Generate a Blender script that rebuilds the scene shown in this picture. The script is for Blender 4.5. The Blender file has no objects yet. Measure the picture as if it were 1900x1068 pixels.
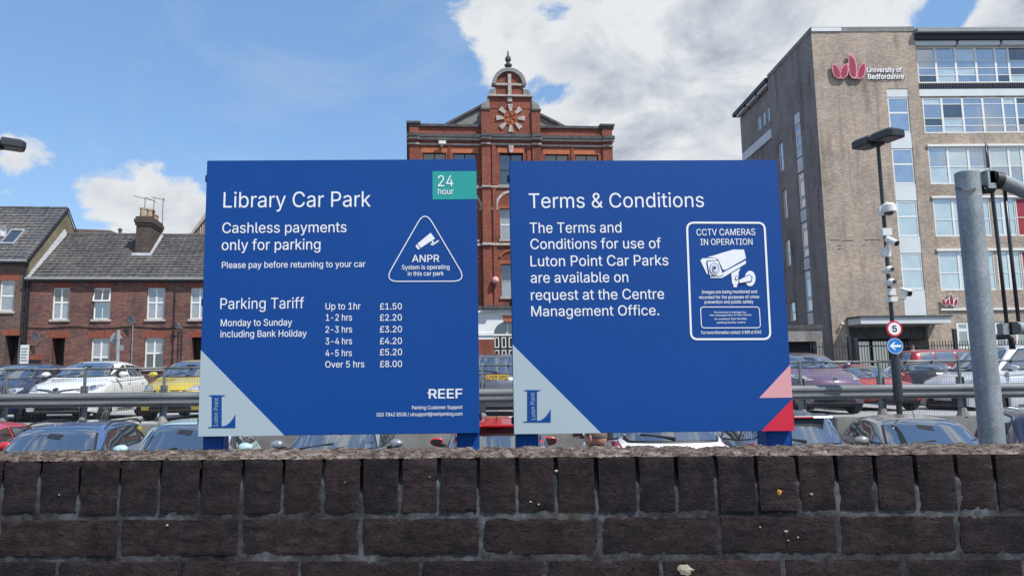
import bpy, bmesh, math, random
from mathutils import Vector, Matrix, noise
from mathutils.bvhtree import BVHTree
random.seed(7)
R = math.radians
sc = bpy.context.scene
col = sc.collection
# ------------------------------------------------------------------ camera
EYE = 2.15                      # eye above the lower car park
F, XP, YP = 1372.0, 860.0, 534.0
PIT, ROL = math.atan(F/11234.0), 0.0106
cam = bpy.data.cameras.new('camera'); co = bpy.data.objects.new('camera', cam); col.objects.link(co)
sc.camera = co
cam.sensor_width = 36; cam.lens = F/1900*36; cam.shift_x = (950-XP)/1900; cam.clip_end = 3000; cam.clip_start = .05
fw = Vector((0, math.cos(PIT), math.sin(PIT))); u0 = Vector((0, -math.sin(PIT), math.cos(PIT))); r0 = Vector((1, 0, 0))
RT = r0*math.cos(ROL)-u0*math.sin(ROL); UP = u0*math.cos(ROL)+r0*math.sin(ROL)
m = Matrix((RT, UP, -fw)).transposed().to_4x4(); m.translation = (0, 0, EYE); co.matrix_world = m
CAM = Vector((0, 0, EYE))
def ray(u, v): return fw+RT*((u-XP)/F)-UP*((v-YP)/F)
def onY(u, v, Y): d = ray(u, v); return CAM+d*(Y/d.y)
def onZ(u, v, z): d = ray(u, v); return CAM+d*((z-EYE)/d.z)
def hor(u): return YP+F*math.tan(PIT)-(u-XP)*math.tan(ROL)
# ------------------------------------------------------------------ sky and sun
SUN_AZ, SUN_EL = 130, 54       # clockwise from +Y
w = bpy.data.worlds.new('World'); sc.world = w; w.use_nodes = True
nt = w.node_tree; nt.nodes.clear(); N = nt.nodes.new; LK = nt.links.new
out = N('ShaderNodeOutputWorld'); bg = N('ShaderNodeBackground'); bg.inputs[1].default_value = .118; LK(bg.outputs[0], out.inputs[0])
sky = N('ShaderNodeTexSky'); sky.sky_type = 'NISHITA'; sky.sun_disc = False
sky.sun_elevation = R(SUN_EL); sky.sun_rotation = R(SUN_AZ); sky.air_density = 1.0; sky.dust_density = .2; sky.ozone_density = 2.0
tc = N('ShaderNodeTexCoord'); D = tc.outputs['Generated']
def math_(op, a, b=None, c=None, cl=False):
    n = N('ShaderNodeMath'); n.operation = op; n.use_clamp = cl
    for i, x in enumerate((a, b, c)):
        if x is None: continue
        if hasattr(x, 'is_linked') or hasattr(x, 'links'): LK(x, n.inputs[i])
        else: n.inputs[i].default_value = x
    return n.outputs[0]
def noise_(vec, scale, detail, rough, dist=0.0):
    n = N('ShaderNodeTexNoise'); LK(vec, n.inputs['Vector']); n.inputs['Scale'].default_value = scale
    n.inputs['Detail'].default_value = detail; n.inputs['Roughness'].default_value = rough; n.inputs['Distortion'].default_value = dist
    return n.outputs[0]
# the cloud layer is squeezed vertically so that heaps get flat bases
mp = N('ShaderNodeMapping'); LK(D, mp.inputs[0]); mp.inputs['Scale'].default_value = (1, 1, 1.55)
n1 = noise_(mp.outputs[0], 6.5, 14, .60, .25)
blobs = [  # direction of each cloud heap: pixel column and row, angular size, weight
 (1010, 60, .11, .20), (1120, 60, .16, .22), (1330, 110, .22, .26), (1240, 230, .17, .22), (1560, -20, .18, .22), (900, 95, .07, .22), (930, 30, .07, .16), (1420, 30, .16, .2),
 (215, 385, .085, .26), (300, 370, .08, .24), (370, 400, .10, .30), (150, 355, .035, .20), (340, 330, .045, .22), (250, 430, .09, .3), (12, 290, .05, .30), (60, 265, .045, .24), (1870, 58, .055, .34), (1960, 70, .1, .3), (1810, 70, .03, .2),
 (1150, 310, .12, .26), (1450, 200, .14, .24), (1040, 230, .05, .14)]
holes = [(500, 130, .30, .30), (150, 90, .26, .28), (790, 230, .12, .22), (650, 40, .16, .26), (1790, 45, .045, .3), (1730, 30, .04, .2), (1008, 165, .022, .16), (640, 290, .13, .28), (170, 220, .07, .22), (1745, 70, .03, .15), (60, 370, .05, .2), (800, 120, .05, .16), (1045, 175, .02, .1)]
acc = math_('ADD', math_('MULTIPLY', math_('SUBTRACT', n1, .5), 2.9), .5)
for lst, sg in ((blobs, 1), (holes, -1)):
    for (u, v, rad, wt) in lst:
        d = ray(u, v).normalized()
        vd = N('ShaderNodeVectorMath'); vd.operation = 'DISTANCE'; LK(D, vd.inputs[0]); vd.inputs[1].default_value = d
        mr = N('ShaderNodeMapRange'); mr.interpolation_type = 'SMOOTHSTEP'; LK(vd.outputs['Value'], mr.inputs[0])
        mr.inputs[1].default_value = 0; mr.inputs[2].default_value = rad*1.35; mr.inputs[3].default_value = wt*sg*(1.3 if sg > 0 else 1.6); mr.inputs[4].default_value = 0
        acc = math_('ADD', acc, mr.outputs[0])
mk = N('ShaderNodeMapRange'); mk.interpolation_type = 'SMOOTHSTEP'; LK(acc, mk.inputs[0]); mk.inputs[1].default_value = .46; mk.inputs[2].default_value = .76
# thin wisps
n4 = noise_(mp.outputs[0], 2.6, 11, .64, .9)
wi = N('ShaderNodeMapRange'); LK(n4, wi.inputs[0]); wi.inputs[1].default_value = .5; wi.inputs[2].default_value = .85; wi.inputs[4].default_value = .30
mask = math_('MAXIMUM', mk.outputs[0], wi.outputs[0])
# cloud shade: grey undersides and hollows
n2 = noise_(mp.outputs[0], 6.0, 11, .6, .4)
th = N('ShaderNodeMapRange'); LK(acc, th.inputs[0]); th.inputs[1].default_value = .70; th.inputs[2].default_value = 1.25
s1 = math_('MULTIPLY', math_('SUBTRACT', n2, .40), 4.2, cl=True)
shade = math_('MULTIPLY', math_('MULTIPLY_ADD', th.outputs[0], .85, .24), s1, cl=True)
cr = N('ShaderNodeValToRGB'); LK(shade, cr.inputs[0])
cr.color_ramp.elements[0].color = (4.7, 4.82, 4.95, 1); cr.color_ramp.elements[1].color = (2.25, 2.55, 3.0, 1)
e_ = cr.color_ramp.elements.new(.45); e_.color = (3.55, 3.8, 4.15, 1)
sg_ = N('ShaderNodeMix'); sg_.data_type = 'RGBA'; sg_.blend_type = 'MULTIPLY'; sg_.inputs[0].default_value = 1
LK(sky.outputs[0], sg_.inputs[6]); sg_.inputs[7].default_value = (1.3, 1.3, 1.25, 1)
mx = N('ShaderNodeMix'); mx.data_type = 'RGBA'; LK(mask, mx.inputs[0]); fl_ = N('ShaderNodeMix'); fl_.data_type = 'RGBA'; fl_.inputs[0].default_value = .55; LK(sg_.outputs[2], fl_.inputs[6]); fl_.inputs[7].default_value = (.98, 2.05, 4.0, 1); LK(fl_.outputs[2], mx.inputs[6]); LK(cr.outputs[0], mx.inputs[7])
LK(mx.outputs[2], bg.inputs[0])
SKYMUL = sg_
sl = bpy.data.lights.new('sun', 'SUN'); so = bpy.data.objects.new('sun', sl); col.objects.link(so)
sl.energy = 3.7; sl.angle = R(1.0); sl.color = (1, .95, .87)
sd = Vector((math.sin(R(SUN_AZ))*math.cos(R(SUN_EL)), math.cos(R(SUN_AZ))*math.cos(R(SUN_EL)), math.sin(R(SUN_EL))))
so.rotation_euler = sd.to_track_quat('Z', 'Y').to_euler(); so.location = (20, -10, 30)
sc.view_settings.view_transform = 'Standard'; sc.view_settings.look = 'None'; sc.view_settings.exposure = .55; sc.view_settings.gamma = 1
sc.view_settings.use_curve_mapping = False
sc.render.engine = 'CYCLES'
# letter outlines, one closed contour per tuple, 1/1000 em; code: (advance, contours)
GSP = 0.1878
GL = {
38: (0.448, ((197,-7,165,-5,136,1,110,12,88,26,69,42,54,62,43,84,36,108,34,133,36,154,40,173,47,189,58,205,70,220,85,235,101,249,120,264,140,279,216,335,226,343,237,352,246,363,255,375,260,389,262,405,258,427,245,445,226,457,201,461,184,459,168,453,155,444,145,431,139,416,137,399,139,380,145,363,155,346,169,327,179,314,191,300,204,284,438,0,364,0,171,231,121,293,108,310,96,327,87,344,81,361,77,379,75,398,77,420,82,440,91,458,102,474,117,488,134,499,154,507,176,512,200,513,224,512,246,507,266,499,283,488,297,475,308,459,317,442,322,424,324,404,322,382,315,362,305,342,291,325,275,308,256,293,154,217,135,202,121,188,110,174,100,154,97,131,100,108,109,87,124,70,143,57,158,51,175,48,193,46,213,48,232,52,251,59,269,69,286,81,301,95,315,112,327,131,336,151,343,174,348,198,349,224,408,224,406,194,403,167,397,144,389,124,380,107,371,92,357,75,345,62,333,47,315,30,294,17,271,7,246,-1,221,-5),)),
45: (0.453, ((337,244,337,188,114,188,114,244),)),
46: (0.188, ((95,-4,78,-1,63,9,53,24,50,41,53,59,63,73,78,83,95,87,113,83,128,73,138,59,141,41,138,24,128,9,113,-1),)),
47: (0.249, ((235,533,71,-76,14,-76,178,533),)),
48: (0.453, ((227,-7,191,-3,158,7,130,24,105,48,85,77,69,113,60,144,53,178,49,214,48,254,49,294,53,330,60,364,69,395,85,431,106,461,130,484,159,502,191,512,227,516,262,512,295,502,323,484,348,461,368,431,384,395,393,364,400,330,404,294,405,254,404,214,400,178,393,144,384,113,368,77,348,48,323,24,295,7,263,-3),(227,50,250,52,271,60,290,74,306,92,320,116,330,144,338,176,342,213,344,254,342,295,338,332,330,365,320,393,306,416,290,435,271,449,250,457,227,460,203,457,182,449,163,435,147,416,134,393,123,365,115,332,111,295,109,254,111,213,115,176,123,144,134,116,147,92,163,74,182,60,203,52),)),
49: (0.453, ((76,0,76,55,391,55,391,0),(276,509,276,0,212,0,212,448,209,448,86,358,86,427,198,509),)),
50: (0.453, ((64,0,64,47,234,229,252,248,268,266,282,282,294,298,303,312,311,327,318,348,320,371,317,397,308,419,293,436,273,449,258,455,241,458,224,460,205,458,188,454,172,447,153,433,139,413,132,398,128,381,127,362,66,362,68,391,75,418,86,442,102,464,121,482,143,496,168,507,196,513,225,516,254,513,281,507,306,497,328,482,346,465,361,445,372,423,379,398,381,372,380,354,377,336,371,318,363,299,351,280,336,259,317,235,294,209,267,180,153,60,153,57,389,57,389,0),)),
51: (0.453, ((218,-7,188,-5,159,1,133,10,108,22,88,38,70,57,57,79,48,104,44,132,109,132,115,107,126,87,144,71,165,59,182,54,200,51,219,50,239,51,258,55,275,61,291,69,304,80,315,93,323,108,328,125,329,145,328,163,323,180,316,196,306,211,292,223,275,234,254,241,229,246,201,248,157,248,157,299,288,448,288,452,70,452,70,509,372,509,372,461,211,278,211,289,247,290,279,286,308,276,333,262,354,244,371,222,383,198,391,173,393,145,390,116,383,90,370,66,354,45,333,27,309,12,281,2,251,-5),)),
52: (0.453, ((40,105,40,158,247,509,311,509,109,166,109,163,413,163,413,105),(282,0,282,121,282,146,282,318,343,318,343,0),)),
53: (0.453, ((221,-7,192,-5,165,1,140,11,118,25,99,41,83,60,71,82,63,105,60,130,122,130,127,108,138,89,154,73,173,60,196,52,221,50,241,51,259,56,276,64,291,75,304,89,314,104,322,122,326,141,328,162,326,183,321,203,314,221,303,237,290,251,275,262,257,270,238,275,218,277,201,276,184,273,167,268,145,258,128,246,67,253,96,509,366,509,366,452,151,452,134,301,136,301,155,315,178,325,194,330,212,333,229,334,252,332,274,328,294,321,313,311,330,299,345,285,358,269,370,251,379,231,386,210,390,187,391,163,388,132,381,102,369,76,352,52,332,32,309,15,282,3,253,-4),)),
55: (0.453, ((97,0,323,448,323,452,62,452,62,509,391,509,391,449,165,0),)),
56: (0.453, ((226,-7,193,-5,163,1,136,11,111,25,91,42,74,62,62,84,54,109,52,135,53,156,58,176,65,195,75,212,87,228,101,241,117,252,134,260,153,265,153,267,129,276,109,289,93,308,80,330,73,354,70,380,73,405,79,429,90,450,106,469,124,485,146,498,170,508,197,514,226,516,255,514,282,508,306,498,328,485,346,469,361,450,373,429,379,405,382,380,379,354,372,330,359,308,343,289,323,276,300,267,300,265,319,260,335,252,351,241,365,228,377,212,387,195,395,176,399,156,401,135,398,109,391,84,378,62,362,42,341,25,317,11,289,1,259,-5),(226,49,248,50,267,54,285,60,307,74,323,91,333,113,337,139,335,157,330,173,322,189,312,202,298,213,283,223,265,230,247,234,226,235,206,234,187,230,169,223,154,213,140,202,130,189,122,173,117,157,115,139,119,113,129,91,145,74,167,60,185,54,205,50),(226,290,252,292,274,300,293,313,307,330,316,351,319,376,316,399,308,420,294,437,275,449,252,457,226,460,208,459,192,455,177,449,159,437,145,420,136,399,133,376,136,351,145,330,159,313,178,300,201,292),)),
57: (0.453, ((226,516,256,513,285,506,310,494,333,478,352,458,368,434,380,408,387,378,389,347,387,322,382,296,373,270,359,240,340,207,315,168,200,0,130,0,301,248,307,248,299,234,287,221,273,210,257,202,238,196,218,195,188,197,161,203,137,214,116,229,98,247,83,269,72,294,66,321,64,352,66,382,73,411,85,436,101,459,120,479,143,494,168,506,196,513),(226,460,207,459,190,454,174,446,160,435,148,423,138,407,131,390,127,372,125,352,127,331,131,313,138,295,148,280,160,268,174,257,190,250,207,245,226,243,245,245,263,249,279,257,293,267,305,280,314,295,322,312,326,330,327,350,326,371,322,390,314,407,305,422,293,435,279,446,263,454,245,459),)),
58: (0.188, ((95,-4,78,-1,63,9,53,24,50,41,53,59,63,73,78,83,95,87,113,83,128,73,138,59,141,41,138,24,128,9,113,-1),(95,271,78,274,63,284,53,299,50,316,53,334,63,349,78,359,95,362,113,359,128,349,138,334,141,316,138,299,128,284,113,274),)),
64: (0.676, ((355,-135,319,-134,284,-130,252,-123,221,-114,184,-98,151,-77,122,-53,98,-24,77,9,61,46,52,77,45,109,42,143,40,179,42,215,46,248,52,280,61,309,78,346,98,379,123,408,151,433,184,454,220,470,249,480,281,486,314,490,349,492,383,490,415,486,445,479,472,469,506,452,536,432,562,407,584,380,603,351,617,319,627,285,633,251,635,215,635,191,633,166,631,142,627,118,622,96,615,76,605,57,593,42,579,28,561,18,541,13,517,11,497,12,476,17,457,24,441,36,429,50,423,68,420,68,413,54,402,41,388,30,371,20,351,15,326,13,298,15,273,23,251,35,232,52,216,73,204,96,195,123,190,152,188,182,190,212,197,239,207,265,220,287,237,306,257,322,279,334,304,341,330,343,351,342,369,338,385,331,404,319,416,306,419,306,419,335,474,335,474,110,476,91,485,74,499,63,518,59,540,63,557,76,565,89,571,106,576,127,579,152,580,182,581,215,579,245,575,273,567,301,555,327,541,351,523,373,502,393,477,410,450,424,419,434,385,440,347,442,309,440,274,434,242,424,213,410,187,393,164,372,144,347,128,320,115,289,105,255,100,218,98,178,100,138,105,100,115,66,128,35,144,8,165,-17,188,-37,215,-54,246,-68,280,-78,317,-83,357,-85,376,-85,394,-83,412,-80,436,-75,458,-69,476,-63,489,-59,504,-107,487,-113,464,-120,447,-124,429,-128,411,-131,392,-133,374,-135),(329,65,350,66,368,71,382,78,400,95,412,118,417,138,421,160,422,185,421,210,417,231,411,249,399,269,381,282,366,287,350,290,331,292,313,290,297,285,283,277,265,260,252,239,246,222,243,204,242,185,243,164,246,144,251,125,258,108,267,94,279,81,293,72,310,67),)),
65: (0.480, ((16,0,201,509,276,509,463,0,395,0,287,302,280,323,272,346,264,372,255,402,244,438,232,478,245,478,233,437,222,402,213,371,204,345,197,322,191,302,85,0),(110,142,110,199,370,199,370,142),)),
66: (0.456, ((60,0,60,509,241,509,274,507,304,501,329,491,350,477,367,461,381,442,390,421,396,398,398,374,397,353,393,336,387,320,373,301,356,286,336,275,315,267,315,262,331,260,347,254,363,245,378,234,391,220,402,203,411,184,416,161,418,136,416,111,410,88,400,67,386,48,368,31,344,18,317,8,284,2,247,0),(125,57,245,57,281,60,309,67,330,80,344,96,353,115,355,137,352,161,342,184,333,197,320,209,306,218,289,225,269,229,248,231,125,231),(125,285,238,285,256,287,273,290,288,296,308,309,323,326,333,348,336,372,333,393,326,412,313,429,294,442,270,449,240,452,125,452),)),
67: (0.510, ((267,-7,235,-5,205,1,177,11,150,25,126,42,104,63,86,88,70,115,57,146,48,179,42,215,40,254,42,293,48,329,57,362,70,393,86,421,104,445,126,466,150,484,177,498,205,508,235,514,267,516,293,514,317,511,340,504,362,496,383,485,402,471,419,456,435,438,448,418,459,397,467,373,473,348,408,348,401,373,389,395,375,413,357,428,337,440,315,449,292,454,267,456,237,453,209,445,184,432,161,414,141,391,125,364,113,332,106,295,103,254,106,213,113,177,125,145,141,117,161,94,184,76,210,63,237,56,267,53,292,55,315,60,337,69,357,81,375,96,389,114,401,136,408,160,473,160,467,135,459,112,448,91,435,71,420,53,402,38,383,24,363,13,341,5,317,-2,293,-6),)),
68: (0.502, ((219,0,96,0,96,57,215,57,254,60,288,68,318,81,343,99,363,122,379,149,390,181,397,216,399,255,397,294,390,329,379,361,364,388,344,410,320,428,291,441,258,449,221,452,93,452,93,509,225,509,261,507,294,501,325,492,353,478,385,455,412,426,433,391,446,361,455,329,460,293,462,255,460,217,455,181,446,149,433,119,417,92,398,68,376,48,351,31,322,17,291,8,256,2),(125,509,125,0,60,0,60,509),)),
69: (0.419, ((60,0,60,509,372,509,372,452,125,452,125,286,355,286,355,229,125,229,125,57,375,57,375,0),)),
70: (0.410, ((60,0,60,509,369,509,369,452,125,452,125,278,346,278,346,221,125,221,125,0),)),
71: (0.520, ((269,-7,236,-5,205,1,176,11,149,25,125,43,104,64,85,88,69,116,57,146,47,179,42,215,40,254,42,293,47,329,57,362,69,393,85,421,103,445,125,466,149,484,175,498,203,508,233,514,265,516,291,514,316,510,340,504,363,494,384,483,403,469,421,453,436,436,449,416,460,395,468,373,474,349,408,349,399,372,387,393,373,411,356,427,337,439,315,448,300,453,283,455,265,456,236,453,209,445,183,432,160,414,141,392,125,364,113,332,106,295,103,254,106,213,113,177,125,145,141,117,161,95,184,76,210,63,238,56,269,53,296,55,322,61,345,71,365,85,382,102,396,123,407,147,413,173,415,202,434,199,283,199,283,256,478,256,478,200,475,160,466,124,451,91,431,62,406,38,377,19,344,5,308,-4),)),
72: (0.517, ((60,0,60,509,125,509,125,289,392,289,392,509,457,509,457,0,392,0,392,232,125,232,125,0),)),
73: (0.300, ((31,0,31,57,118,57,118,452,31,452,31,509,269,509,269,452,183,452,183,57,269,57,269,0),)),
74: (0.396, ((185,-7,143,-2,106,11,75,33,57,55,44,81,36,111,33,145,33,173,98,173,98,145,100,117,108,93,122,74,139,61,160,53,185,50,209,53,230,61,248,74,261,93,269,117,272,145,272,509,336,509,336,145,334,111,326,81,313,55,294,33,263,11,227,-2),)),
75: (0.467, ((104,145,104,216,116,231,128,246,139,261,151,275,162,289,174,303,187,317,199,331,212,344,364,509,448,509,231,276,228,276),(60,0,60,509,125,509,125,334,124,225,125,193,125,0),(372,0,188,259,228,309,449,0),)),
76: (0.393, ((60,0,60,509,125,509,125,57,361,57,361,0),)),
77: (0.628, ((60,0,60,509,152,509,277,187,282,174,287,159,299,123,305,103,311,84,317,65,322,49,307,49,318,83,330,121,336,140,342,158,348,174,352,187,476,509,568,509,568,0,504,0,504,291,504,327,505,347,505,369,506,413,507,457,513,457,508,441,503,425,498,409,482,363,474,341,467,322,461,305,456,291,342,0,286,0,170,291,165,304,159,321,145,361,137,384,129,408,124,424,118,441,112,457,119,457,120,416,121,372,122,328,122,309,122,291,122,0),)),
78: (0.523, ((60,0,60,509,136,509,343,183,352,169,363,151,371,137,379,122,388,107,396,90,405,73,414,55,405,54,403,72,402,90,401,108,400,134,399,157,399,195,399,509,463,509,463,0,387,0,202,290,190,310,177,331,168,346,159,363,148,381,108,452,119,454,122,384,123,363,124,345,124,328,125,307,125,291,125,0),)),
79: (0.533, ((267,-7,235,-5,205,1,177,11,150,25,126,42,105,63,86,88,70,115,57,146,48,179,42,215,40,254,42,293,48,329,57,362,70,393,86,421,105,445,126,466,150,484,177,498,205,508,235,514,267,516,299,514,329,508,357,498,384,484,408,466,429,445,448,421,464,393,477,362,486,329,491,293,493,254,491,215,486,179,477,146,464,115,448,88,429,63,408,42,384,25,357,11,329,1,299,-5),(267,53,296,55,324,63,349,76,372,94,392,116,408,144,420,176,428,213,430,254,428,295,420,332,408,365,392,392,372,415,349,433,324,446,296,453,267,456,237,453,210,445,184,433,161,415,142,392,125,364,113,332,106,295,103,254,106,213,113,176,125,144,142,117,161,94,184,76,210,63,237,55),)),
80: (0.445, ((60,0,60,509,235,509,272,506,305,499,332,487,356,471,375,452,390,430,400,404,407,377,409,348,407,318,400,291,390,265,375,243,356,223,332,207,305,195,272,188,235,186,109,186,109,242,233,242,257,244,279,248,297,256,312,266,324,279,333,294,339,310,343,328,344,348,343,367,339,385,333,402,324,416,312,428,297,439,279,446,257,451,232,452,125,452,125,0),)),
82: (0.449, ((60,0,60,509,236,509,273,506,305,500,333,489,356,473,376,455,390,433,401,408,407,381,409,352,407,323,401,296,390,271,376,250,356,232,333,217,305,206,273,200,236,198,96,198,96,255,234,255,258,256,280,260,298,267,319,281,334,300,340,316,344,333,345,352,344,371,340,389,334,405,325,419,313,430,298,440,279,446,258,451,233,452,125,452,125,0),(353,0,230,229,303,229,428,0),)),
83: (0.447, ((224,-9,188,-7,156,-1,128,9,102,23,81,40,64,60,51,83,42,109,38,137,104,137,108,118,114,102,123,88,136,76,150,66,166,59,185,53,204,50,224,49,246,50,267,54,286,60,303,69,317,79,329,92,338,106,344,122,346,139,342,161,332,179,316,193,296,205,280,211,263,217,245,222,184,239,145,253,112,269,86,289,67,313,56,341,52,372,54,400,62,425,75,448,92,468,113,484,138,498,165,508,195,514,227,516,259,514,289,508,316,498,340,484,360,468,377,449,390,427,398,403,401,378,337,378,332,402,320,421,302,437,280,449,254,456,225,459,204,457,185,454,167,448,145,435,129,418,118,398,115,376,119,352,131,334,148,319,169,308,191,300,212,293,264,279,287,272,312,264,328,256,344,248,359,238,372,226,384,213,395,198,402,180,407,161,408,139,406,112,399,87,386,64,370,43,349,25,323,11,294,0,261,-7),)),
84: (0.449, ((32,452,32,509,417,509,417,452,257,452,257,0,193,0,193,452),)),
85: (0.517, ((259,-8,220,-6,186,2,154,15,126,33,103,55,85,80,71,108,63,140,60,173,60,509,124,509,124,178,126,155,132,133,141,113,153,95,169,80,187,68,208,59,232,53,259,52,285,53,309,59,331,68,349,80,364,95,377,113,385,133,391,155,393,178,393,509,457,509,457,173,454,140,446,108,433,80,414,55,391,33,363,15,332,2,297,-6),)),
86: (0.480, ((204,0,16,509,84,509,192,206,199,187,207,164,215,137,225,106,236,71,248,31,235,31,247,71,257,107,267,138,276,165,283,187,290,206,395,509,463,509,278,0),)),
87: (0.686, ((155,0,16,509,82,509,163,196,167,179,172,162,175,145,179,128,183,111,187,94,190,76,194,58,197,40,189,40,193,58,196,76,200,94,203,111,207,128,211,145,215,162,220,179,224,196,306,509,380,509,462,196,466,179,470,162,474,145,478,128,482,111,486,94,490,76,494,58,497,40,488,40,492,58,495,76,499,94,503,111,506,128,510,145,523,196,603,509,670,509,530,0,455,0,368,323,362,345,357,368,351,391,346,417,341,445,336,475,350,475,345,446,340,420,335,395,330,371,324,347,318,323,230,0),)),
88: (0.474, ((18,0,217,284,217,236,29,509,104,509,178,400,192,379,204,361,214,345,223,329,233,312,243,292,232,292,243,311,252,329,261,345,272,361,284,379,298,400,374,509,446,509,259,239,259,287,456,0,382,0,292,129,279,149,268,165,259,180,250,195,241,212,230,231,244,231,235,213,225,196,216,181,206,166,195,149,182,129,91,0),)),
90: (0.438, ((42,0,42,46,273,385,284,400,295,415,306,431,318,446,329,461,341,476,348,454,327,453,306,453,285,452,265,452,244,452,223,452,40,452,40,509,397,509,397,462,169,129,157,113,146,97,134,81,122,65,110,49,97,33,90,54,111,55,131,56,152,57,173,57,193,57,214,57,399,57,399,0),)),
97: (0.389, ((160,-9,137,-7,115,-3,94,5,76,15,60,29,48,45,38,63,32,84,30,108,32,128,36,146,43,161,58,179,78,193,92,200,108,206,125,211,143,214,161,217,178,220,200,223,218,225,234,227,252,230,265,235,273,243,276,255,276,257,273,279,267,297,256,311,240,322,220,329,196,331,171,329,149,322,132,313,118,301,107,288,100,274,41,291,51,313,64,331,79,346,95,358,114,368,133,375,153,380,173,383,194,384,215,383,239,379,255,375,271,369,286,360,300,350,312,336,322,320,330,301,335,278,337,251,337,0,277,0,277,52,272,52,264,38,252,25,236,12,215,1,199,-4,181,-7),(170,45,192,47,211,51,228,59,248,74,263,93,272,115,276,138,276,190,270,186,259,182,246,179,231,176,216,173,200,171,175,168,154,164,134,159,117,150,103,139,95,124,92,105,94,87,102,72,114,61,130,52,149,47),)),
98: (0.424, ((229,-8,208,-7,189,-3,172,4,153,17,138,31,127,46,118,59,112,59,112,0,53,0,53,509,114,509,114,319,118,319,127,331,137,346,152,360,171,373,188,379,207,383,229,384,259,382,287,374,313,361,335,342,354,320,370,293,381,261,388,227,390,189,388,151,381,116,370,84,355,57,336,34,313,16,288,3,260,-6),(220,47,242,49,262,55,279,66,294,80,306,97,316,117,323,139,327,163,328,189,327,215,323,239,316,261,307,281,295,298,280,311,262,322,243,328,220,330,198,328,178,322,161,312,147,299,134,282,125,263,118,241,114,216,113,189,114,162,118,138,125,115,135,95,147,78,162,65,179,55,198,49),)),
99: (0.396, ((207,-8,174,-5,144,3,117,16,93,35,72,58,56,85,44,116,37,150,34,187,37,225,44,260,56,291,72,318,93,341,117,360,144,374,174,382,207,384,226,384,243,381,260,377,284,368,305,356,324,341,340,322,349,308,356,293,362,277,303,262,298,276,290,289,281,301,270,311,257,319,242,325,226,329,207,330,184,328,163,321,145,310,130,296,118,278,108,258,102,236,98,212,96,187,98,163,102,139,108,117,118,97,130,80,145,66,163,55,184,49,207,46,226,48,243,52,258,58,271,66,282,76,292,89,299,102,304,117,363,102,357,86,350,70,341,56,325,37,306,21,292,12,277,5,261,-1,244,-5,226,-7),)),
100: (0.424, ((195,-8,165,-6,137,3,111,16,89,34,70,57,55,84,43,116,36,151,34,189,36,227,43,261,55,293,70,320,89,342,112,361,137,374,165,382,196,384,218,383,237,379,253,373,272,360,287,346,298,331,306,319,311,319,311,509,372,509,372,0,313,0,313,59,307,59,298,46,287,31,272,17,252,4,236,-3,217,-7),(205,47,226,49,246,55,263,65,278,78,290,95,299,115,306,138,310,162,312,189,310,216,306,241,300,263,290,282,278,299,263,312,246,322,227,328,205,330,182,328,162,322,145,311,130,298,118,281,108,261,102,239,98,215,96,189,98,163,102,139,109,117,118,97,130,80,145,66,162,55,182,49),)),
101: (0.404, ((212,-8,177,-5,145,3,117,16,92,35,72,58,56,85,44,116,37,150,34,187,36,224,44,258,55,290,71,317,91,340,115,359,142,373,172,382,205,384,226,383,246,380,266,374,285,366,303,355,319,341,334,324,347,305,357,282,365,256,370,227,371,194,371,169,75,169,75,221,338,221,310,202,308,226,304,248,298,269,288,286,277,301,263,314,246,323,227,328,205,330,183,328,164,323,146,313,131,301,119,286,109,270,102,251,97,231,96,211,96,178,98,151,102,127,110,106,121,88,135,73,151,61,169,53,190,48,212,46,234,48,254,53,271,61,285,73,297,88,306,105,365,91,358,72,348,55,335,39,320,26,302,14,283,4,261,-3,237,-7),)),
102: (0.254, ((228,379,228,327,6,327,6,379),(81,0,81,432,82,452,87,470,96,486,107,499,120,510,135,519,152,525,169,529,187,530,207,529,222,527,234,524,243,521,227,468,222,470,215,472,206,473,195,474,171,470,154,460,145,443,142,419,142,0),)),
103: (0.425, ((207,-151,180,-149,156,-146,134,-140,114,-132,97,-122,82,-110,70,-97,59,-84,51,-69,101,-41,110,-53,122,-66,136,-78,154,-88,169,-93,187,-96,207,-97,236,-95,261,-87,282,-75,298,-58,308,-34,311,-6,311,68,306,68,298,56,287,41,272,28,252,16,236,10,217,6,195,5,165,7,138,14,113,27,90,43,71,65,55,90,43,120,36,154,34,191,36,229,43,263,55,293,71,320,90,342,112,361,138,374,166,382,196,384,218,383,237,379,253,373,273,360,288,346,299,331,308,319,313,319,313,379,372,379,372,-9,370,-40,363,-67,350,-90,334,-109,314,-124,291,-136,265,-144,237,-149),(205,59,227,61,246,66,264,75,278,87,290,103,300,121,307,142,311,166,312,193,311,219,307,242,300,264,291,283,279,299,264,312,247,322,227,328,205,330,182,328,163,322,145,312,130,298,118,282,109,262,102,241,98,218,96,193,98,167,102,144,109,123,118,104,131,88,145,76,163,66,183,61),)),
104: (0.410, ((114,227,114,0,53,0,53,509,114,509,114,287,102,287,116,319,132,344,152,362,175,374,200,382,227,384,252,383,275,377,295,369,313,356,328,340,341,321,350,298,355,271,357,240,357,0,296,0,296,235,293,263,286,286,273,304,256,318,235,326,210,329,192,328,176,324,161,317,141,303,126,283,119,266,115,248),)),
105: (0.167, ((53,0,53,379,114,379,114,0),(84,443,67,446,54,455,44,468,41,483,44,499,54,512,67,521,84,524,100,521,114,512,123,499,126,483,123,468,114,455,100,446),)),
107: (0.381, ((110,137,110,212,121,212,284,379,360,379,184,199,177,199),(53,0,53,509,114,509,114,0),(294,0,148,186,191,229,372,0),)),
108: (0.189, ((139,-2,112,0,91,8,74,20,62,37,55,59,53,84,53,509,114,509,114,99,115,77,120,62,130,54,146,52,154,52,160,53,165,53,170,54,181,3,172,1,162,-1,151,-2),)),
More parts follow.
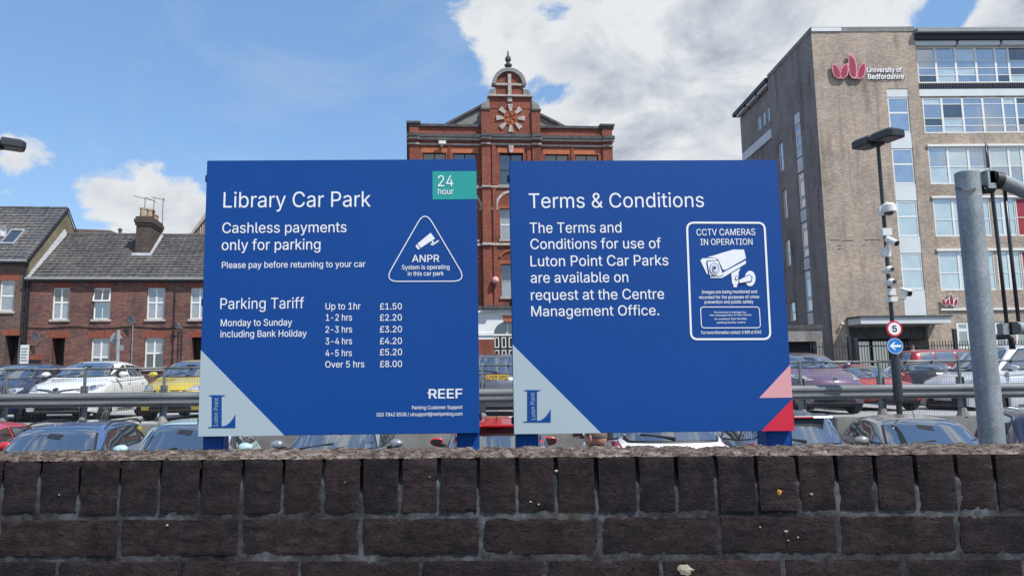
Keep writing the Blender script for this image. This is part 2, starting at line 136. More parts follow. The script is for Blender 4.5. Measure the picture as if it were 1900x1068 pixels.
109: (0.610, ((53,0,53,379,112,379,112,295,108,295,114,314,122,331,132,346,151,363,172,376,195,384,219,386,245,383,268,375,287,361,303,342,314,320,321,295,312,295,318,312,326,329,337,343,350,356,364,366,381,375,398,381,417,385,437,386,458,385,478,380,497,372,514,361,529,346,541,328,550,307,555,283,557,255,557,0,496,0,496,254,493,279,485,298,473,313,456,323,438,329,419,330,395,328,374,320,358,307,345,290,338,270,335,247,335,0,274,0,274,260,272,280,265,297,253,311,238,322,220,328,199,330,178,328,158,320,140,307,126,289,119,274,115,257,114,238,114,0),)),
110: (0.410, ((114,227,114,0,53,0,53,379,112,379,112,287,102,287,116,319,132,344,152,362,175,374,200,382,227,384,252,383,275,377,295,369,313,356,328,340,341,321,350,298,355,271,357,240,357,0,296,0,296,235,293,263,286,286,273,304,256,318,235,326,210,329,192,328,176,324,161,317,141,303,126,283,119,266,115,248),)),
111: (0.415, ((207,-8,174,-5,144,3,117,16,93,35,72,58,56,85,44,116,37,150,34,187,37,225,44,260,56,291,72,318,93,341,117,360,144,374,174,382,207,384,241,382,271,374,299,360,323,341,343,318,359,291,371,260,379,225,381,187,379,150,371,116,359,85,343,58,323,35,299,16,271,3,241,-5),(207,46,231,49,252,55,270,66,285,80,298,97,307,117,314,139,318,163,319,187,318,212,314,236,307,258,298,278,285,296,270,310,252,321,231,328,207,330,184,328,163,321,145,310,130,296,118,278,108,258,102,236,98,212,96,187,98,163,102,139,108,117,118,97,130,80,145,66,163,55,184,49),)),
112: (0.424, ((53,-143,53,379,112,379,112,319,118,319,126,331,137,346,152,360,171,373,188,379,207,383,229,384,259,382,287,374,313,361,335,342,354,320,370,293,381,261,388,227,390,189,388,151,381,116,370,84,355,57,336,34,313,16,288,3,260,-6,229,-8,208,-7,189,-3,173,4,153,17,138,31,127,46,118,59,114,59,114,-143),(220,47,242,49,262,55,279,66,294,80,306,97,316,117,323,139,327,163,328,189,327,215,323,239,316,261,307,281,295,298,280,311,262,322,243,328,220,330,198,328,178,322,161,312,147,299,134,282,125,263,118,241,114,216,113,189,114,162,118,138,125,115,135,95,147,78,162,65,179,55,198,49),)),
113: (0.424, ((372,-143,311,-143,311,59,306,59,298,46,287,31,272,17,252,4,236,-3,217,-7,195,-8,165,-6,137,3,111,16,89,34,70,57,55,84,43,116,36,151,34,189,36,227,43,261,55,293,70,320,89,342,112,361,137,374,165,382,196,384,218,383,237,379,253,373,272,360,287,346,298,331,307,319,313,319,313,379,372,379),(205,47,226,49,246,55,263,65,278,78,290,95,299,115,306,138,310,162,312,189,310,216,306,241,300,263,290,282,278,299,263,312,246,322,227,328,205,330,182,328,162,322,145,311,130,298,118,281,108,261,102,239,98,215,96,189,98,163,102,139,109,117,118,97,130,80,145,66,162,55,182,49),)),
114: (0.259, ((53,0,53,379,112,379,112,321,115,321,124,339,137,354,152,367,171,377,191,383,213,385,221,385,229,384,243,384,243,322,239,323,230,324,219,325,207,326,182,323,159,315,140,301,126,284,117,262,114,237,114,0),)),
115: (0.365, ((182,-8,157,-7,133,-3,112,3,93,12,76,24,62,38,50,54,41,73,36,94,94,107,101,87,111,72,124,60,141,52,160,47,181,45,206,47,227,53,244,62,262,81,268,103,265,121,254,136,237,147,212,155,149,170,118,180,92,192,72,208,58,227,50,249,47,274,49,295,55,314,65,332,79,347,95,360,115,370,137,378,161,383,187,384,212,383,234,379,254,372,271,363,286,352,299,339,309,324,318,308,324,290,268,277,258,298,243,316,228,325,210,331,187,333,166,331,147,326,131,317,114,299,109,277,112,258,124,243,136,235,152,229,172,223,229,209,261,200,287,187,306,171,320,153,328,131,331,107,329,85,323,65,312,47,298,31,281,18,260,6,236,-2,210,-7),)),
116: (0.227, ((204,379,204,327,6,327,6,379),(65,471,126,471,126,98,128,76,136,61,150,53,170,50,177,50,185,51,194,52,202,54,213,2,203,-1,192,-3,180,-4,168,-4,138,-1,113,7,92,21,77,41,68,64,65,93),)),
117: (0.410, ((182,-5,158,-3,135,2,115,11,97,23,82,39,69,59,60,82,54,109,53,139,53,379,114,379,114,144,116,117,124,94,137,75,154,61,175,53,200,50,218,51,234,55,249,62,268,77,283,97,290,113,295,132,296,153,296,379,357,379,357,0,298,0,298,92,307,92,294,60,277,35,257,17,234,5,209,-3),)),
118: (0.389, ((163,0,17,379,84,379,165,155,173,132,180,110,187,87,193,64,199,42,206,21,184,21,191,42,197,64,203,87,209,110,216,132,224,155,305,379,371,379,226,0),)),
119: (0.567, ((138,0,23,379,87,379,133,214,140,190,147,164,154,137,161,107,168,75,175,41,165,41,172,74,179,105,186,135,192,163,199,189,206,214,252,379,316,379,362,214,368,189,375,163,382,136,388,106,395,75,402,41,391,41,399,75,406,106,413,135,420,163,427,189,434,214,480,379,545,379,429,0,368,0,319,172,305,225,300,243,295,262,291,280,277,338,291,338,277,280,272,262,267,243,263,225,258,207,253,189,248,172,199,0),)),
121: (0.389, ((47,-139,61,-86,71,-87,88,-90,104,-89,118,-84,130,-74,141,-58,151,-36,163,-1,17,379,84,379,165,155,173,132,180,109,187,87,193,64,199,42,206,21,184,21,190,42,196,64,202,87,209,110,216,132,224,155,305,379,371,379,204,-58,196,-77,187,-93,177,-107,159,-124,139,-136,117,-143,91,-145,77,-145,65,-143,54,-141),)),
122: (0.380, ((42,0,42,46,254,320,254,323,48,323,48,379,333,379,333,331,126,60,126,56,339,56,339,0),)),
163: (0.425, ((37,41,37,57,62,61,80,74,87,87,92,104,93,125,85,358,86,387,92,414,102,439,116,461,134,480,156,495,181,506,209,513,239,516,265,514,288,508,310,499,330,487,347,472,362,454,374,433,382,411,387,385,328,377,323,400,313,420,300,437,283,449,263,456,240,459,219,457,202,453,186,446,168,430,155,410,149,395,146,378,146,360,153,127,152,106,145,89,135,75,123,64,108,55,92,49,76,45,61,42,48,41),(37,0,37,57,301,57,315,58,324,63,329,72,330,85,330,107,388,107,388,91,385,63,378,40,366,23,349,10,327,3,299,0),(37,229,37,280,311,280,311,229),)),
}
# ------------------------------------------------------------------ materials
def lin(c): return tuple((x/255/12.92 if x/255 <= .04045 else ((x/255+.055)/1.055)**2.4) for x in c)+(1,)
class MatB:
    def __init__(s, name):
        s.m = bpy.data.materials.new(name); s.m.use_nodes = True; s.t = s.m.node_tree; s.p = s.t.nodes['Principled BSDF']
        s.tc = s.t.nodes.new('ShaderNodeTexCoord').outputs['Object']
    def n(s, t, **k):
        x = s.t.nodes.new(t)
        for a, b in k.items(): setattr(x, a, b)
        return x
    def l(s, a, b): s.t.links.new(a, b)
    def noise(s, scale, detail=5, rough=.6, vec=None, stretch=None):
        x = s.n('ShaderNodeTexNoise'); v = vec or s.tc
        if stretch: mpp = s.n('ShaderNodeMapping'); s.l(v, mpp.inputs[0]); mpp.inputs['Scale'].default_value = stretch; v = mpp.outputs[0]
        s.l(v, x.inputs['Vector']); x.inputs['Scale'].default_value = scale; x.inputs['Detail'].default_value = detail; x.inputs['Roughness'].default_value = rough
        return x.outputs[0]
    def ramp(s, f, stops):
        x = s.n('ShaderNodeValToRGB'); s.l(f, x.inputs[0]); e = x.color_ramp.elements
        while len(e) < len(stops): e.new(.5)
        for i, (p, c) in enumerate(stops):
            e[i].position = p; e[i].color = c if len(c) == 4 else (*c, 1)
        return x.outputs[0]
    def mix(s, f, a, b, bt='MIX'):
        x = s.n('ShaderNodeMix', data_type='RGBA', blend_type=bt)
        for k, v in ((0, f), (6, a), (7, b)):
            if hasattr(v, 'links'): s.l(v, x.inputs[k])
            elif k and len(v) == 3: x.inputs[k].default_value = (*v, 1)
            else: x.inputs[k].default_value = v
        return x.outputs[2]
    def bump(s, h, st=.5, d=.01):
        b = s.n('ShaderNodeBump'); s.l(h, b.inputs['Height']); b.inputs['Strength'].default_value = st; b.inputs['Distance'].default_value = d; s.l(b.outputs[0], s.p.inputs['Normal'])
    def col(s, c):
        if hasattr(c, 'links'): s.l(c, s.p.inputs['Base Color'])
        else: s.p.inputs['Base Color'].default_value = (*c[:3], 1)
    def set(s, **k):
        for a, v in k.items(): s.p.inputs[a.replace('_', ' ')].default_value = v
M = {}
def plain(name, c, rough=.6, metal=0, var=.12, scale=3, bump=0, coat=0, vs=None, spec=.5, bscale=40):
    b = MatB(name); c = Vector(c[:3])
    f = b.noise(scale, 6, .62, stretch=vs)
    b.col(b.ramp(f, [(.3, tuple(c*(1-var))), (.7, tuple(c*(1+var)))]))
    b.set(Roughness=rough, Metallic=metal, Coat_Weight=coat, Coat_Roughness=.04, Specular_IOR_Level=spec)
    if bump: b.bump(b.noise(bscale, 5, .6), bump, .006)
    M[name] = b.m; return b.m
def brickmat(name, c1, c2, mort, ch=.075, cw=.225, ms=.012, dirt=(.03, .03, .032), dirtk=.35, bump=.4, vs=.5):
    b = MatB(name)
    sx = b.n('ShaderNodeSeparateXYZ'); b.l(b.tc, sx.inputs[0])
    ad = b.n('ShaderNodeMath', operation='ADD'); b.l(sx.outputs[0], ad.inputs[0]); b.l(sx.outputs[1], ad.inputs[1])
    cb = b.n('ShaderNodeCombineXYZ'); b.l(ad.outputs[0], cb.inputs[0]); b.l(sx.outputs[2], cb.inputs[1])
    br = b.n('ShaderNodeTexBrick'); b.l(cb.outputs[0], br.inputs['Vector'])
    br.inputs['Scale'].default_value = 1; br.inputs['Brick Width'].default_value = cw; br.inputs['Row Height'].default_value = ch
    br.inputs['Mortar Size'].default_value = ms*.5; br.inputs['Mortar Smooth'].default_value = .3; br.inputs['Bias'].default_value = 0
    br.inputs['Color1'].default_value = (*c1, 1); br.inputs['Color2'].default_value = (*c2, 1); br.inputs['Mortar'].default_value = (*mort, 1)
    f = b.noise(vs, 7, .65)
    k = b.ramp(f, [(.25, (.66, .66, .68)), (.5, (1, 1, 1)), (.75, (1.28, 1.24, 1.2))])
    c = b.mix(1.0, br.outputs[0], k, 'MULTIPLY')
    g = b.ramp(b.noise(9, 3, .7), [(.3, (.8, .8, .8)), (.7, (1.2, 1.2, 1.2))])
    c = b.mix(1.0, c, g, 'MULTIPLY')
    st = b.ramp(b.noise(1.1, 6, .6, stretch=(1, 1, .16)), [(.52, (0, 0, 0)), (.72, (dirtk,)*3)])
    c = b.mix(st, c, dirt)
    b.col(c); b.set(Roughness=.9, Specular_IOR_Level=.2); b.bump(br.outputs['Fac'], -bump, .01)
    M[name] = b.m; return b.m
# near wall brick
def nearbrick():
    b = MatB('dark_brick')
    oi = b.n('ShaderNodeObjectInfo')
    vm = b.n('ShaderNodeVectorMath', operation='SCALE'); b.l(oi.outputs['Random'], vm.inputs['Scale']); vm.inputs[0].default_value = (7, 9, 11)
    va = b.n('ShaderNodeVectorMath', operation='ADD'); b.l(b.tc, va.inputs[0]); b.l(vm.outputs[0], va.inputs[1]); v = va.outputs[0]
    f = b.noise(34, 9, .72, v)
    f2 = b.noise(19, 8, .7, v, (1, 1, 2.6)); fm = b.n('ShaderNodeMath', operation='MULTIPLY_ADD'); b.l(f2, fm.inputs[0]); fm.inputs[1].default_value = .6; fq = b.n('ShaderNodeMath', operation='MULTIPLY'); b.l(f, fq.inputs[0]); fq.inputs[1].default_value = .4; b.l(fq.outputs[0], fm.inputs[2]); f = fm.outputs[0]
    c = b.ramp(f, [(.36, (.006, .005, .006)), (.47, (.018, .0145, .0172)), (.56, (.030, .0235, .0272)), (.70, (.058, .047, .048))])
    oi2 = b.ramp(oi.outputs['Random'], [(0, (.78, .8, .86)), (.5, (1, .97, .96)), (1, (1.25, 1.12, 1.08))])
    c = b.mix(1.0, c, oi2, 'MULTIPLY')
    g = b.ramp(b.noise(7, 4, .6, v), [(.35, (.75, .75, .78)), (.65, (1.3, 1.2, 1.15))]); c = b.mix(1.0, c, g, 'MULTIPLY')
    vo = b.n('ShaderNodeTexVoronoi'); b.l(v, vo.inputs['Vector']); vo.inputs['Scale'].default_value = 62
    sp = b.ramp(vo.outputs['Distance'], [(.07, (1, 1, 1)), (.13, (0, 0, 0))])
    s2 = b.ramp(b.noise(15, 3, .6, v), [(.63, (0, 0, 0)), (.68, (.75, .75, .75))])
    c = b.mix(b.mix(1.0, sp, s2, 'MULTIPLY'), c, (.24, .2, .17))
    po = b.ramp(b.noise(70, 5, .7, v, (1, 1, 1.7)), [(.36, (.85, .85, .85)), (.44, (0, 0, 0))]); c = b.mix(po, c, (.005, .004, .005))
    rdm = b.ramp(b.noise(13, 5, .6, v), [(.5, (0, 0, 0)), (.7, (.32, .32, .32))]); c = b.mix(rdm, c, (.050, .030, .031))
    li = b.ramp(b.noise(11, 7, .75, v), [(.62, (0, 0, 0)), (.74, (.4, .4, .4))]); c = b.mix(li, c, (.10, .085, .06))
    b.col(c); b.set(Roughness=.92, Specular_IOR_Level=.25)
    h = b.noise(150, 5, .75, v); h2 = b.noise(30, 9, .8, v)
    vo2 = b.n('ShaderNodeTexVoronoi'); b.l(v, vo2.inputs['Vector']); vo2.inputs['Scale'].default_value = 210
    pit = b.ramp(vo2.outputs['Distance'], [(.1, (0, 0, 0)), (.35, (1, 1, 1))])
    h3 = b.noise(24, 7, .7, v, (1, 1, 3.2)); hq = b.n('ShaderNodeMath', operation='MULTIPLY_ADD'); b.l(h3, hq.inputs[0]); hq.inputs[1].default_value = 1.6; b.l(h2, hq.inputs[2]); hm = b.n('ShaderNodeMath', operation='ADD'); b.l(h, hm.inputs[0]); b.l(hq.outputs[0], hm.inputs[1])
    hp = b.n('ShaderNodeMath', operation='ADD'); b.l(hm.outputs[0], hp.inputs[0]); b.l(pit, hp.inputs[1])
    b.bump(hp.outputs[0], .9, .0035); M['dark_brick'] = b.m
nearbrick()
def mortar():
    b = MatB('mortar'); f = b.noise(26, 8, .75)
    c = b.ramp(f, [(.3, (.022, .020, .022)), (.48, (.060, .063, .071)), (.66, (.12, .127, .14)), (.82, (.22, .215, .20))])
    g = b.ramp(b.noise(6.1, 6, .65), [(.38, (.30, .28, .28)), (.62, (1.3, 1.3, 1.3))]); c = b.mix(1.0, c, g, 'MULTIPLY')
    y = b.ramp(b.noise(5.5, 5, .7), [(.6, (0, 0, 0)), (.7, (.6, .6, .6))]); c = b.mix(y, c, (.13, .11, .06))
    b.col(c); b.set(Roughness=.95, Specular_IOR_Level=.15); b.bump(b.noise(120, 6, .8), .9, .004); M['mortar'] = b.m
mortar()
def crust():
    b = MatB('weathered_sunlit_crust'); f = b.noise(48, 9, .78)  # weathered mortar tones, lifted so the colour also holds the top's sunlight
    c = b.ramp(f, [(.32, (.02, .015, .012)), (.45, (.10, .08, .07)), (.57, (.27, .24, .22)), (.7, (.55, .52, .49))])
    g = b.ramp(b.noise(3, 5, .6), [(.35, (.6, .55, .52)), (.65, (1.25, 1.2, 1.18))]); c = b.mix(1.0, c, g, 'MULTIPLY')
    y = b.ramp(b.noise(17, 5, .7), [(.6, (0, 0, 0)), (.72, (.5, .5, .5))]); c = b.mix(y, c, (.12, .07, .03))
    b.col(c); b.set(Roughness=.97, Specular_IOR_Level=.1); b.bump(b.noise(170, 6, .8), 1, .006); M['weathered_sunlit_crust'] = b.m
crust()
brickmat('terrace_brick', (.22, .095, .072), (.10, .058, .055), (.14, .125, .12), vs=1.3, dirtk=.55)
brickmat('left_brick', (.17, .105, .085), (.10, .07, .066), (.14, .13, .12), vs=.8, dirtk=.5)
brickmat('gable_stock_brick', (.22, .19, .12), (.16, .14, .09), (.2, .19, .16), dirtk=.3)
brickmat('red_brick', (.275, .074, .047), (.15, .047, .037), (.26, .16, .12), vs=.45, dirtk=.55, dirt=(.05, .028, .03))
brickmat('chimney_brick', (.09, .065, .055), (.055, .045, .042), (.13, .12, .11), dirtk=.5)
brickmat('buff_brick', (.45, .365, .29), (.29, .24, .20), (.38, .35, .32), vs=.35, dirtk=.7, dirt=(.10, .085, .075), bump=.12)
brickmat('grey_shade_brick', (.30, .272, .258), (.205, .195, .195), (.30, .285, .27), vs=.3, dirtk=.75, dirt=(.075, .07, .07), bump=.12)  # tower's shaded side: its shade is put into this darker, greyer brick
plain('red_lintel', (.22, .062, .04), .85, var=.3, scale=6, bump=.3)
plain('orange_lintel', (.42, .13, .06), .85, var=.25, scale=3, bump=.3)
plain('stone', (.40, .36, .33), .85, var=.3, scale=4, bump=.3)
plain('dark_stone', (.075, .08, .085), .9, var=.45, scale=2.5, bump=.3)
plain('stucco', (.70, .71, .72), .8, var=.08, scale=2)
plain('grey_render', (.22, .22, .215), .9, var=.4, scale=2.5, bump=.3)
plain('white_paint', (.74, .75, .74), .5, var=.06, scale=5)
plain('cream_paint', (.55, .52, .44), .6, var=.1, scale=5)
plain('white_panel', (.60, .64, .67), .55, var=.07, scale=.7)
plain('lead', (.30, .31, .33), .6, var=.25, scale=6)
plain('gutter_black', (.014, .015, .018), .5)
plain('black_metal', (.016, .018, .024), .38, var=.25, scale=9, spec=.6)
plain('dark_interior', (.010, .011, .013), .9)
plain('dark_door', (.045, .03, .03), .6)
plain('terracotta', (.30, .085, .045), .85, var=.25)
plain('buff_pot', (.34, .27, .18), .85, var=.3, scale=8)
plain('dish_grey', (.27, .28, .29), .6, var=.15)
plain('corrugated', (.035, .04, .06), .5)
plain('roof_felt', (.24, .26, .28), .7)
plain('concrete', (.20, .20, .195), .9, var=.3, scale=1.5, bump=.4)
plain('blue_steel', (.0042, .058, .262), .55, var=.04, scale=1.2, spec=.22)
plain('sign_white', (.80, .82, .85), .5, var=.02)
plain('sign_pale', (.38, .47, .52), .45, var=.02)
plain('sign_teal', (.012, .31, .29), .45, var=.02)
plain('sign_pink', (.68, .33, .36), .45, var=.02)
plain('sign_red', (.58, .013, .045), .45, var=.02)
plain('uni_red', (.29, .012, .05), .45, var=.05)
plain('uni_red_light', (.62, .27, .33), .5, var=.05)
plain('panel_red', (.30, .022, .04), .5, var=.08)
plain('road_red', (.60, .015, .03), .4); plain('road_blue', (.015, .19, .55), .4)
plain('road_black', (.01, .01, .012), .4)
plain('camera_white', (.66, .67, .66), .35, var=.05)
plain('lens_black', (.008, .008, .01), .08, coat=1)
plain('skin', (.52, .27, .19), .55, var=.1, scale=30, bump=.1)
plain('hair_grey', (.16, .12, .10), .9, var=.4, scale=90, bump=.5, bscale=300)
plain('shirt_grey', (.13, .15, .18), .9); plain('trousers', (.03, .035, .05), .9)
plain('rubber', (.012, .012, .013), .75, var=.3); plain('rim_silver', (.42, .43, .45), .3, .85)
plain('trim_black', (.012, .012, .014), .45); plain('chrome', (.55, .56, .58), .15, 1)
plain('plate_white', (.72, .73, .72), .4); plain('plate_yellow', (.68, .43, .06), .4)
plain('tail_red', (.42, .01, .015), .12, coat=1); plain('lichen_yellow', (.45, .25, .03), .95, var=.4, scale=80, bump=.6)
plain('lichen_pale', (.34, .31, .24), .95, var=.4, scale=80, bump=.6)
plain('timber', (.33, .24, .19), .85, var=.3, scale=3, vs=(6, 6, .3)); plain('brown_roof', (.15, .11, .10), .9, var=.2)
plain('road_paint', (.62, .62, .60), .8, var=.15, scale=6)
plain('curtain', (.44, .45, .46), .8, var=.12, scale=14, vs=(3, 3, .2)); plain('blind_tan', (.17, .13, .085), .8)
def galv():
    b = MatB('galvanised'); vo = b.n('ShaderNodeTexVoronoi'); b.l(b.tc, vo.inputs['Vector']); vo.inputs['Scale'].default_value = 95
    c = b.ramp(b.noise(6, 6, .6), [(.3, (.23, .26, .285)), (.7, (.34, .37, .39))]); g = b.mix(1.0, c, b.ramp(vo.outputs['Color'], [(.2, (.88, .88, .88)), (.8, (1.1, 1.1, 1.1))]), 'MULTIPLY')
    s = b.ramp(b.noise(38, 4, .6), [(.60, (0, 0, 0)), (.68, (.8, .8, .8))]); g = b.mix(s, g, (.42, .44, .44))
    st = b.ramp(b.noise(9, 5, .7, stretch=(3, 3, .25)), [(.55, (0, 0, 0)), (.75, (.6, .6, .6))]); g = b.mix(st, g, (.15, .165, .18))
    b.col(g); b.set(Roughness=.55, Metallic=.35); b.bump(b.noise(60, 4, .6), .25, .002); M['galvanised'] = b.m
galv()
def rail():
    b = MatB('rail_steel'); c = b.ramp(b.noise(2.3, 7, .7, stretch=(.4, 1, 3)), [(.3, (.115, .125, .13)), (.55, (.21, .225, .235)), (.75, (.27, .28, .285))])
    s = b.ramp(b.noise(7, 6, .7), [(.62, (0, 0, 0)), (.72, (.6, .6, .6))]); c = b.mix(s, c, (.09, .075, .06))
    b.col(c); b.set(Roughness=.5, Metallic=.4); M['rail_steel'] = b.m
rail()
def tiles():
    for nm, c in (('roof_tile', (.085, .086, .093)), ('roof_tile_warm', (.083, .080, .082))):
        b = MatB(nm); c = Vector(c); f = b.noise(5, 7, .75)
        k = b.ramp(f, [(.3, tuple(c*.5)), (.5, tuple(c)), (.7, tuple(c*1.7))]); k = b.mix(1.0, k, b.ramp(b.noise(.8, 5, .6), [(.35, (.7, .72, .78)), (.5, (1, 1, 1)), (.65, (1.35, 1.25, 1.12))]), 'MULTIPLY')
        s = b.ramp(b.noise(11, 6, .75), [(.56, (0, 0, 0)), (.66, (.9, .9, .9))]); k = b.mix(s, k, (.26, .26, .27))
        b.col(k); b.set(Roughness=.9, Specular_IOR_Level=.25); b.bump(b.noise(30, 4, .6), .4, .01); M[nm] = b.m
tiles()
def ground(nm, c, k=.3):
    b = MatB(nm); c = Vector(c); k1 = b.ramp(b.noise(.35, 6, .6), [(.3, tuple(c*(1-k))), (.7, tuple(c*(1+k)))])
    g = b.ramp(b.noise(45, 4, .7), [(.3, (.75, .75, .75)), (.7, (1.3, 1.3, 1.3))]); b.col(b.mix(1.0, k1, g, 'MULTIPLY')); b.set(Roughness=.92, Specular_IOR_Level=.2)
    b.bump(b.noise(60, 4, .6), .4, .01); M[nm] = b.m
ground('asphalt', (.055, .056, .058)); ground('deck_surface', (.33, .335, .34), .12); ground('paving', (.16, .155, .15))
# glass: car glass, house glass
def glass(nm, c, gl, rough=.02, var=.3, sc_=1.2):
    b = MatB(nm); t = b.t; c = Vector(c)
    b.col(b.ramp(b.noise(sc_, 4, .6), [(.3, tuple(c*(1-var))), (.7, tuple(c*(1+var)))])); b.set(Roughness=.3, Specular_IOR_Level=.3)
    g = b.n('ShaderNodeBsdfGlossy'); g.inputs['Roughness'].default_value = rough; g.inputs['Color'].default_value = (.92, .95, 1, 1)
    fr = b.n('ShaderNodeFresnel'); fr.inputs[0].default_value = 1.52
    mm = b.n('ShaderNodeMath', operation='MULTIPLY_ADD', use_clamp=True); b.l(fr.outputs[0], mm.inputs[0]); mm.inputs[1].default_value = 1.0; mm.inputs[2].default_value = gl
    ms = b.n('ShaderNodeMixShader'); b.l(mm.outputs[0], ms.inputs[0]); b.l(b.p.outputs[0], ms.inputs[1]); b.l(g.outputs[0], ms.inputs[2])
    b.l(ms.outputs[0], t.nodes['Material Output'].inputs[0]); M[nm] = b.m
glass('car_glass', (.012, .016, .02), .30); glass('house_glass', (.02, .028, .035), .10); glass('office_glass', (.10, .13, .155), .34, .03)
glass('office_glass_pale', (.42, .50, .49), .22, .05, .15); glass('office_glass_blue', (.15, .21, .29), .30, .03); glass('curtained_glass', (.27, .29, .31), .08, .03, .18, 5)  # office panes carry sky reflection and pale blinds in their base colour
glass('lamp_glass', (.35, .36, .38), .15, .1, .5, 9); plain('lamp_cover', (.10, .11, .12), .3); glass('blind_glass', (.17, .13, .08), .06, .05, .2)
def paint(nm, c, flake=.35, rough=.3):
    b = MatB(nm); c = Vector(c); b.col(b.ramp(b.noise(1.6, 4, .6), [(.3, tuple(c*.93)), (.7, tuple(c*1.07))]))
    b.set(Roughness=rough, Metallic=flake, Coat_Weight=1, Coat_Roughness=.03); M[nm] = b.m; return nm
# ------------------------------------------------------------------ mesh helpers
class MB:
    def __init__(s): s.v = []; s.f = []
    def box(s, x0, x1, y0, y1, z0, z1):
        k = len(s.v); s.v += [Vector((x, y, z)) for x in (x0, x1) for y in (y0, y1) for z in (z0, z1)]
        s.f += [tuple(k+i for i in q) for q in ((0, 1, 3, 2), (4, 6, 7, 5), (0, 4, 5, 1), (2, 3, 7, 6), (0, 2, 6, 4), (1, 5, 7, 3))]; return s
    def quad(s, *p):
        k = len(s.v); s.v += [Vector(q) for q in p]; s.f.append(tuple(range(k, k+len(p)))); return s
    def prism(s, pts, y0, y1):          # pts in (x,z), extruded along y
        k = len(s.v); n = len(pts)
        s.v += [Vector((x, y0, z)) for x, z in pts]+[Vector((x, y1, z)) for x, z in pts]
        s.f.append(tuple(range(k, k+n))); s.f.append(tuple(reversed(range(k+n, k+2*n))))
        for i in range(n): j = (i+1) % n; s.f.append((k+i, k+n+i, k+n+j, k+j))
        return s
    def xprism(s, pts, x0, x1):         # pts in (y,z), extruded along x
        k = len(s.v); n = len(pts)
        s.v += [Vector((x0, y, z)) for y, z in pts]+[Vector((x1, y, z)) for y, z in pts]
        s.f.append(tuple(range(k, k+n))); s.f.append(tuple(reversed(range(k+n, k+2*n))))
        for i in range(n): j = (i+1) % n; s.f.append((k+i, k+n+i, k+n+j, k+j))
        return s
    def zprism(s, pts, z0, z1):
        k = len(s.v); n = len(pts)
        s.v += [Vector((x, y, z0)) for x, y in pts]+[Vector((x, y, z1)) for x, y in pts]
        s.f.append(tuple(range(k, k+n))); s.f.append(tuple(reversed(range(k+n, k+2*n))))
        for i in range(n): j = (i+1) % n; s.f.append((k+i, k+n+i, k+n+j, k+j))
        return s
    def tube(s, pts, r, n=10, cap=True):
        pts = [Vector(p) for p in pts]; rs = r if isinstance(r, (list, tuple)) else [r]*len(pts); k = len(s.v)
        a = None
        for i, p in enumerate(pts):
            d = (pts[min(i+1, len(pts)-1)]-pts[max(i-1, 0)]).normalized()
            if a is None: a = d.orthogonal().normalized()
            a = (a-d*a.dot(d)).normalized(); b = d.cross(a)
            for j in range(n): t = 2*math.pi*j/n; s.v.append(p+(a*math.cos(t)+b*math.sin(t))*rs[i])
        for i in range(len(pts)-1):
            for j in range(n): j2 = (j+1) % n; s.f.append((k+i*n+j, k+i*n+j2, k+(i+1)*n+j2, k+(i+1)*n+j))
        if cap: s.f.append(tuple(k+j for j in reversed(range(n)))); e = k+(len(pts)-1)*n; s.f.append(tuple(e+j for j in range(n)))
        return s
    def lathe(s, prof, c=(0, 0, 0), axis='z', n=20):   # prof: (r,h)
        k = len(s.v); c = Vector(c); L = len(prof)
        for (r, h) in prof:
            for j in range(n):
                t = 2*math.pi*j/n; a, b = r*math.cos(t), r*math.sin(t)
                s.v.append(c+Vector({'z': (a, b, h), 'y': (a, h, b), 'x': (h, a, b)}[axis]))
        for i in range(L-1):
            for j in range(n): j2 = (j+1) % n; s.f.append((k+i*n+j, k+i*n+j2, k+(i+1)*n+j2, k+(i+1)*n+j))
        s.f.append(tuple(k+j for j in reversed(range(n)))); e = k+(L-1)*n; s.f.append(tuple(e+j for j in range(n)))
        return s
    def build(s, name, mat, parent=None, xf=None, smooth=False, bevel=0):
        me = bpy.data.meshes.new(name)
        vs = [xf @ v for v in s.v] if xf is not None else s.v
        me.from_pydata([tuple(v) for v in vs], [], s.f)
        bm = bmesh.new(); bm.from_mesh(me); bmesh.ops.recalc_face_normals(bm, faces=bm.faces)
        if bevel: bmesh.ops.bevel(bm, geom=list(bm.edges), offset=bevel, segments=2, affect='EDGES', clamp_overlap=True)
        bm.to_mesh(me); bm.free()
        me.materials.append(M[mat] if isinstance(mat, str) else mat)
        if smooth:
            me.shade_smooth() if smooth is True else me.set_sharp_from_angle(angle=smooth)
            for p in me.polygons: p.use_smooth = True
        o = bpy.data.objects.new(name, me); col.objects.link(o)
        if parent: o.parent = parent
        return o
AUTO = R(35)
def tag(o, label=None, cat=None, group=None, kind=None):
    for k, v in (('label', label), ('category', cat), ('group', group), ('kind', kind)):
        if v: o[k] = v
    return o
def thing(name, label, cat, loc=(0, 0, 0), rz=0, group=None):
    o = bpy.data.objects.new(name, None); col.objects.link(o); o.location = loc; o.rotation_euler = (0, 0, rz); o.empty_display_size = .2
    return tag(o, label, cat, group)
def copy_tree(o, parent=None):
    c = o.copy(); col.objects.link(c); c.parent = parent
    for ch in list(o.children): copy_tree(ch, c)
    return c
_gc = {}
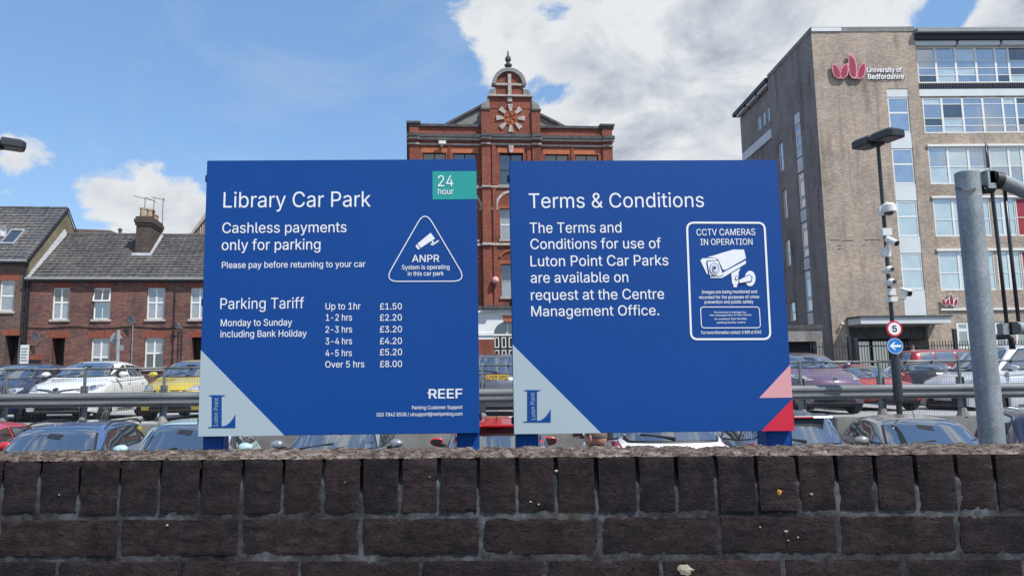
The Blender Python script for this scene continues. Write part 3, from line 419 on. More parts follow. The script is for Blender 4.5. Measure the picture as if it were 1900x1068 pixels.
def glyph(code):
    """fill a letter outline (non-zero winding) with horizontal trapezoids"""
    if code in _gc: return _gc[code]
    E = []
    for c in GL[code][1]:
        P = [(c[i]/1000, c[i+1]/1000) for i in range(0, len(c), 2)]
        for p, q in zip(P, P[1:]+P[:1]):
            if abs(p[1]-q[1]) > 1e-6: E.append((p[0], p[1], q[0], q[1], 1) if p[1] < q[1] else (q[0], q[1], p[0], p[1], -1))
    ys = {e[1] for e in E} | {e[3] for e in E}
    X = lambda e, y: e[0]+(e[2]-e[0])*(y-e[1])/(e[3]-e[1])
    for i, a in enumerate(E):
        for b_ in E[i+1:]:
            lo, hi = max(a[1], b_[1]), min(a[3], b_[3])
            if hi-lo < 1e-6: continue
            d0, d1 = X(a, lo)-X(b_, lo), X(a, hi)-X(b_, hi)
            if d0*d1 < 0: ys.add(lo+(hi-lo)*d0/(d0-d1))
    ys = sorted(ys); Q = []
    for y0, y1 in zip(ys[:-1], ys[1:]):
        if y1-y0 < 1e-5: continue
        ym = (y0+y1)/2; act = sorted((X(e, ym), k) for k, e in enumerate(E) if e[1] < ym < e[3]); wn = 0; st = None
        for x, k in act:
            pw = wn; wn += E[k][4]
            if pw == 0 and wn != 0: st = E[k]
            elif pw != 0 and wn == 0: Q.append(((X(st, y0), y0), (X(E[k], y0), y0), (X(E[k], y1), y1), (X(st, y1), y1)))
    _gc[code] = Q; return Q
def textmesh(txt):
    vs, fs, x = [], [], 0.0
    for ch in txt:
        if ch == ' ': x += GSP; continue
        for q in glyph(ord(ch)):
            k = len(vs); vs += [Vector((x+a, b_, 0)) for a, b_ in q]; fs.append((k, k+1, k+2, k+3))
        x += GL[ord(ch)][0]
    return vs, fs
def lettering(txt, x0, x1, z0, z1, y, mat, parent, xf=None, rot=False, name='lettering', th=.0015, bold=0):
    """text fitted to the ink box x0..x1 / z0..z1 on the plane y, facing -y"""
    vs, fs = textmesh(txt)
    if bold:
        vs2, fs2 = list(vs), list(fs)
        h = max(v.y for v in vs)*bold
        for dx, dz in ((h, 0), (0, h), (h, h)):
            k = len(vs2); vs2 += [v+Vector((dx, dz, 0)) for v in vs]; fs2 += [tuple(k+i for i in f) for f in fs]
        vs, fs = [Vector((v.x, v.y, (i//len(vs))*.0)) for i, v in enumerate(vs2)], fs2
    if rot: vs = [Vector((-v.y, v.x, v.z)) for v in vs]
    a0, a1 = min(v.x for v in vs), max(v.x for v in vs); b0, b1 = min(v.y for v in vs), max(v.y for v in vs)
    mb = MB(); n = len(vs); nb = 4 if bold else 1; per = n//nb
    for i, v in enumerate(vs):
        mb.v.append(Vector((x0+(v.x-a0)/(a1-a0)*(x1-x0), y-(i//per)*.00015, z0+(v.y-b0)/(b1-b0)*(z1-z0))))
    mb.f = list(fs)
    o = mb.build(name, mat, parent, xf); return o
class Fac:
    """vertical plane through pixel column ua at depth D, running to the right with yaw a; local x along, y inward, z up from zg"""
    def __init__(s, ua, D_, yaw, zg, P0=None):
        s.P0 = Vector(P0) if P0 else onY(ua, hor(ua), D_); s.P0.z = 0; s.a = R(yaw); s.d = Vector((math.cos(s.a), math.sin(s.a), 0)); s.n = Vector((-math.sin(s.a), math.cos(s.a), 0)); s.zg = zg
    def st(s, u, v, off=0):
        d = ray(u, v); c = CAM.copy(); P = s.P0+s.n*off
        t = (P-c).dot(s.n)/d.dot(s.n); q = c+d*t
        return (q-s.P0).dot(s.d), q.z-s.zg
    def x(s, u, v=None, off=0): return s.st(u, v if v is not None else hor(u), off)[0]
    def z(s, u, v, off=0): return s.st(u, v, off)[1]
    def loc(s): return (s.P0.x, s.P0.y, s.zg)
    def mat(s): return Matrix.Translation(s.loc()) @ Matrix.Rotation(s.a, 4, 'Z')
def wall(mb, x0, x1, z0, z1, y0, y1, holes=(), rev=.12, sides=True):
    """front wall at y0 with recessed openings, box back to y1"""
    xs = sorted({x0, x1, *[a for h in holes for a in h[:2] if x0 < a < x1]}); zs = sorted({z0, z1, *[a for h in holes for a in h[2:4] if z0 < a < z1]})
    for i in range(len(xs)-1):
        for j in range(len(zs)-1):
            cx, cz = (xs[i]+xs[i+1])/2, (zs[j]+zs[j+1])/2
            if any(h[0] < cx < h[1] and h[2] < cz < h[3] for h in holes): continue
            mb.quad((xs[i], y0, zs[j]), (xs[i+1], y0, zs[j]), (xs[i+1], y0, zs[j+1]), (xs[i], y0, zs[j+1]))
    for h in holes:
        a, b, c, d = h[:4]; r = h[4] if len(h) > 4 else rev; y = y0+r
        mb.quad((a, y0, c), (a, y, c), (a, y, d), (a, y0, d)); mb.quad((b, y0, c), (b, y0, d), (b, y, d), (b, y, c))
        mb.quad((a, y0, c), (b, y0, c), (b, y, c), (a, y, c)); mb.quad((a, y0, d), (a, y, d), (b, y, d), (b, y0, d))
    if sides:
        mb.quad((x0, y0, z0), (x0, y1, z0), (x0, y1, z1), (x0, y0, z1)); mb.quad((x1, y0, z0), (x1, y0, z1), (x1, y1, z1), (x1, y1, z0))
        mb.quad((x0, y1, z0), (x1, y1, z0), (x1, y1, z1), (x0, y1, z1)); mb.quad((x0, y0, z1), (x1, y0, z1), (x1, y1, z1), (x0, y1, z1))
def frame(mb, x0, x1, z0, z1, y0, y1, t, cols=(), rows=(), bt=None):
    bt = bt or t*.7
    mb.box(x0, x0+t, y0, y1, z0, z1); mb.box(x1-t, x1, y0, y1, z0, z1); mb.box(x0+t, x1-t, y0, y1, z0, z0+t); mb.box(x0+t, x1-t, y0, y1, z1-t, z1)
    for c in cols: mb.box(c-bt/2, c+bt/2, y0+.004, y1-.004, z0+t, z1-t)
    for r_ in rows: mb.box(x0+t, x1-t, y0+.007, y1-.007, r_-bt/2, r_+bt/2)
# ------------------------------------------------------------------ ground
ZL, ZD, ZN = 0.0, EYE-.93, .65
GY = 16.0
def struct(o): o['kind'] = 'structure'; return o
def sheet(name, mat, x0, x1, prof):
    mb = MB()
    for (ya, za), (yb, zb) in zip(prof[:-1], prof[1:]): mb.quad((x0, ya, za), (x1, ya, za), (x1, yb, zb), (x0, yb, zb))
    return struct(mb.build(name, mat))
sheet('pavement', 'paving', -60, 60, [(-60, ZN), (1.30, ZN)])
sheet('lower_car_park', 'asphalt', -90, 90, [(1.62, ZL), (GY-.02, ZL)])
sheet('upper_car_park', 'deck_surface', -90, 90, [(GY+.25, ZD), (26, ZD)])
sheet('street', 'asphalt', -300, 300, [(26, ZD), (30, EYE-.62), (34, EYE-.2), (60, EYE-.12), (900, EYE-.12)])
mb = MB(); mb.box(-90, 90, GY, GY+.25, -.3, ZD+.015)
rw = struct(mb.build('retaining_wall', 'concrete'))
mb = MB()
for i in range(-16, 17):
    for (ya, yb, z) in ((16.6, 21.4, ZD+.004), (9.9, 15.2, .004)): mb.box(i*2.5+.1, i*2.5+.2, ya, yb, z, z+.003)
struct(mb.build('bay_markings', 'road_paint'))
# ------------------------------------------------------------------ near brick wall
HB = .1484
pL, pR = onZ(0, 853.7, EYE-HB), onZ(1900, 840, EYE-HB)
WYAW = math.degrees(math.atan2(pR.y-pL.y, pR.x-pL.x))
W = Fac(0, 1, WYAW, EYE-HB, (pL.x, pL.y, 0))       # local z = 0 at the top arris
wall_o = thing('brick_wall', 'low dark brick wall with weathered brick-on-edge top along the front', 'wall', W.loc(), W.a)
def roughbox(x0, x1, y0, y1, z0, z1, step, amp, seed, edge=.0014):
    """front (-y), top, two ends of a worn brick as one displaced skin"""
    nx = max(2, round((x1-x0)/step)); nz = max(2, round((z1-z0)/step)); ny = 6
    V, Fc = [], []
    cx, cy, cz = (x0+x1)/2, (y0+y1)/2, (z0+z1)/2; key = {}
    def P(x, y, z):
        k_ = (round(x, 5), round(y, 5), round(z, 5))
        if k_ in key: return key[k_]
        p = Vector((x, y, z)); q = Vector(p)
        ex = min(x-x0, x1-x); ez = min(z-z0, z1-z); ey = y-y0
        n_ = noise.noise((p+Vector((seed*3.1, seed, 0)))*55)*.6+noise.noise((p+Vector((seed, 0, 3)))*150)*.5+noise.noise((p+Vector((seed, 9, 3)))*14)*.7
        chip = max(0, noise.noise((p+Vector((0, seed, 7)))*28)-.12)*3.2
        rd = edge*(1+chip*1.1)
        a_ = sum(1 for e in (ex, ez, ey) if e < step*.6)
        if ey < step*.6: q.y += amp*n_+ (rd*1.0 if (ex < step*.6 or ez < step*.6) else 0)
        if ez < step*.6: q.z += (1 if z < cz else -1)*(rd*(.5 if a_ > 1 else 0)+amp*(.6+n_)*.7)
        if ex < step*.6: q.x += (1 if x < cx else -1)*(rd*(.5 if a_ > 1 else 0)+amp*(.6+n_)*.7)
        V.append(q-Vector((cx, cy, cz))); key[k_] = len(V)-1; return len(V)-1
    def g(f, na, nb):
        for i in range(na):
            for j in range(nb): Fc.append((f(i, j), f(i+1, j), f(i+1, j+1), f(i, j+1)))
    X = lambda i: x0+(x1-x0)*i/nx; Z = lambda j: z0+(z1-z0)*j/nz; Y = lambda k: y0+(y1-y0)*(k/ny)**1.6
    g(lambda i, j: P(X(i), y0, Z(j)), nx, nz); g(lambda i, k: P(X(i), Y(k), z1), nx, ny); g(lambda i, k: P(X(i), Y(ny-k), z0), nx, ny)
    g(lambda k, j: P(x1, Y(k), Z(j)), ny, nz); g(lambda k, j: P(x0, Y(ny-k), Z(j)), ny, nz)
    b = MB(); b.v = V; b.f = Fc; return b, (cx, cy, cz)
def brick(x0, x1, z0, z1, depth, seed, y0=0):
    b, c = roughbox(x0, x1, y0+random.uniform(-.0012, .0016), y0+depth, z0, z1, .0085, .0008, seed)
    o = b.build('brick', 'dark_brick', wall_o, smooth=R(40)); o.location = c; o.rotation_euler = (0, R(random.uniform(-.35, .35)), 0)
TH = .158
# joints measured along the wall (pixel columns) for the three courses in view
j0 = [-147, -74, 2, 71.4, 145.8, 220.5, 294.6, 369.7, 448.5, 525, 599, 670, 742.7, 815, 888, 960, 1033, 1108, 1184, 1256.5, 1331, 1405.5, 1482, 1554.5, 1626.5, 1701.5, 1778, 1849.5, 1923, 1996, 2070]
j1 = [-450, -226, -3, 220.5, 446, 670, 892.5, 1114, 1336, 1558, 1778.5, 2003, 2228]
j2 = [-341, -118, 106, 332.7, 555.6, 781, 1008.7, 1229, 1455, 1681, 1905, 2130]
X0, X1 = W.x(-147, 900), W.x(2070, 900)
rows = [(j0, -.001, -.1025, 900, .0066), (j1, -.1125, -.1792, 990, .0086), (j2, -.1895, -.2562, 1075, .0086), (j1, -.268, -.333, 1150, .0086), (j2, -.345, -.41, 1220, .0086)]
sd_ = 0
for (js, zt, zb, vv, jw) in rows:
    for a, b in zip(js[:-1], js[1:]):
        sd_ += 1; xa, xb = W.x(a, min(vv, 1068)), W.x(b, min(vv, 1068))
        brick(xa+jw/2*random.uniform(.7, 1.2), xb-jw/2*random.uniform(.7, 1.2), zb+random.uniform(-.001, .001), zt+(random.uniform(-.003, 0) if js is j0 else 0), TH if js is j0 else .1, sd_)
# mortar bed, slightly recessed and uneven
mb = MB(); st_ = .0075; nx = int((X1-X0)/st_); nz = int(.41/st_)
jx = [W.x(q, 900) for q in j0]
for i in range(nx+1):
    x = X0+i*st_; keep = noise.noise(Vector((x*9, 4, 1)))
    for j in range(nz+1):
        z = -.41+.41*j/nz
        rec = .0034+.0022*noise.noise(Vector((x*22, z*22, 5)))+.0022*noise.noise(Vector((x*130, z*130, 2)))
        if z > -.09:                     # perpends of the top course are washed out towards the top
            k_ = max(0, (z+.055+.03*keep)/.04); rec += .024*min(1, k_)
        mb.v.append(Vector((x, rec, z-.006 if j == nz else z)))
for i in range(nx):
    for j in range(nz): a = i*(nz+1)+j; mb.f.append((a, a+nz+1, a+nz+2, a+1))
mb.build('mortar', 'mortar', wall_o, smooth=True)
mb = MB(); mb.box(X0-.2, X1+.2, .045, TH-.004, -.42, -.012); mb.box(X0-.3, X1+.3, .002, TH, -1.36, -.42); mb.box(X0-.3, X1+.3, TH-.06, TH-.003, -(EYE-HB), -1.36)
mb.build('wall_core', 'dark_brick', wall_o)
# crumbly layer of old mortar, lichen and grit, coloured paler to look sunlit
mb = MB(); sx = .006; nx = int((X1-X0)/sx); ny = 30
for i in range(nx+1):
    x = X0+i*sx
    e0 = .006+.011*noise.noise(Vector((x*17, 1, 0)))+.009*noise.noise(Vector((x*75, 1, 4)))
    near = min(abs(x-q) for q in jx)
    if near < .006: e0 += .006
    for j in range(ny+1):
        t = j/ny; y = e0+(TH-e0)*t
        z = .0018+.0040*noise.noise(Vector((x*38, y*38, 0)))+.0034*noise.noise(Vector((x*120, y*120, 3)))+.003*noise.noise(Vector((x*9, y*9, 3)))
        if near < .009: z -= .0035
        if j == 0: z = -.004-.003*abs(noise.noise(Vector((x*60, 3, 3))))
        if j == 1: z = z*.5-.001
        if j == ny: z = -.01
        mb.v.append(Vector((x, y, z+.002)))
for i in range(nx):
    for j in range(ny): a = i*(ny+1)+j; mb.f.append((a, a+1, a+ny+2, a+ny+1))
mb.build('weathered_sunlit_top', 'weathered_sunlit_crust', wall_o, smooth=True)
# loose grit on the top
mb = MB()
for i in range(1500):
    x = random.uniform(X0, X1); y = random.uniform(.004, TH); r = random.uniform(.0008, .0032); k = len(mb.v)
    for q in ((1, 0, 0), (0, 1, 0), (-1, 0, 0), (0, -1, 0), (0, 0, 1)): mb.v.append(Vector((x+q[0]*r*random.uniform(.6, 1.4), y+q[1]*r, .003+q[2]*r*1.3)))
    for a, b in ((0, 1), (1, 2), (2, 3), (3, 0)): mb.f.append((k+a, k+b, k+4))
tag(mb.build('grit', 'weathered_sunlit_crust', wall_o), kind='stuff')
def patch_blob(u, v, r, mat, name, asp=1):
    x, z = W.st(u, v); mb = MB(); n = 14; k = 0
    mb.v.append(Vector((x, -.0035, z)))
    for j in range(n): t = 2*math.pi*j/n; rr = r*random.uniform(.6, 1.15); mb.v.append(Vector((x+rr*math.cos(t)*asp, -.0008, z+rr*math.sin(t))))
    for j in range(n): mb.f.append((0, 1+j, 1+(j+1) % n))
    mb.build(name, mat, wall_o)
patch_blob(1445, 912, .0065, 'lichen_yellow', 'yellow_lichen')
patch_blob(1272, 1056, .012, 'lichen_pale', 'pale_lichen', 1.3)
for (u, v, r) in ((1458, 985, .0028), (1410, 977, .0016), (1480, 996, .002), (310, 974, .0022), (110, 917, .0014), (1032, 873, .003), (1505, 916, .0024), (797, 884, .0014), (1462, 1002, .0015), (984, 930, .002), (999, 935, .002)): patch_blob(u, v, r, 'lichen_pale', 'pale_lichen', 1.3)
# ------------------------------------------------------------------ the two big signs
def flat(S, root, px, mat, name, y=0, th=.0015):
    pts = [S.st(u, v, y) for u, v in px]; mb = MB(); mb.prism(pts, y-th, y); return mb.build(name, mat, root)
def ring(S, root, px, wpx, mat, name, y=0, th=.0015, closed=True):
    pts = [Vector(S.st(u, v, y)) for u, v in px]; wd = wpx/F*S.D; n = len(pts); mb = MB(); L, Rr = [], []
    for i, p in enumerate(pts):
        a = pts[i-1] if (i or closed) else p; b = pts[(i+1) % n] if (i < n-1 or closed) else p
        d = (b-a).normalized(); nn = Vector((-d.y, d.x))*wd/2; L.append(p+nn); Rr.append(p-nn)
    for i in range(n if closed else n-1):
        j = (i+1) % n; mb.quad((L[i].x, y-th, L[i].y), (Rr[i].x, y-th, Rr[i].y), (Rr[j].x, y-th, Rr[j].y), (L[j].x, y-th, L[j].y))
    return mb.build(name, mat, root)
def rnd(pts, r, n=7):
    """round the corners of a pixel polygon"""
    out_ = []; P = [Vector(p) for p in pts]; m_ = len(P)
    for i in range(m_):
        p = P[i]; a = (P[i-1]-p); b = (P[(i+1) % m_]-p); la, lb = a.length, b.length; a.normalize(); b.normalize()
        ang = a.angle(b); t = min(r/math.tan(ang/2), la*.49, lb*.49); A, B = p+a*t, p+b*t
        for k in range(n+1):
            s = k/n; q = A*(1-s)**2+p*2*s*(1-s)+B*s*s; out_.append((q.x, q.y))
    return out_
def sign_base(c, yaw, posts, label, D_=4.0):
    (lu, lv), (ru, rv), (tlu, tlv), (tru, trv) = c
    S = Fac(lu, D_, yaw, 0.0); S.D = D_
    x0 = (S.x(lu, lv)+S.x(tlu, tlv))/2; x1 = (S.x(ru, rv)+S.x(tru, trv))/2
    z0 = (S.z(lu, lv)+S.z(ru, rv))/2; z1 = (S.z(tlu, tlv)+S.z(tru, trv))/2
    root = thing('car_park_sign', label, 'sign', S.loc(), S.a)
    mb = MB(); mb.box(x0, x1, .0, .045, z0, z1); mb.build('sign_panel', 'blue_steel', root, bevel=.002)
    for (a, b) in posts:
        pa, pb = S.x(a, 825, .05), S.x(b, 825, .05); mb = MB(); mb.box(pa, pb, .048, .048+(pb-pa), 0, z1-.15); mb.build('sign_post', 'blue_steel', root, bevel=.006)
        mb = MB(); mb.box(pa-.06, pb+.06, .01, .048+(pb-pa)+.04, 0, .012); mb.build('base_plate', 'blue_steel', root)
    for v in (330, 560, 780):
        for sx_, e in ((x0, -1), (x1, 1)):
            z = S.z(lu, v); mb = MB(); mb.box(min(sx_, sx_+e*.012), max(sx_, sx_+e*.012), .012, .034, z-.02, z+.02); mb.build('edge_clip', 'trim_black', root, bevel=.003)
    return S, root, x0, x1, z0, z1
def T(S, root, txt, u0, u1, v0, v1, mat='sign_white', y=-.0015, **k):
    um, vm = (u0+u1)/2, (v0+v1)/2
    return lettering(txt, S.x(u0, vm), S.x(u1, vm), S.z(um, v1), S.z(um, v0), y, mat, root, **k)
def luton_L(S, root, u0, v0, u1, v1, tu, tv):
    wd, h = u1-u0, v1-v0
    P = lambda a, b: (u0+a*wd, v0+b*h)
    pts = [P(.03, 0), P(.64, 0), P(.60, .018), P(.53, .035), P(.50, .05), P(.50, .955), P(.66, .93), P(.80, .84), P(.91, .72), P(1.0, .585), P(1.0, 1.0), P(.0, 1.0), P(.0, .985), P(.10, .975), P(.145, .955), P(.145, .05), P(.12, .035), P(.06, .018)]
    flat(S, root, pts, 'blue_steel', 'logo_letter', -.002, .0015)
    lettering('Luton Point', S.x(tu[0], tv[0]), S.x(tu[1], tv[0]), S.z(tu[0], tv[1]), S.z(tu[0], tv[0]), -.0055, 'sign_pale', root, rot=True)
S, sg, x0, x1, z0, z1 = sign_base([(369, 808), (892, 804), (383, 298), (882, 295)], .9, [(376, 414), (848, 890)], 'blue library car park sign listing the parking tariff')
mx_ = (x0+x1)/2
bl = (S.x(369, 808), z0)
mb = MB(); a = S.st(372, 649); b = S.st(527.5, 807.5); mb.prism([(x0, z0), (b[0], z0), (x0, a[1])], -.0015, -.0002); mb.build('pale_corner', 'sign_pale', sg)
a = S.st(802.3, 318); b = S.st(803.5, 370.3); mb = MB(); mb.prism([(a[0], b[1]), (x1, b[1]), (x1, a[1]), (a[0], a[1])], -.0015, -.0002); mb.build('teal_panel', 'sign_teal', sg)
T(S, sg, '24', 812.5, 841, 325.5, 346, y=-.0035); T(S, sg, 'hour', 812.5, 841.5, 349.5, 361, y=-.0035, bold=.02)
for t, a, b, c, d, bo in (('Library Car Park', 414.8, 688, 355, 392.4, 0), ('Cashless payments', 412.7, 643, 412, 437.2, .01), ('only for parking', 411.5, 594.6, 443, 469.4, .01),
        ('Please pay before returning to your car', 411.8, 678, 484.2, 499.8, .02), ('ANPR', 764.5, 815, 472.7, 486, .03), ('System is operating', 745.7, 834, 491, 502, .03), ('in this car park', 756.5, 823.3, 503, 513.5, .03),
        ('Parking Tariff', 409, 564, 551.5, 578.4, .0), ('Monday to Sunday', 409.7, 542, 591.5, 608, .02), ('including Bank Holiday', 409, 569, 612, 628.5, .02),
        ('Up to 1hr', 604, 669, 561.5, 577.5, .02), ('1-2 hrs', 604.7, 653.3, 582.3, 595, .02), ('2-3 hrs', 604, 653.3, 604.5, 617, .02), ('3-4 hrs', 604, 653.3, 626.4, 638.8, .02), ('4-5 hrs', 603.8, 653, 648.3, 660.7, .02), ('Over 5 hrs', 603.6, 676, 669, 681.6, .02),
        ('£1.50', 704.9, 745.6, 562, 574.2, .02), ('£2.20', 704.9, 745.6, 582.6, 594.8, .02), ('£3.20', 704.9, 745.8, 604.3, 616.6, .02), ('£4.20', 704.9, 745.8, 626, 638.2, .02), ('£5.20', 704.9, 746, 646.5, 658.9, .02), ('£8.00', 704.9, 746, 668.5, 680.8, .02),
        ('REEF', 795.5, 858, 720.8, 738.6, .05), ('Parking Customer Support', 764.4, 858, 751.5, 760.5, .03), ('020 7842 8508 / uksupport@reefparking.com', 698.8, 858, 764, 773.2, .03)):
    T(S, sg, t, a, b, c, d, bold=bo)
flat(S, sg, [(793, 727.6), (799, 727.6), (799, 729.8), (793, 729.8)], 'sign_white', 'logo_bar', -.001)
ring(S, sg, rnd([(788.5, 390), (866, 521.4), (713, 521.9)], 15), 1.8, 'sign_white', 'warning_triangle', -.001)
c5 = lambda l: [(360+x/3.337, 280+y/3.337) for x, y in l]
for i, q in enumerate(([(1383, 574), (1465, 507), (1492, 542), (1404, 600)], [(1379, 578), (1400, 603), (1388, 611), (1371, 590)], [(1463, 578), (1470, 571), (1478, 574), (1513, 551), (1517, 558), (1480, 585), (1470, 583)], [(1471, 560), (1480, 553), (1489, 575), (1480, 580)])):
    flat(S, sg, c5(q), 'sign_white', 'camera_symbol', -.001)
luton_L(S, sg, 386, 732.4, 436.7, 793, (397.8, 405.8), (737.5, 789.5))
S, sg, x0, x1, z0, z1 = sign_base([(953, 803), (1475, 800), (946, 298), (1441, 297)], 1.2, [(959, 999), (1424, 1471)], 'blue terms and conditions sign with camera notice panel')
a = S.st(951.5, 639); b = S.st(1115, 801); mb = MB(); mb.prism([(x0, z0), (b[0], z0), (x0, a[1])], -.0015, -.0002); mb.build('pale_corner', 'sign_pale', sg)
a = S.st(1408.6, 737.7); b = S.st(1466, 676); mb = MB(); mb.prism([(a[0], a[1]), (x1, a[1]), (x1, b[1])], -.0015, -.0002); mb.build('pink_triangle', 'sign_pink', sg)
a = S.st(1412.5, 800); b = S.st(1470, 739.5); mb = MB(); mb.prism([(a[0], z0), (x1, z0), (x1, b[1])], -.0015, -.0002); mb.build('red_triangle', 'sign_red', sg)
for t, a, b, c, d, bo in (('Terms & Conditions', 981, 1305.6, 357.3, 385.5, 0), ('The Terms and', 982.9, 1152.8, 412.5, 432.4, .012), ('Conditions for use of', 984, 1226, 441.6, 461.8, .012), ('Luton Point Car Parks', 984, 1239.7, 473, 493.6, .012),
        ('are available on', 984.6, 1165.4, 504, 524.4, .012), ('request at the Centre', 985, 1232, 536, 561, .012), ('Management Office.', 985.6, 1222.6, 566, 591.2, .012),
        ('CCTV CAMERAS', 1292, 1401, 424.3, 436.8, .02), ('IN OPERATION', 1299.3, 1396, 442.7, 454.6, .02), ('Images are being monitored and', 1301.6, 1404.3, 537.7, 546, .04),
        ('recorded for the purposes of crime', 1297, 1408.3, 547.5, 555.5, .04), ('prevention and public safety', 1307, 1397.5, 556.4, 564.5, .04), ('This scheme is managed by', 1324, 1384, 577.2, 581.4, .04),
        ('the management of the centre', 1316.5, 1394, 582.4, 586.6, .04), ('to contact the facility', 1325.5, 1385.5, 589.3, 593.8, .04), ('parking facility centre', 1330, 1382.5, 596, 600.4, .04), ('For more information contact: 0 800 at 0345', 1301, 1412.4, 612.8, 619.3, .04)):
    T(S, sg, t, a, b, c, d, bold=bo)
ring(S, sg, rnd([(1274.4, 413), (1418.2, 413.4), (1429.5, 628.6), (1282.4, 629)], 13), 3.8, 'sign_white', 'notice_border', -.001)
ring(S, sg, rnd([(1299.5, 569.3), (1408.5, 569.3), (1411, 607.7), (1301.5, 608)], 6), 1.5, 'sign_white', 'inner_border', -.001)
luton_L(S, sg, 971, 723, 1021.8, 782.8, (983.6, 991.8), (728, 778))
c8 = lambda l: [(1260+x/4.45, 400+y/4.45) for x, y in l]
icon = lambda pts, mat='sign_white', y=-.001: flat(S, sg, c8(pts), mat, 'camera_symbol', y)
icon([(232, 344), (445, 280), (535, 280), (552, 352), (385, 447), (362, 447), (322, 360), (300, 347)])
icon([(360, 470), (552, 368), (550, 396), (375, 502), (352, 514), (258, 514), (256, 506), (350, 504), (364, 490)])
icon([(176, 372), (190, 352), (300, 350), (316, 366), (228, 372), (222, 392), (238, 486), (228, 480)])
icon(rnd([(232, 378), (322, 372), (362, 488), (346, 498), (252, 494)], 14, 4))
def disc(cx, cy, rx, ry, mat, y, n=20): icon([(cx+rx*math.cos(2*math.pi*i/n), cy+ry*math.sin(2*math.pi*i/n)) for i in range(n)], mat, y)
disc(292, 438, 40, 50, 'blue_steel', -.003); disc(292, 438, 35, 45, 'sign_white', -.005); disc(296, 436, 24, 31, 'blue_steel', -.007); disc(297, 436, 20, 27, 'sign_white', -.009); disc(294, 430, 11, 14, 'blue_steel', -.011)
icon([(430, 478), (505, 432), (490, 470), (490, 560), (478, 568), (476, 590), (450, 590), (448, 568), (438, 560)])
disc(476, 512, 14, 18, 'blue_steel', -.003); disc(476, 512, 10, 13, 'sign_white', -.005)
disc(586, 518, 44, 64, 'sign_white', -.001); icon(rnd([(490, 532), (505, 520), (575, 485), (606, 500), (600, 545), (500, 560)], 12, 4), 'blue_steel', -.003); icon(rnd([(494, 536), (508, 524), (577, 491), (598, 504), (594, 538), (500, 556)], 10, 4), 'sign_white', -.005)
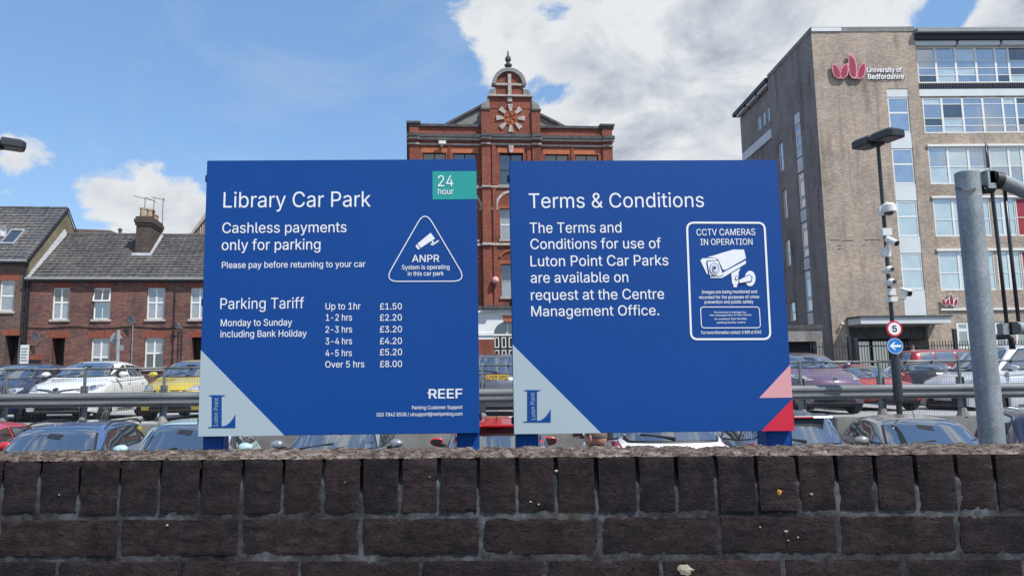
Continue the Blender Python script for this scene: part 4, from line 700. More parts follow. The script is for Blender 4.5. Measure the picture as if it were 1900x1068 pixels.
# ------------------------------------------------------------------ person behind the second sign
def skinbody(pts, edges, name, mat, parent, root_i=0, sub=2):
    me = bpy.data.meshes.new(name); me.from_pydata([p[:3] for p in pts], edges, []); o = bpy.data.objects.new(name, me); col.objects.link(o)
    md = o.modifiers.new('s', 'SKIN'); md.use_smooth_shade = True
    for i, p in enumerate(pts):
        r = p[3]; me.skin_vertices[0].data[i].radius = r if isinstance(r, tuple) else (r, r); me.skin_vertices[0].data[i].use_root = (i == root_i)
    ms = o.modifiers.new('b', 'SUBSURF'); ms.levels = sub; ms.render_levels = sub
    bpy.context.view_layer.update(); dg = bpy.context.evaluated_depsgraph_get(); m2 = bpy.data.meshes.new_from_object(o.evaluated_get(dg))
    o.modifiers.clear(); o.data = m2; m2.materials.clear(); m2.materials.append(M[mat]); m2.shade_smooth(); o.parent = parent; return o
def person(loc, rz, label, shirt, trousers, H=1.78, hair='hair_grey', group=None):
    p = thing('person', label, 'person', loc, rz, group); k = H/1.78
    # body: one continuous figure, facing -y
    P = [(0, 0, .96, (.15, .11)), (0, 0, 1.12, (.135, .10)), (0, -.01, 1.30, (.165, .11)), (0, .0, 1.44, (.12, .085)), (0, .005, 1.50, (.062, .062)), (0, -.01, 1.58, (.058, .062)),
         (.095, 0, .90, .10), (.10, 0, .50, .065), (.105, .02, .10, .045), (.11, -.12, .04, (.045, .03)),
         (-.095, 0, .90, .10), (-.10, 0, .50, .065), (-.105, .02, .10, .045), (-.11, -.12, .04, (.045, .03)),
         (.185, 0, 1.42, .062), (.24, .02, 1.16, .045), (.25, -.05, .90, .032), (-.185, 0, 1.42, .062), (-.24, .02, 1.16, .045), (-.25, -.05, .90, .032)]
    E = [(0, 1), (1, 2), (2, 3), (3, 4), (4, 5), (0, 6), (6, 7), (7, 8), (8, 9), (0, 10), (10, 11), (11, 12), (12, 13), (3, 14), (14, 15), (15, 16), (3, 17), (17, 18), (18, 19)]
    sc_ = lambda L_: [(a*k, b*k, c*k, tuple(x*k for x in r) if isinstance(r, tuple) else r*k) for a, b, c, r in L_]
    body = skinbody(sc_(P), E, 'body', 'skin', p)
    grow = lambda L_, g: [(a, b, c, tuple(x+g for x in r) if isinstance(r, tuple) else r+g) for a, b, c, r in L_]
    sh = [P[0], P[1], P[2], P[3], (0, .003, 1.475, (.07, .068)), P[14], P[15], (.245, .0, 1.05, .04), P[17], P[18], (-.245, .0, 1.05, .04)]
    skinbody(sc_(grow(sh, .014)), [(0, 1), (1, 2), (2, 3), (3, 4), (3, 5), (5, 6), (6, 7), (3, 8), (8, 9), (9, 10)], 'shirt', shirt, p)
    tr = [(0, 0, .97, (.15, .11)), P[6], P[7], (.105, .02, .09, .05), P[10], P[11], (-.105, .02, .09, .05)]
    skinbody(sc_(grow(tr, .016)), [(0, 1), (1, 2), (2, 3), (0, 4), (4, 5), (5, 6)], 'trousers', trousers, p)
    for sx_ in (1, -1):
        mb = MB(); mb.box(sx_*.11*k-.05, sx_*.11*k+.05, -.19, .08, 0, .085); mb.build('shoe', 'trim_black', p, smooth=True, bevel=.03)
        for j in range(5):  # fingers, slightly curled
            x = sx_*(.25+(.0 if j else -.03))*k; y = -.085+.019*j if j else -.09
            ln = (.05, .075, .085, .078, .06)[j]; z0_ = .87*k if j else .89*k
            mb = MB(); mb.tube([(x, y, z0_), (x-sx_*.004, y-.004, z0_-ln*.5), (x-sx_*.018, y-.002, z0_-ln)], [.009, .0085, .007], 8); mb.build('finger', 'skin', p, smooth=True)
    # head
    bm = bmesh.new(); bmesh.ops.create_uvsphere(bm, u_segments=32, v_segments=24, radius=1)
    hz = 1.665*k
    for v in bm.verts:
        x, y, z = v.co
        X, Y, Z = x*.076, y*.096, z*.118
        if z < -.2: X *= 1-.38*(-z-.2); Y = Y*(1-.30*(-z-.2))-(.012 if y < 0 else -.0)
        if y < -.3 and z < .25: Y *= .97
        if abs(x) < .18 and y < -.7 and -.3 < z < .05: Y -= .022*(1-abs(x)/.18)*(1-abs(z+.2)/.25 if abs(z+.2) < .25 else 0)
        if abs(abs(x)-.38) < .2 and y < -.6 and -.05 < z < .2: Y += .008
        if abs(z+.5) < .06 and y < -.6 and abs(x) < .35: Y -= .004
        v.co = Vector((X, Y-.012, Z))*k
    me = bpy.data.meshes.new('head'); bm.to_mesh(me); bm.free(); me.shade_smooth(); me.materials.append(M['skin']); h = bpy.data.objects.new('head', me); col.objects.link(h); h.parent = p; h.location = (0, 0, hz)
    for sx_ in (1, -1):
        mb = MB(); mb.lathe([(.004, -.008), (.02, -.006), (.027, .0), (.022, .006), (.01, .004)], (0, 0, 0), 'x', 14)
        e = mb.build('ear', 'skin', h, smooth=True); e.location = (sx_*.079*k, .004, -.01); e.scale = (1*sx_, .8, 1.25); e.rotation_euler = (0, 0, sx_*R(-22))
        mb = MB(); mb.lathe([(.001, -.012), (.009, -.008), (.012, 0), (.009, .008), (.001, .012)], (0, 0, 0), 'y', 12); e = mb.build('eye', 'camera_white', h, smooth=True); e.location = (sx_*.03*k, -.092*k, .008)
    bm = bmesh.new(); bmesh.ops.create_uvsphere(bm, u_segments=32, v_segments=20, radius=1)
    for v in bm.verts:
        x, y, z = v.co; lim = -.15+.75*max(0, -y)
        g = 1.045 if z > lim else .94
        v.co = Vector((x*.076*g, y*.096*g-.010, z*.118*g+.002))*k
    me = bpy.data.meshes.new('hair'); bm.to_mesh(me); bm.free(); me.shade_smooth(); me.materials.append(M[hair]); q = bpy.data.objects.new('hair', me); col.objects.link(q); q.parent = h
    return p
pp = onY(1107, 812, 6.0)
person((pp.x, 6.0, 0), R(180+38), 'person with cropped hair standing below the terms sign seen from behind', 'shirt_grey', 'trousers', H=1.79)
# ------------------------------------------------------------------ brick terrace on the left
T0 = Fac(213, 33, 5.5, EYE-.32)
def shifted(f, x): return Fac(0, 0, math.degrees(f.a), f.zg, f.P0+f.d*x)
def sash(root, x0, x1, z0, z1, y, glass_='house_glass', cols=1, mid=.5, t=.055, fm='white_paint', sill='stone', name='window', low=None, open_=0, sillw=.07):
    mb = MB(); zm = z0+(z1-z0)*mid; cx = (x0+x1)/2
    cs = [x0+(x1-x0)*(i+1)/(cols+1) for i in range(cols)]
    if open_:
        frame(mb, x0, x1, z0, z1, y, y+.06, t*.6, [], [zm], t*1.2); frame(mb, x0+.02, x1-.02, z0+.02, zm-.02, y+.01, y+.055, t*.6, cs, [])
    else: frame(mb, x0, x1, z0, z1, y, y+.06, t, cs, [zm], t*1.3)
    w_ = mb.build(name, fm, root)
    if mid < 1:
        p = MB(); p.box(x0+t*.5, x1-t*.5, y+.028, y+.036, z0+t*.5, zm); p.build('pane', low or glass_, w_)
    p = MB()
    if open_:
        h = zm-z1+.02; ang = open_; zt_ = z1-.02
        M4 = Matrix.Translation((0, y, zt_)) @ Matrix.Rotation(-ang, 4, 'X'); L_ = zt_-zm
        frame(p, x0-.03, x1-.01, -L_, 0, -.02, .03, t, cs, []); s_ = p.build('opening_sash', fm, w_, M4)
        p = MB(); p.box(x0+.02, x1-.04, .0, .01, -L_+.04, -.04); p.build('pane', glass_, w_, M4)
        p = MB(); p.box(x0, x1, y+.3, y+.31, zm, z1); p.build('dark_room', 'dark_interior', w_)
    else: p.box(x0+t*.5, x1-t*.5, y+.026, y+.034, zm, z1-t*.5); p.build('pane', glass_, w_)
    if sill: p = MB(); p.box(x0-sillw, x1+sillw, -.07, y+.02, z0-.10, z0-.005); p.build('sill', sill, w_)
    return w_
def tiled(root, x0, x1, ye, ze, yr, zr, rows_, mat='roof_tile', tw=.30, holes=()):
    mb = MB(); n = max(1, round((x1-x0)/tw)); tw = (x1-x0)/n; d = Vector((0, yr-ye, zr-ze)); up = Vector((0, -d.z, d.y)).normalized()
    for r_ in range(rows_):
        for i in range(n):
            a, b = r_/rows_, (r_+1.12)/rows_; b = min(b, 1.0)
            xa = x0+i*tw+.004; xb = xa+tw-.008; e = random.uniform(0, .010); lift = .042+e*1.5; sl_ = random.uniform(-.006, .006)
            if any(h[0] < (xa+xb)/2 < h[1] and h[2] < r_/rows_ < h[3] for h in holes): continue
            A = Vector((0, ye, ze))+d*(a+sl_/4); B = Vector((0, ye, ze))+d*b; k = len(mb.v); xm = (xa+xb)/2
            for (x, q, l) in ((xa, A, .004), (xb, A, .004), (xa, A, lift), (xm, A, lift-.014), (xb, A, lift+random.uniform(0, .012)), (xa, B, .012), (xm, B, .006), (xb, B, .012)): mb.v.append(Vector((x, q.y, q.z))+up*l)
            mb.f += [(k, k+1, k+4, k+3, k+2), (k+2, k+3, k+6, k+5), (k+3, k+4, k+7, k+6), (k, k+2, k+5), (k+1, k+7, k+4)]
    return tag(mb.build('roof_tiles', mat, root), kind='stuff')
def roof_base(root, x0, x1, ye, ze, yr, zr, yb, mat='dark_stone'):
    mb = MB(); mb.xprism([(ye, ze-.02), (yr, zr-.02), (yb, ze-.02)], x0, x1); mb.build('roof', mat, root)
    mb = MB(); n = round((x1-x0)/.42); 
    for i in range(n): a = x0+(x1-x0)*i/n; mb.tube([(a, yr, zr+.01), (a+(x1-x0)/n-.01, yr, zr+.01+random.uniform(0, .015))], .09, 8)
    mb.build('ridge_tiles', 'roof_tile', root)
def gutter(root, x0, x1, ye, ze):
    mb = MB(); mb.tube([(x0, ye-.04, ze-.03), (x1, ye-.04, ze-.03)], .055, 8); mb.build('gutter', 'dish_grey', root); mb = MB(); mb.box(x0, x1, ye+.05, -.002, ze-.16, ze-.03); mb.build('fascia', 'gutter_black', root)
def dpipe(root, x, z0, z1, r=.038, mat='gutter_black', y=-.06):
    mb = MB(); mb.tube([(x, y, z0), (x, y, z1)], r, 8)
    for i in range(4): z = z0+(z1-z0)*(i+.5)/4; mb.box(x-r*1.4, x+r*1.4, y-r, 0, z-.02, z+.02)
    mb.build('downpipe', mat, root)
ZE = T0.z(213, 517); RY = 3.3
q_ = onY(200, 436, 36.1); ZRI = q_.z-T0.zg
xs50, xs238, xs425 = T0.x(48, 560), T0.x(236, 560), T0.x(440, 560)
def V(v, u=213): return T0.z(u, v)
def terrace(xa, xb, label, ups, lows, doors, extra=None):
    H_ = shifted(T0, xa); root = thing('terraced_house', label, 'house', H_.loc(), H_.a, 'two storey brick terraced houses')
    L_ = xb-xa; holes = []; 
    zu0, zu1 = V(592), V(533.5); zl0, zl1 = V(684), V(626.5); zd1 = V(626)
    X = lambda u, v: H_.x(u, v)
    U_ = [(X(a, 560), X(b, 560)) for a, b, *_ in ups]; L2 = [(X(a, 650), X(b, 650)) for a, b, *_ in lows]; D2 = [(X(a, 650), X(b, 650)) for a, b in doors]
    for a, b in U_: holes.append((a, b, zu0, zu1))
    for a, b in L2: holes.append((a, b, zl0, zl1))
    for a, b in D2: holes.append((a, b, .02, zd1, .75))
    mb = MB(); wall(mb, 0, L_, -.3, ZE, 0, RY*2, holes); mb.build('wall', 'terrace_brick', root)
    for P_, e_l, z_a, z_b in ((U_, .07, zu1, min(zu1+.25, ZE-.17)), (L2, .15, zl1, zl1+.30), (D2, .16, zd1, zd1+.30)):
        for a, b in P_: mb = MB(); n_b = max(8, int((b-a+2*e_l)/.085)); [mb.box(a-e_l+(b-a+2*e_l)*i/n_b+.004, a-e_l+(b-a+2*e_l)*(i+1)/n_b-.004, -.006-random.uniform(0, .004), .02, z_a, z_b) for i in range(n_b)]; tag(mb.build('lintel', 'red_lintel', root), kind='stuff')
    for (a, b), q in zip(U_, ups): sash(root, a, b, zu0, zu1, .09, **q[2])
    for (a, b), q in zip(L2, lows): sash(root, a, b, zl0, zl1, .09, **q[2])
    for a, b in D2:
        mb = MB(); mb.box(a, b, .72, .76, .02, zd1); dr = mb.build('door', 'dark_door', root)
        mb = MB(); frame(mb, a+(b-a)*.45, b-.02, .1, zd1-.1, .66, .715, .06, [], [zd1*.55]); mb.build('door_frame', 'dish_grey', dr)
    roof_base(root, 0, L_, -.18, ZE, RY, ZRI, RY*2+.18); tiled(root, 0, L_, -.2, ZE, RY, ZRI, 17, 'roof_tile_warm'); gutter(root, 0, L_, -.2, ZE)
    return H_, root
gl = dict
HA, ra = terrace(xs50, xs238, 'brick terraced house between the taller end house and the chimney, one sash tilted open', [(97, 128.5, gl(glass_='blind_glass', low='curtained_glass', mid=.54)), (173.5, 205, gl(glass_='house_glass', mid=.56, open_=.2, low='car_glass'))],
    [(169, 203.5, gl(glass_='curtained_glass', low='house_glass', mid=.38))], [(95, 120)])
HB_, rb = terrace(xs238, xs425, 'brick terraced house with net curtains beside the big blue tariff sign', [(272.5, 305.5, gl(glass_='curtained_glass', mid=.53)), (353, 387, gl(glass_='curtained_glass', mid=.53))],
    [(268.5, 302.5, gl(glass_='curtained_glass', low='house_glass', mid=.5))], [(355, 378)])
# low cellar window of the first terraced house
x0_, x1_ = HA.x(52, 670), HA.x(78, 670); z1_ = HA.z(65, 667)
mb = MB(); mb.box(x0_, x1_, -.01, .02, z1_, z1_+.2); mb.build('lintel', 'red_lintel', ra)
mb = MB(); mb.box(x0_+.05, x1_-.05, -.012, .02, .2, z1_-.02); mb.build('cellar_window', 'dark_interior', ra)
dpipe(ra, .06, 0, ZE-.1); dpipe(rb, HB_.x(325, 560), 0, V(535), .02); dpipe(rb, HB_.x(246, 640), V(675), V(600), .02, 'dish_grey')
for u in (332, 338): dpipe(rb, HB_.x(u, 640), .2, V(611), .015)
# cable along the fronts
pts = []
for i in range(41):
    u = 52+i*(440-52)/40; x = T0.x(u, 608)-xs50; pts.append((x, -.03, T0.z(u, 607+1.6*math.sin(i*.55))))
mb = MB(); mb.tube(pts, .018, 6); mb.build('wall_cable', 'gutter_black', ra)
# chimney on the joint of the two
cx0, cx1 = HB_.x(253.5, 430, 1.7), HB_.x(280, 430, 1.7); cy0, cy1 = 1.62, 3.35
zc = HB_.z(266, 402, 1.7)
mb = MB(); mb.box(cx0, cx1, cy0, cy1, V(475), zc-.42); ch = mb.build('chimney', 'chimney_brick', rb)
mb = MB(); mb.box(cx0-.05, cx1+.05, cy0-.05, cy1+.05, zc-.42, zc-.3); mb.box(cx0-.09, cx1+.09, cy0-.09, cy1+.09, zc-.3, zc-.12); mb.box(cx0-.04, cx1+.04, cy0-.04, cy1+.04, zc-.12, zc); mb.build('chimney_cap', 'chimney_brick', ch)
for i, (mt, h, r) in enumerate((('buff_pot', .46, .14), ('buff_pot', .48, .15), ('terracotta', .50, .16), ('buff_pot', .38, .14), ('buff_pot', .38, .14))):
    y = cy0+.2+i*.33; x = (cx0+cx1)/2+(-.12 if i == 0 else .08)
    mb = MB(); mb.lathe([(r*.95, 0), (r, .04), (r*.86, h*.8), (r*1.02, h*.83), (r*1.02, h), (r*.75, h), (r*.75, h-.08)], (x, y, zc-.01), 'z', 14); mb.build('chimney_pot', mt, ch, smooth=AUTO)
sl_ = lambda y: ZE+(ZRI-ZE)*(y+.2)/(RY+.2)
mb = MB(); mb.quad((cx0-.12, cy0-.16, sl_(cy0-.16)+.06), (cx1+.12, cy0-.16, sl_(cy0-.16)+.06), (cx1+.12, cy0-.01, sl_(cy0)+.10), (cx0-.12, cy0-.01, sl_(cy0)+.10)); mb.quad((cx1+.01, cy0-.1, sl_(cy0-.1)+.07), (cx1+.14, cy0-.1, sl_(cy0-.1)+.07), (cx1+.14, RY, ZRI+.05), (cx1+.01, RY, ZRI+.12)); mb.build('lead_flashing', 'lead', ch)
# aerials on the chimney
def aerial(u, v0, v1, bu0, bv0, bu1, bv1, label, off):
    x, z = HB_.st(u, v1, off); _, zb = HB_.st(u, v0, off); a, b = HB_.st(bu0, bv0, off), HB_.st(bu1, bv1, off)
    root = thing('tv_aerial', label, 'aerial', HB_.mat() @ Vector((x, off, zb)), HB_.a, 'tv aerials on the chimney')
    mb = MB(); mb.tube([(0, 0, 0), (0, 0, z-zb)], .018, 6); mb.build('mast', 'black_metal', root)
    mb = MB(); A = Vector((a[0]-x, -.1, a[1]-zb)); B = Vector((b[0]-x, .12, b[1]-zb)); mb.tube([A, B], .009, 6); mb.build('boom', 'black_metal', root)
    mb = MB()
    for i in range(9): q = A.lerp(B, i/8); mb.tube([q+Vector((.01, .15, -.01)), q-Vector((.01, .15, -.01))], .004, 4)
    mb.build('elements', 'black_metal', root)
aerial(269.5, 402, 366, 249, 364.5, 283, 371, 'leftmost tv aerial on the brick chimney, longest boom', 1.95)
aerial(286, 406, 368, 272, 367, 289, 374, 'middle tv aerial on the brick chimney, short mast', 2.3)
aerial(303, 415, 367, 283, 366.5, 305, 370, 'rightmost tv aerial on the brick chimney, tallest mast', 2.7)
# taller end house
xl = T0.x(-130, 540); HL = shifted(T0, xl); LL = HL.x(50, 560)
rl = thing('end_house', 'taller brick house at left with a skylight in its tiled roof', 'house', HL.loc(), HL.a)
zeL = T0.z(30, 484); qL = onY(108, 390, 36.4); zrL = qL.z-T0.zg
hz = [(HL.x(-2, 560), HL.x(25.5, 560), T0.z(10, 577), T0.z(10, 520)), (HL.x(-95, 560), HL.x(-60, 560), T0.z(10, 577), T0.z(10, 520)), (HL.x(8, 650), HL.x(36, 650), .02, T0.z(20, 622), .7)]
mb = MB(); wall(mb, 0, LL, -.3, zeL, 0, 7.0, hz); mb.build('wall', 'left_brick', rl)
mb = MB(); mb.quad((LL-.001, 0, zeL), (LL-.001, 3.5, zrL), (LL-.001, 7, zeL)); mb.build('gable', 'gable_stock_brick', rl)
mb = MB(); mb.quad((LL+.004, -.0, ZE-.1), (LL+.004, 7, ZE-.1), (LL+.004, 7, zeL), (LL+.004, 3.5, zrL-.05), (LL+.004, 0, zeL)); mb.build('side_wall', 'gable_stock_brick', rl)
mb = MB(); a, b = HL.x(6, 650), HL.x(38, 650); mb.box(a-.1, b+.1, -.006, .02, T0.z(20, 622), T0.z(20, 611)); mb.build('lintel', 'red_lintel', rl); mb = MB(); a, b = hz[0][:2]; mb.box(a-.1, b+.18, -.006, .02, hz[0][3], hz[0][3]+.32); mb.build('lintel', 'red_lintel', rl)
sash(rl, *hz[0][:4], .08, glass_='curtained_glass', cols=0, mid=.5); sash(rl, *hz[1][:4], .08, glass_='curtained_glass', cols=0, mid=.5)
mb = MB(); a, b = hz[2][:2]; frame(mb, a+(b-a)*.45, b-.02, .05, hz[2][3]-.05, .62, .68, .08, [], [hz[2][3]*.45]); dd = mb.build('door', 'white_paint', rl); mb = MB(); mb.box(a, b, .69, .71, .02, hz[2][3]); mb.build('door_glass', 'house_glass', dd)
roof_base(rl, 0, LL-.02, -.18, zeL, 3.5, zrL, 7.18); tiled(rl, 0, LL+.05, -.22, zeL, 3.5, zrL, 18); gutter(rl, 0, LL, -.22, zeL)
mb = MB()   # verge boards
for ya, za, yb, zb in ((-.22, zeL, 3.5, zrL), (3.5, zrL, 7.2, zeL)): mb.quad((LL+.065, ya, za-.12), (LL+.065, yb, zb-.12), (LL+.065, yb, zb+.05), (LL+.065, ya, za+.05)); mb.quad((LL, ya, za+.05), (LL+.065, ya, za+.05), (LL+.065, yb, zb+.05), (LL, yb, zb+.05))
mb.build('verge_board', 'gutter_black', rl)
mb = MB(); mb.quad((LL+.008, -.2, sl_(-.2)+.05), (LL+.17, -.2, sl_(-.2)+.05), (LL+.17, RY, ZRI+.05), (LL+.008, RY, ZRI+.3)); mb.quad((LL+.008, -.2, sl_(-.2)), (LL+.17, -.2, sl_(-.2)), (LL+.17, -.2, sl_(-.2)+.05), (LL+.008, -.2, sl_(-.2)+.05)); mb.build('lead_flashing', 'lead', rl)
zz = lambda y: zeL+(zrL-zeL)*(y+.22)/3.72
mb = MB(); xa, xb = HL.x(9, 455, 1.2), HL.x(35, 455, 1.2)
for ya, yb in ((.75, 1.75),):
    n_ = Vector((0, -(zrL-zeL), 3.72)).normalized()
    P = [Vector((xa, ya, zz(ya))), Vector((xb, ya, zz(ya))), Vector((xb, yb, zz(yb))), Vector((xa, yb, zz(yb)))]
    for i in range(4):
        a, b = P[i], P[(i+1) % 4]; c_ = sum(P, Vector())/4; ia, ib = a.lerp(c_, .14), b.lerp(c_, .14)
        mb.quad(a+n_*.02, b+n_*.02, b+n_*.12, a+n_*.12); mb.quad(a+n_*.12, b+n_*.12, ib+n_*.12, ia+n_*.12); mb.quad(ia+n_*.06, ib+n_*.06, ib+n_*.12, ia+n_*.12)
    skl = mb.build('skylight', 'lead', rl); mb = MB(); mb.quad(*[p.lerp(c_, .12)+n_*.08 for p in P]); mb.build('pane', 'house_glass', skl)
dpipe(rl, LL-.12, 0, zeL-.1); mb = MB(); mb.tube([(LL+.1, -.05, ZE-.2), (LL+.1, -.05, -.2)], .03, 8); mb.build('downpipe', 'gutter_black', rl)
# satellite dishes
def dish(f, u, v, r, label, rz=-25, off=-.28, mat='dish_grey'):
    x, z = f.st(u, v, off); root = thing('satellite_dish', label, 'satellite dish', f.mat() @ Vector((x, off, z)), f.a+R(rz), 'satellite dishes on the terrace')
    mb = MB(); pr = [(.001, .06), (r*.4, .045), (r*.75, .02), (r, -.02), (r*1.0, -.032), (r*.75, .004), (r*.4, .03), (.001, .045)]; mb.lathe(pr, (0, 0, 0), 'y', 20); mb.build('reflector', mat, root, R_dish, smooth=AUTO)
    mb = MB(); mb.tube([(0, .05, -.02), (0, .12, -.1), (0, .27, -.1)], .018, 8); mb.build('bracket', 'dish_grey', root)
    mb = MB(); mb.tube([(0, .0, -r), (0, -.3, -r*.55), (0, -.32, -.05)], .01, 6); mb.lathe([(.02, -.03), (.03, 0), (.02, .03)], (0, -.33, -.03), 'y', 10); mb.build('feed_arm', 'gutter_black', root)
R_dish = Matrix.Rotation(R(18), 4, 'X')
dish(HA, 68, 624, .21, 'grey satellite dish on the brick wall beside the dark doorway, above the for-sale board')
dish(HB_, 243.5, 592.5, .19, 'pale grey satellite dish under the first floor sill, highest on the terrace front')
dish(HB_, 329.5, 603.5, .155, 'small satellite dish on the wall cable beside the blue tariff sign', -40)
x_, z_ = HL.st(5, 428, 1.35); root = thing('satellite_dish', 'white satellite dish standing on the tiled roof above the skylight', 'satellite dish', HL.mat() @ Vector((x_, 1.35, z_)), HL.a, 'satellite dishes on the terrace')
mb = MB(); mb.lathe([(.001, .05), (.12, .03), (.2, 0), (.2, -.015), (.1, .02), (.001, .03)], (0, 0, .05), 'y', 18); mb.build('reflector', 'camera_white', root, R_dish, smooth=AUTO)
mb = MB(); mb.box(-.1, .12, .02, .1, -.36, -.08); mb.tube([(0, .04, 0), (0, .08, -.6)], .02, 8); mb.build('bracket', 'camera_white', root)
# estate agent board
q = onY(46, 700, 30.5); root = thing('estate_agent_board', 'white estate agent board on a post in front of the brick terrace', 'sign board', (q.x, 30.5, EYE-.6), R(-8))
mb = MB(); mb.tube([(0, 0, 0), (-.02, 0, 1.9)], .03, 6); mb.build('post', 'white_paint', root)
zb_ = onY(46, 672, 30.5).z-(EYE-.6); mb = MB(); mb.box(-.24, .14, -.05, -.03, zb_-.05, zb_+.72); mb.build('board', 'white_paint', root)
for i in range(5): mb = MB(); mb.box(-.2, .1-.04*(i % 2), -.054, -.051, zb_+.05+i*.12, zb_+.11+i*.12); mb.build('print_band', 'dish_grey', root)
# round sign seen from behind, on a grey pole
q = onY(217.5, 700, 23); q2 = onY(212.5, 628, 23); zg_ = EYE-.88; root = thing('road_sign', 'grey back of a round road sign on a pale pole in front of the terrace', 'road sign', (q.x, 23, zg_))
top = onY(214, 612, 23).z-zg_; mb = MB(); mb.tube([(0, 0, 0), (-.03, 0, top)], .055, 10); mb.build('pole', 'dish_grey', root)
mb = MB(); mb.lathe([(.001, -.02), (.17, -.02), (.18, -.01), (.18, .0), (.001, .0)], (q2.x-q.x, .09, q2.z-zg_), 'y', 24); mb.build('disc', 'dish_grey', root)
mb = MB(); z_ = q2.z-zg_; mb.box(-.2, .1, .0, .06, z_+.0, z_+.03); mb.box(-.1, .14, -.02, .06, z_-.36, z_-.2); mb.build('bracket', 'galvanised', root)
# roofs beyond the terrace
def far_box(name, label, cat, pts, Y, dpt, mat, extra=()):
    P = [onY(u, v, Y) for u, v in pts]; c = min(p.x for p in P); root = thing(name, label, cat, (c, Y, EYE-.12))
    mb = MB(); mb.prism([(p.x-c, p.z-(EYE-.12)) for p in P], 0, dpt); mb.build('roof', mat, root); return root, c
r_, c_ = far_box('distant_house', 'long low brown roof showing over the terrace ridge', 'house', [(105, 423), (128, 424), (205, 427), (225, 437), (225, 447), (105, 447)], 62, 8, 'brown_roof')
mb = MB(); a = onY(105, 447, 62); b = onY(225, 447, 62); mb.box(a.x-c_, b.x-c_, 0.01, 7.9, 0, a.z-(EYE-.12)); mb.build('wall', 'chimney_brick', r_)
a = onY(212.5, 426, 61); mb = MB(); mb.lathe([(.12, -.3), (.12, .1), (.2, .16), (.14, .3), (.06, .34)], (a.x-c_, -.0, a.z-(EYE-.12)), 'z', 10); mb.build('roof_vent', 'dark_stone', r_)
r_, c_ = far_box('timber_clad_building', 'steep gabled building with vertical timber boards left of the tariff sign', 'building', [(345, 434), (352, 434), (383, 392), (420, 345), (424, 345), (490, 434), (484, 438), (422, 352), (384, 401), (352, 440)], 52, 9, 'stone')
P = [onY(u, v, 52) for u, v in ((351, 440), (384, 400), (422, 352), (484, 438), (484, 480), (351, 480))]; mb = MB(); mb.prism([(p.x-c_, p.z-(EYE-.12)) for p in P], .25, 8.9); mb.build('gable', 'timber', r_)
for i in range(30):
    u = 353+i*4.4; v = 440-(u-351)*(440-352)/71 if u < 422 else 352+(u-422)*86/62
    a, b = onY(u, v+4, 52), onY(u, 480, 52)
    if b.z < a.z: mb = MB(); mb.box(a.x-c_-.05, a.x-c_+.02, .18, .26, b.z-(EYE-.12), a.z-(EYE-.12)); mb.build('board', 'stone' if i % 3 else 'timber', r_)
a, b = onY(351, 480, 52), onY(484, 480, 52); mb = MB(); mb.box(a.x-c_, b.x-c_, .3, 8.8, 0, a.z-(EYE-.12)); mb.build('wall', 'chimney_brick', r_)
# ------------------------------------------------------------------ red brick building
B = Fac(755, 55, 4.3, EYE-.12); B.D = 55
rr = thing('red_brick_building', 'tall red brick building with a domed clock gable behind the signs', 'building', B.loc(), B.a)
bx = lambda u, v=285: B.x(u, v); bz = lambda v, u=945: B.z(u, v)
XL, XR = bx(757), bx(1137, 290); ZT = (B.z(760, 235)+B.z(1130, 240))/2
bays = [(785, 827), (840.5, 884), (926, 969.5), (1011, 1055), (1067, 1110)]
holes = []; wins = []
fl = [(bz(345), bz(285)), (bz(445), bz(388)), (bz(551), bz(490))]
for (a, b) in bays:
    for k_, (za, zb) in enumerate(fl): h = (bx(a), bx(b), za, zb); wins.append((h, k_, a)); holes.append(h)
cxa, cxb = bx(893), bx(1002)
side = [h for h in holes if not cxa < h[0] < cxb]; cent = [h for h in holes if cxa < h[0] < cxb]
zc0 = bz(572)
mb = MB(); wall(mb, XL, XR, zc0, ZT, 0, 14, holes, .25); mb.build('wall', 'red_brick', rr)
PR = -.22
mb = MB(); wall(mb, cxa, cxb, zc0, bz(205), PR, 0.3, cent, .4); mb.build('central_bay', 'red_brick', rr)
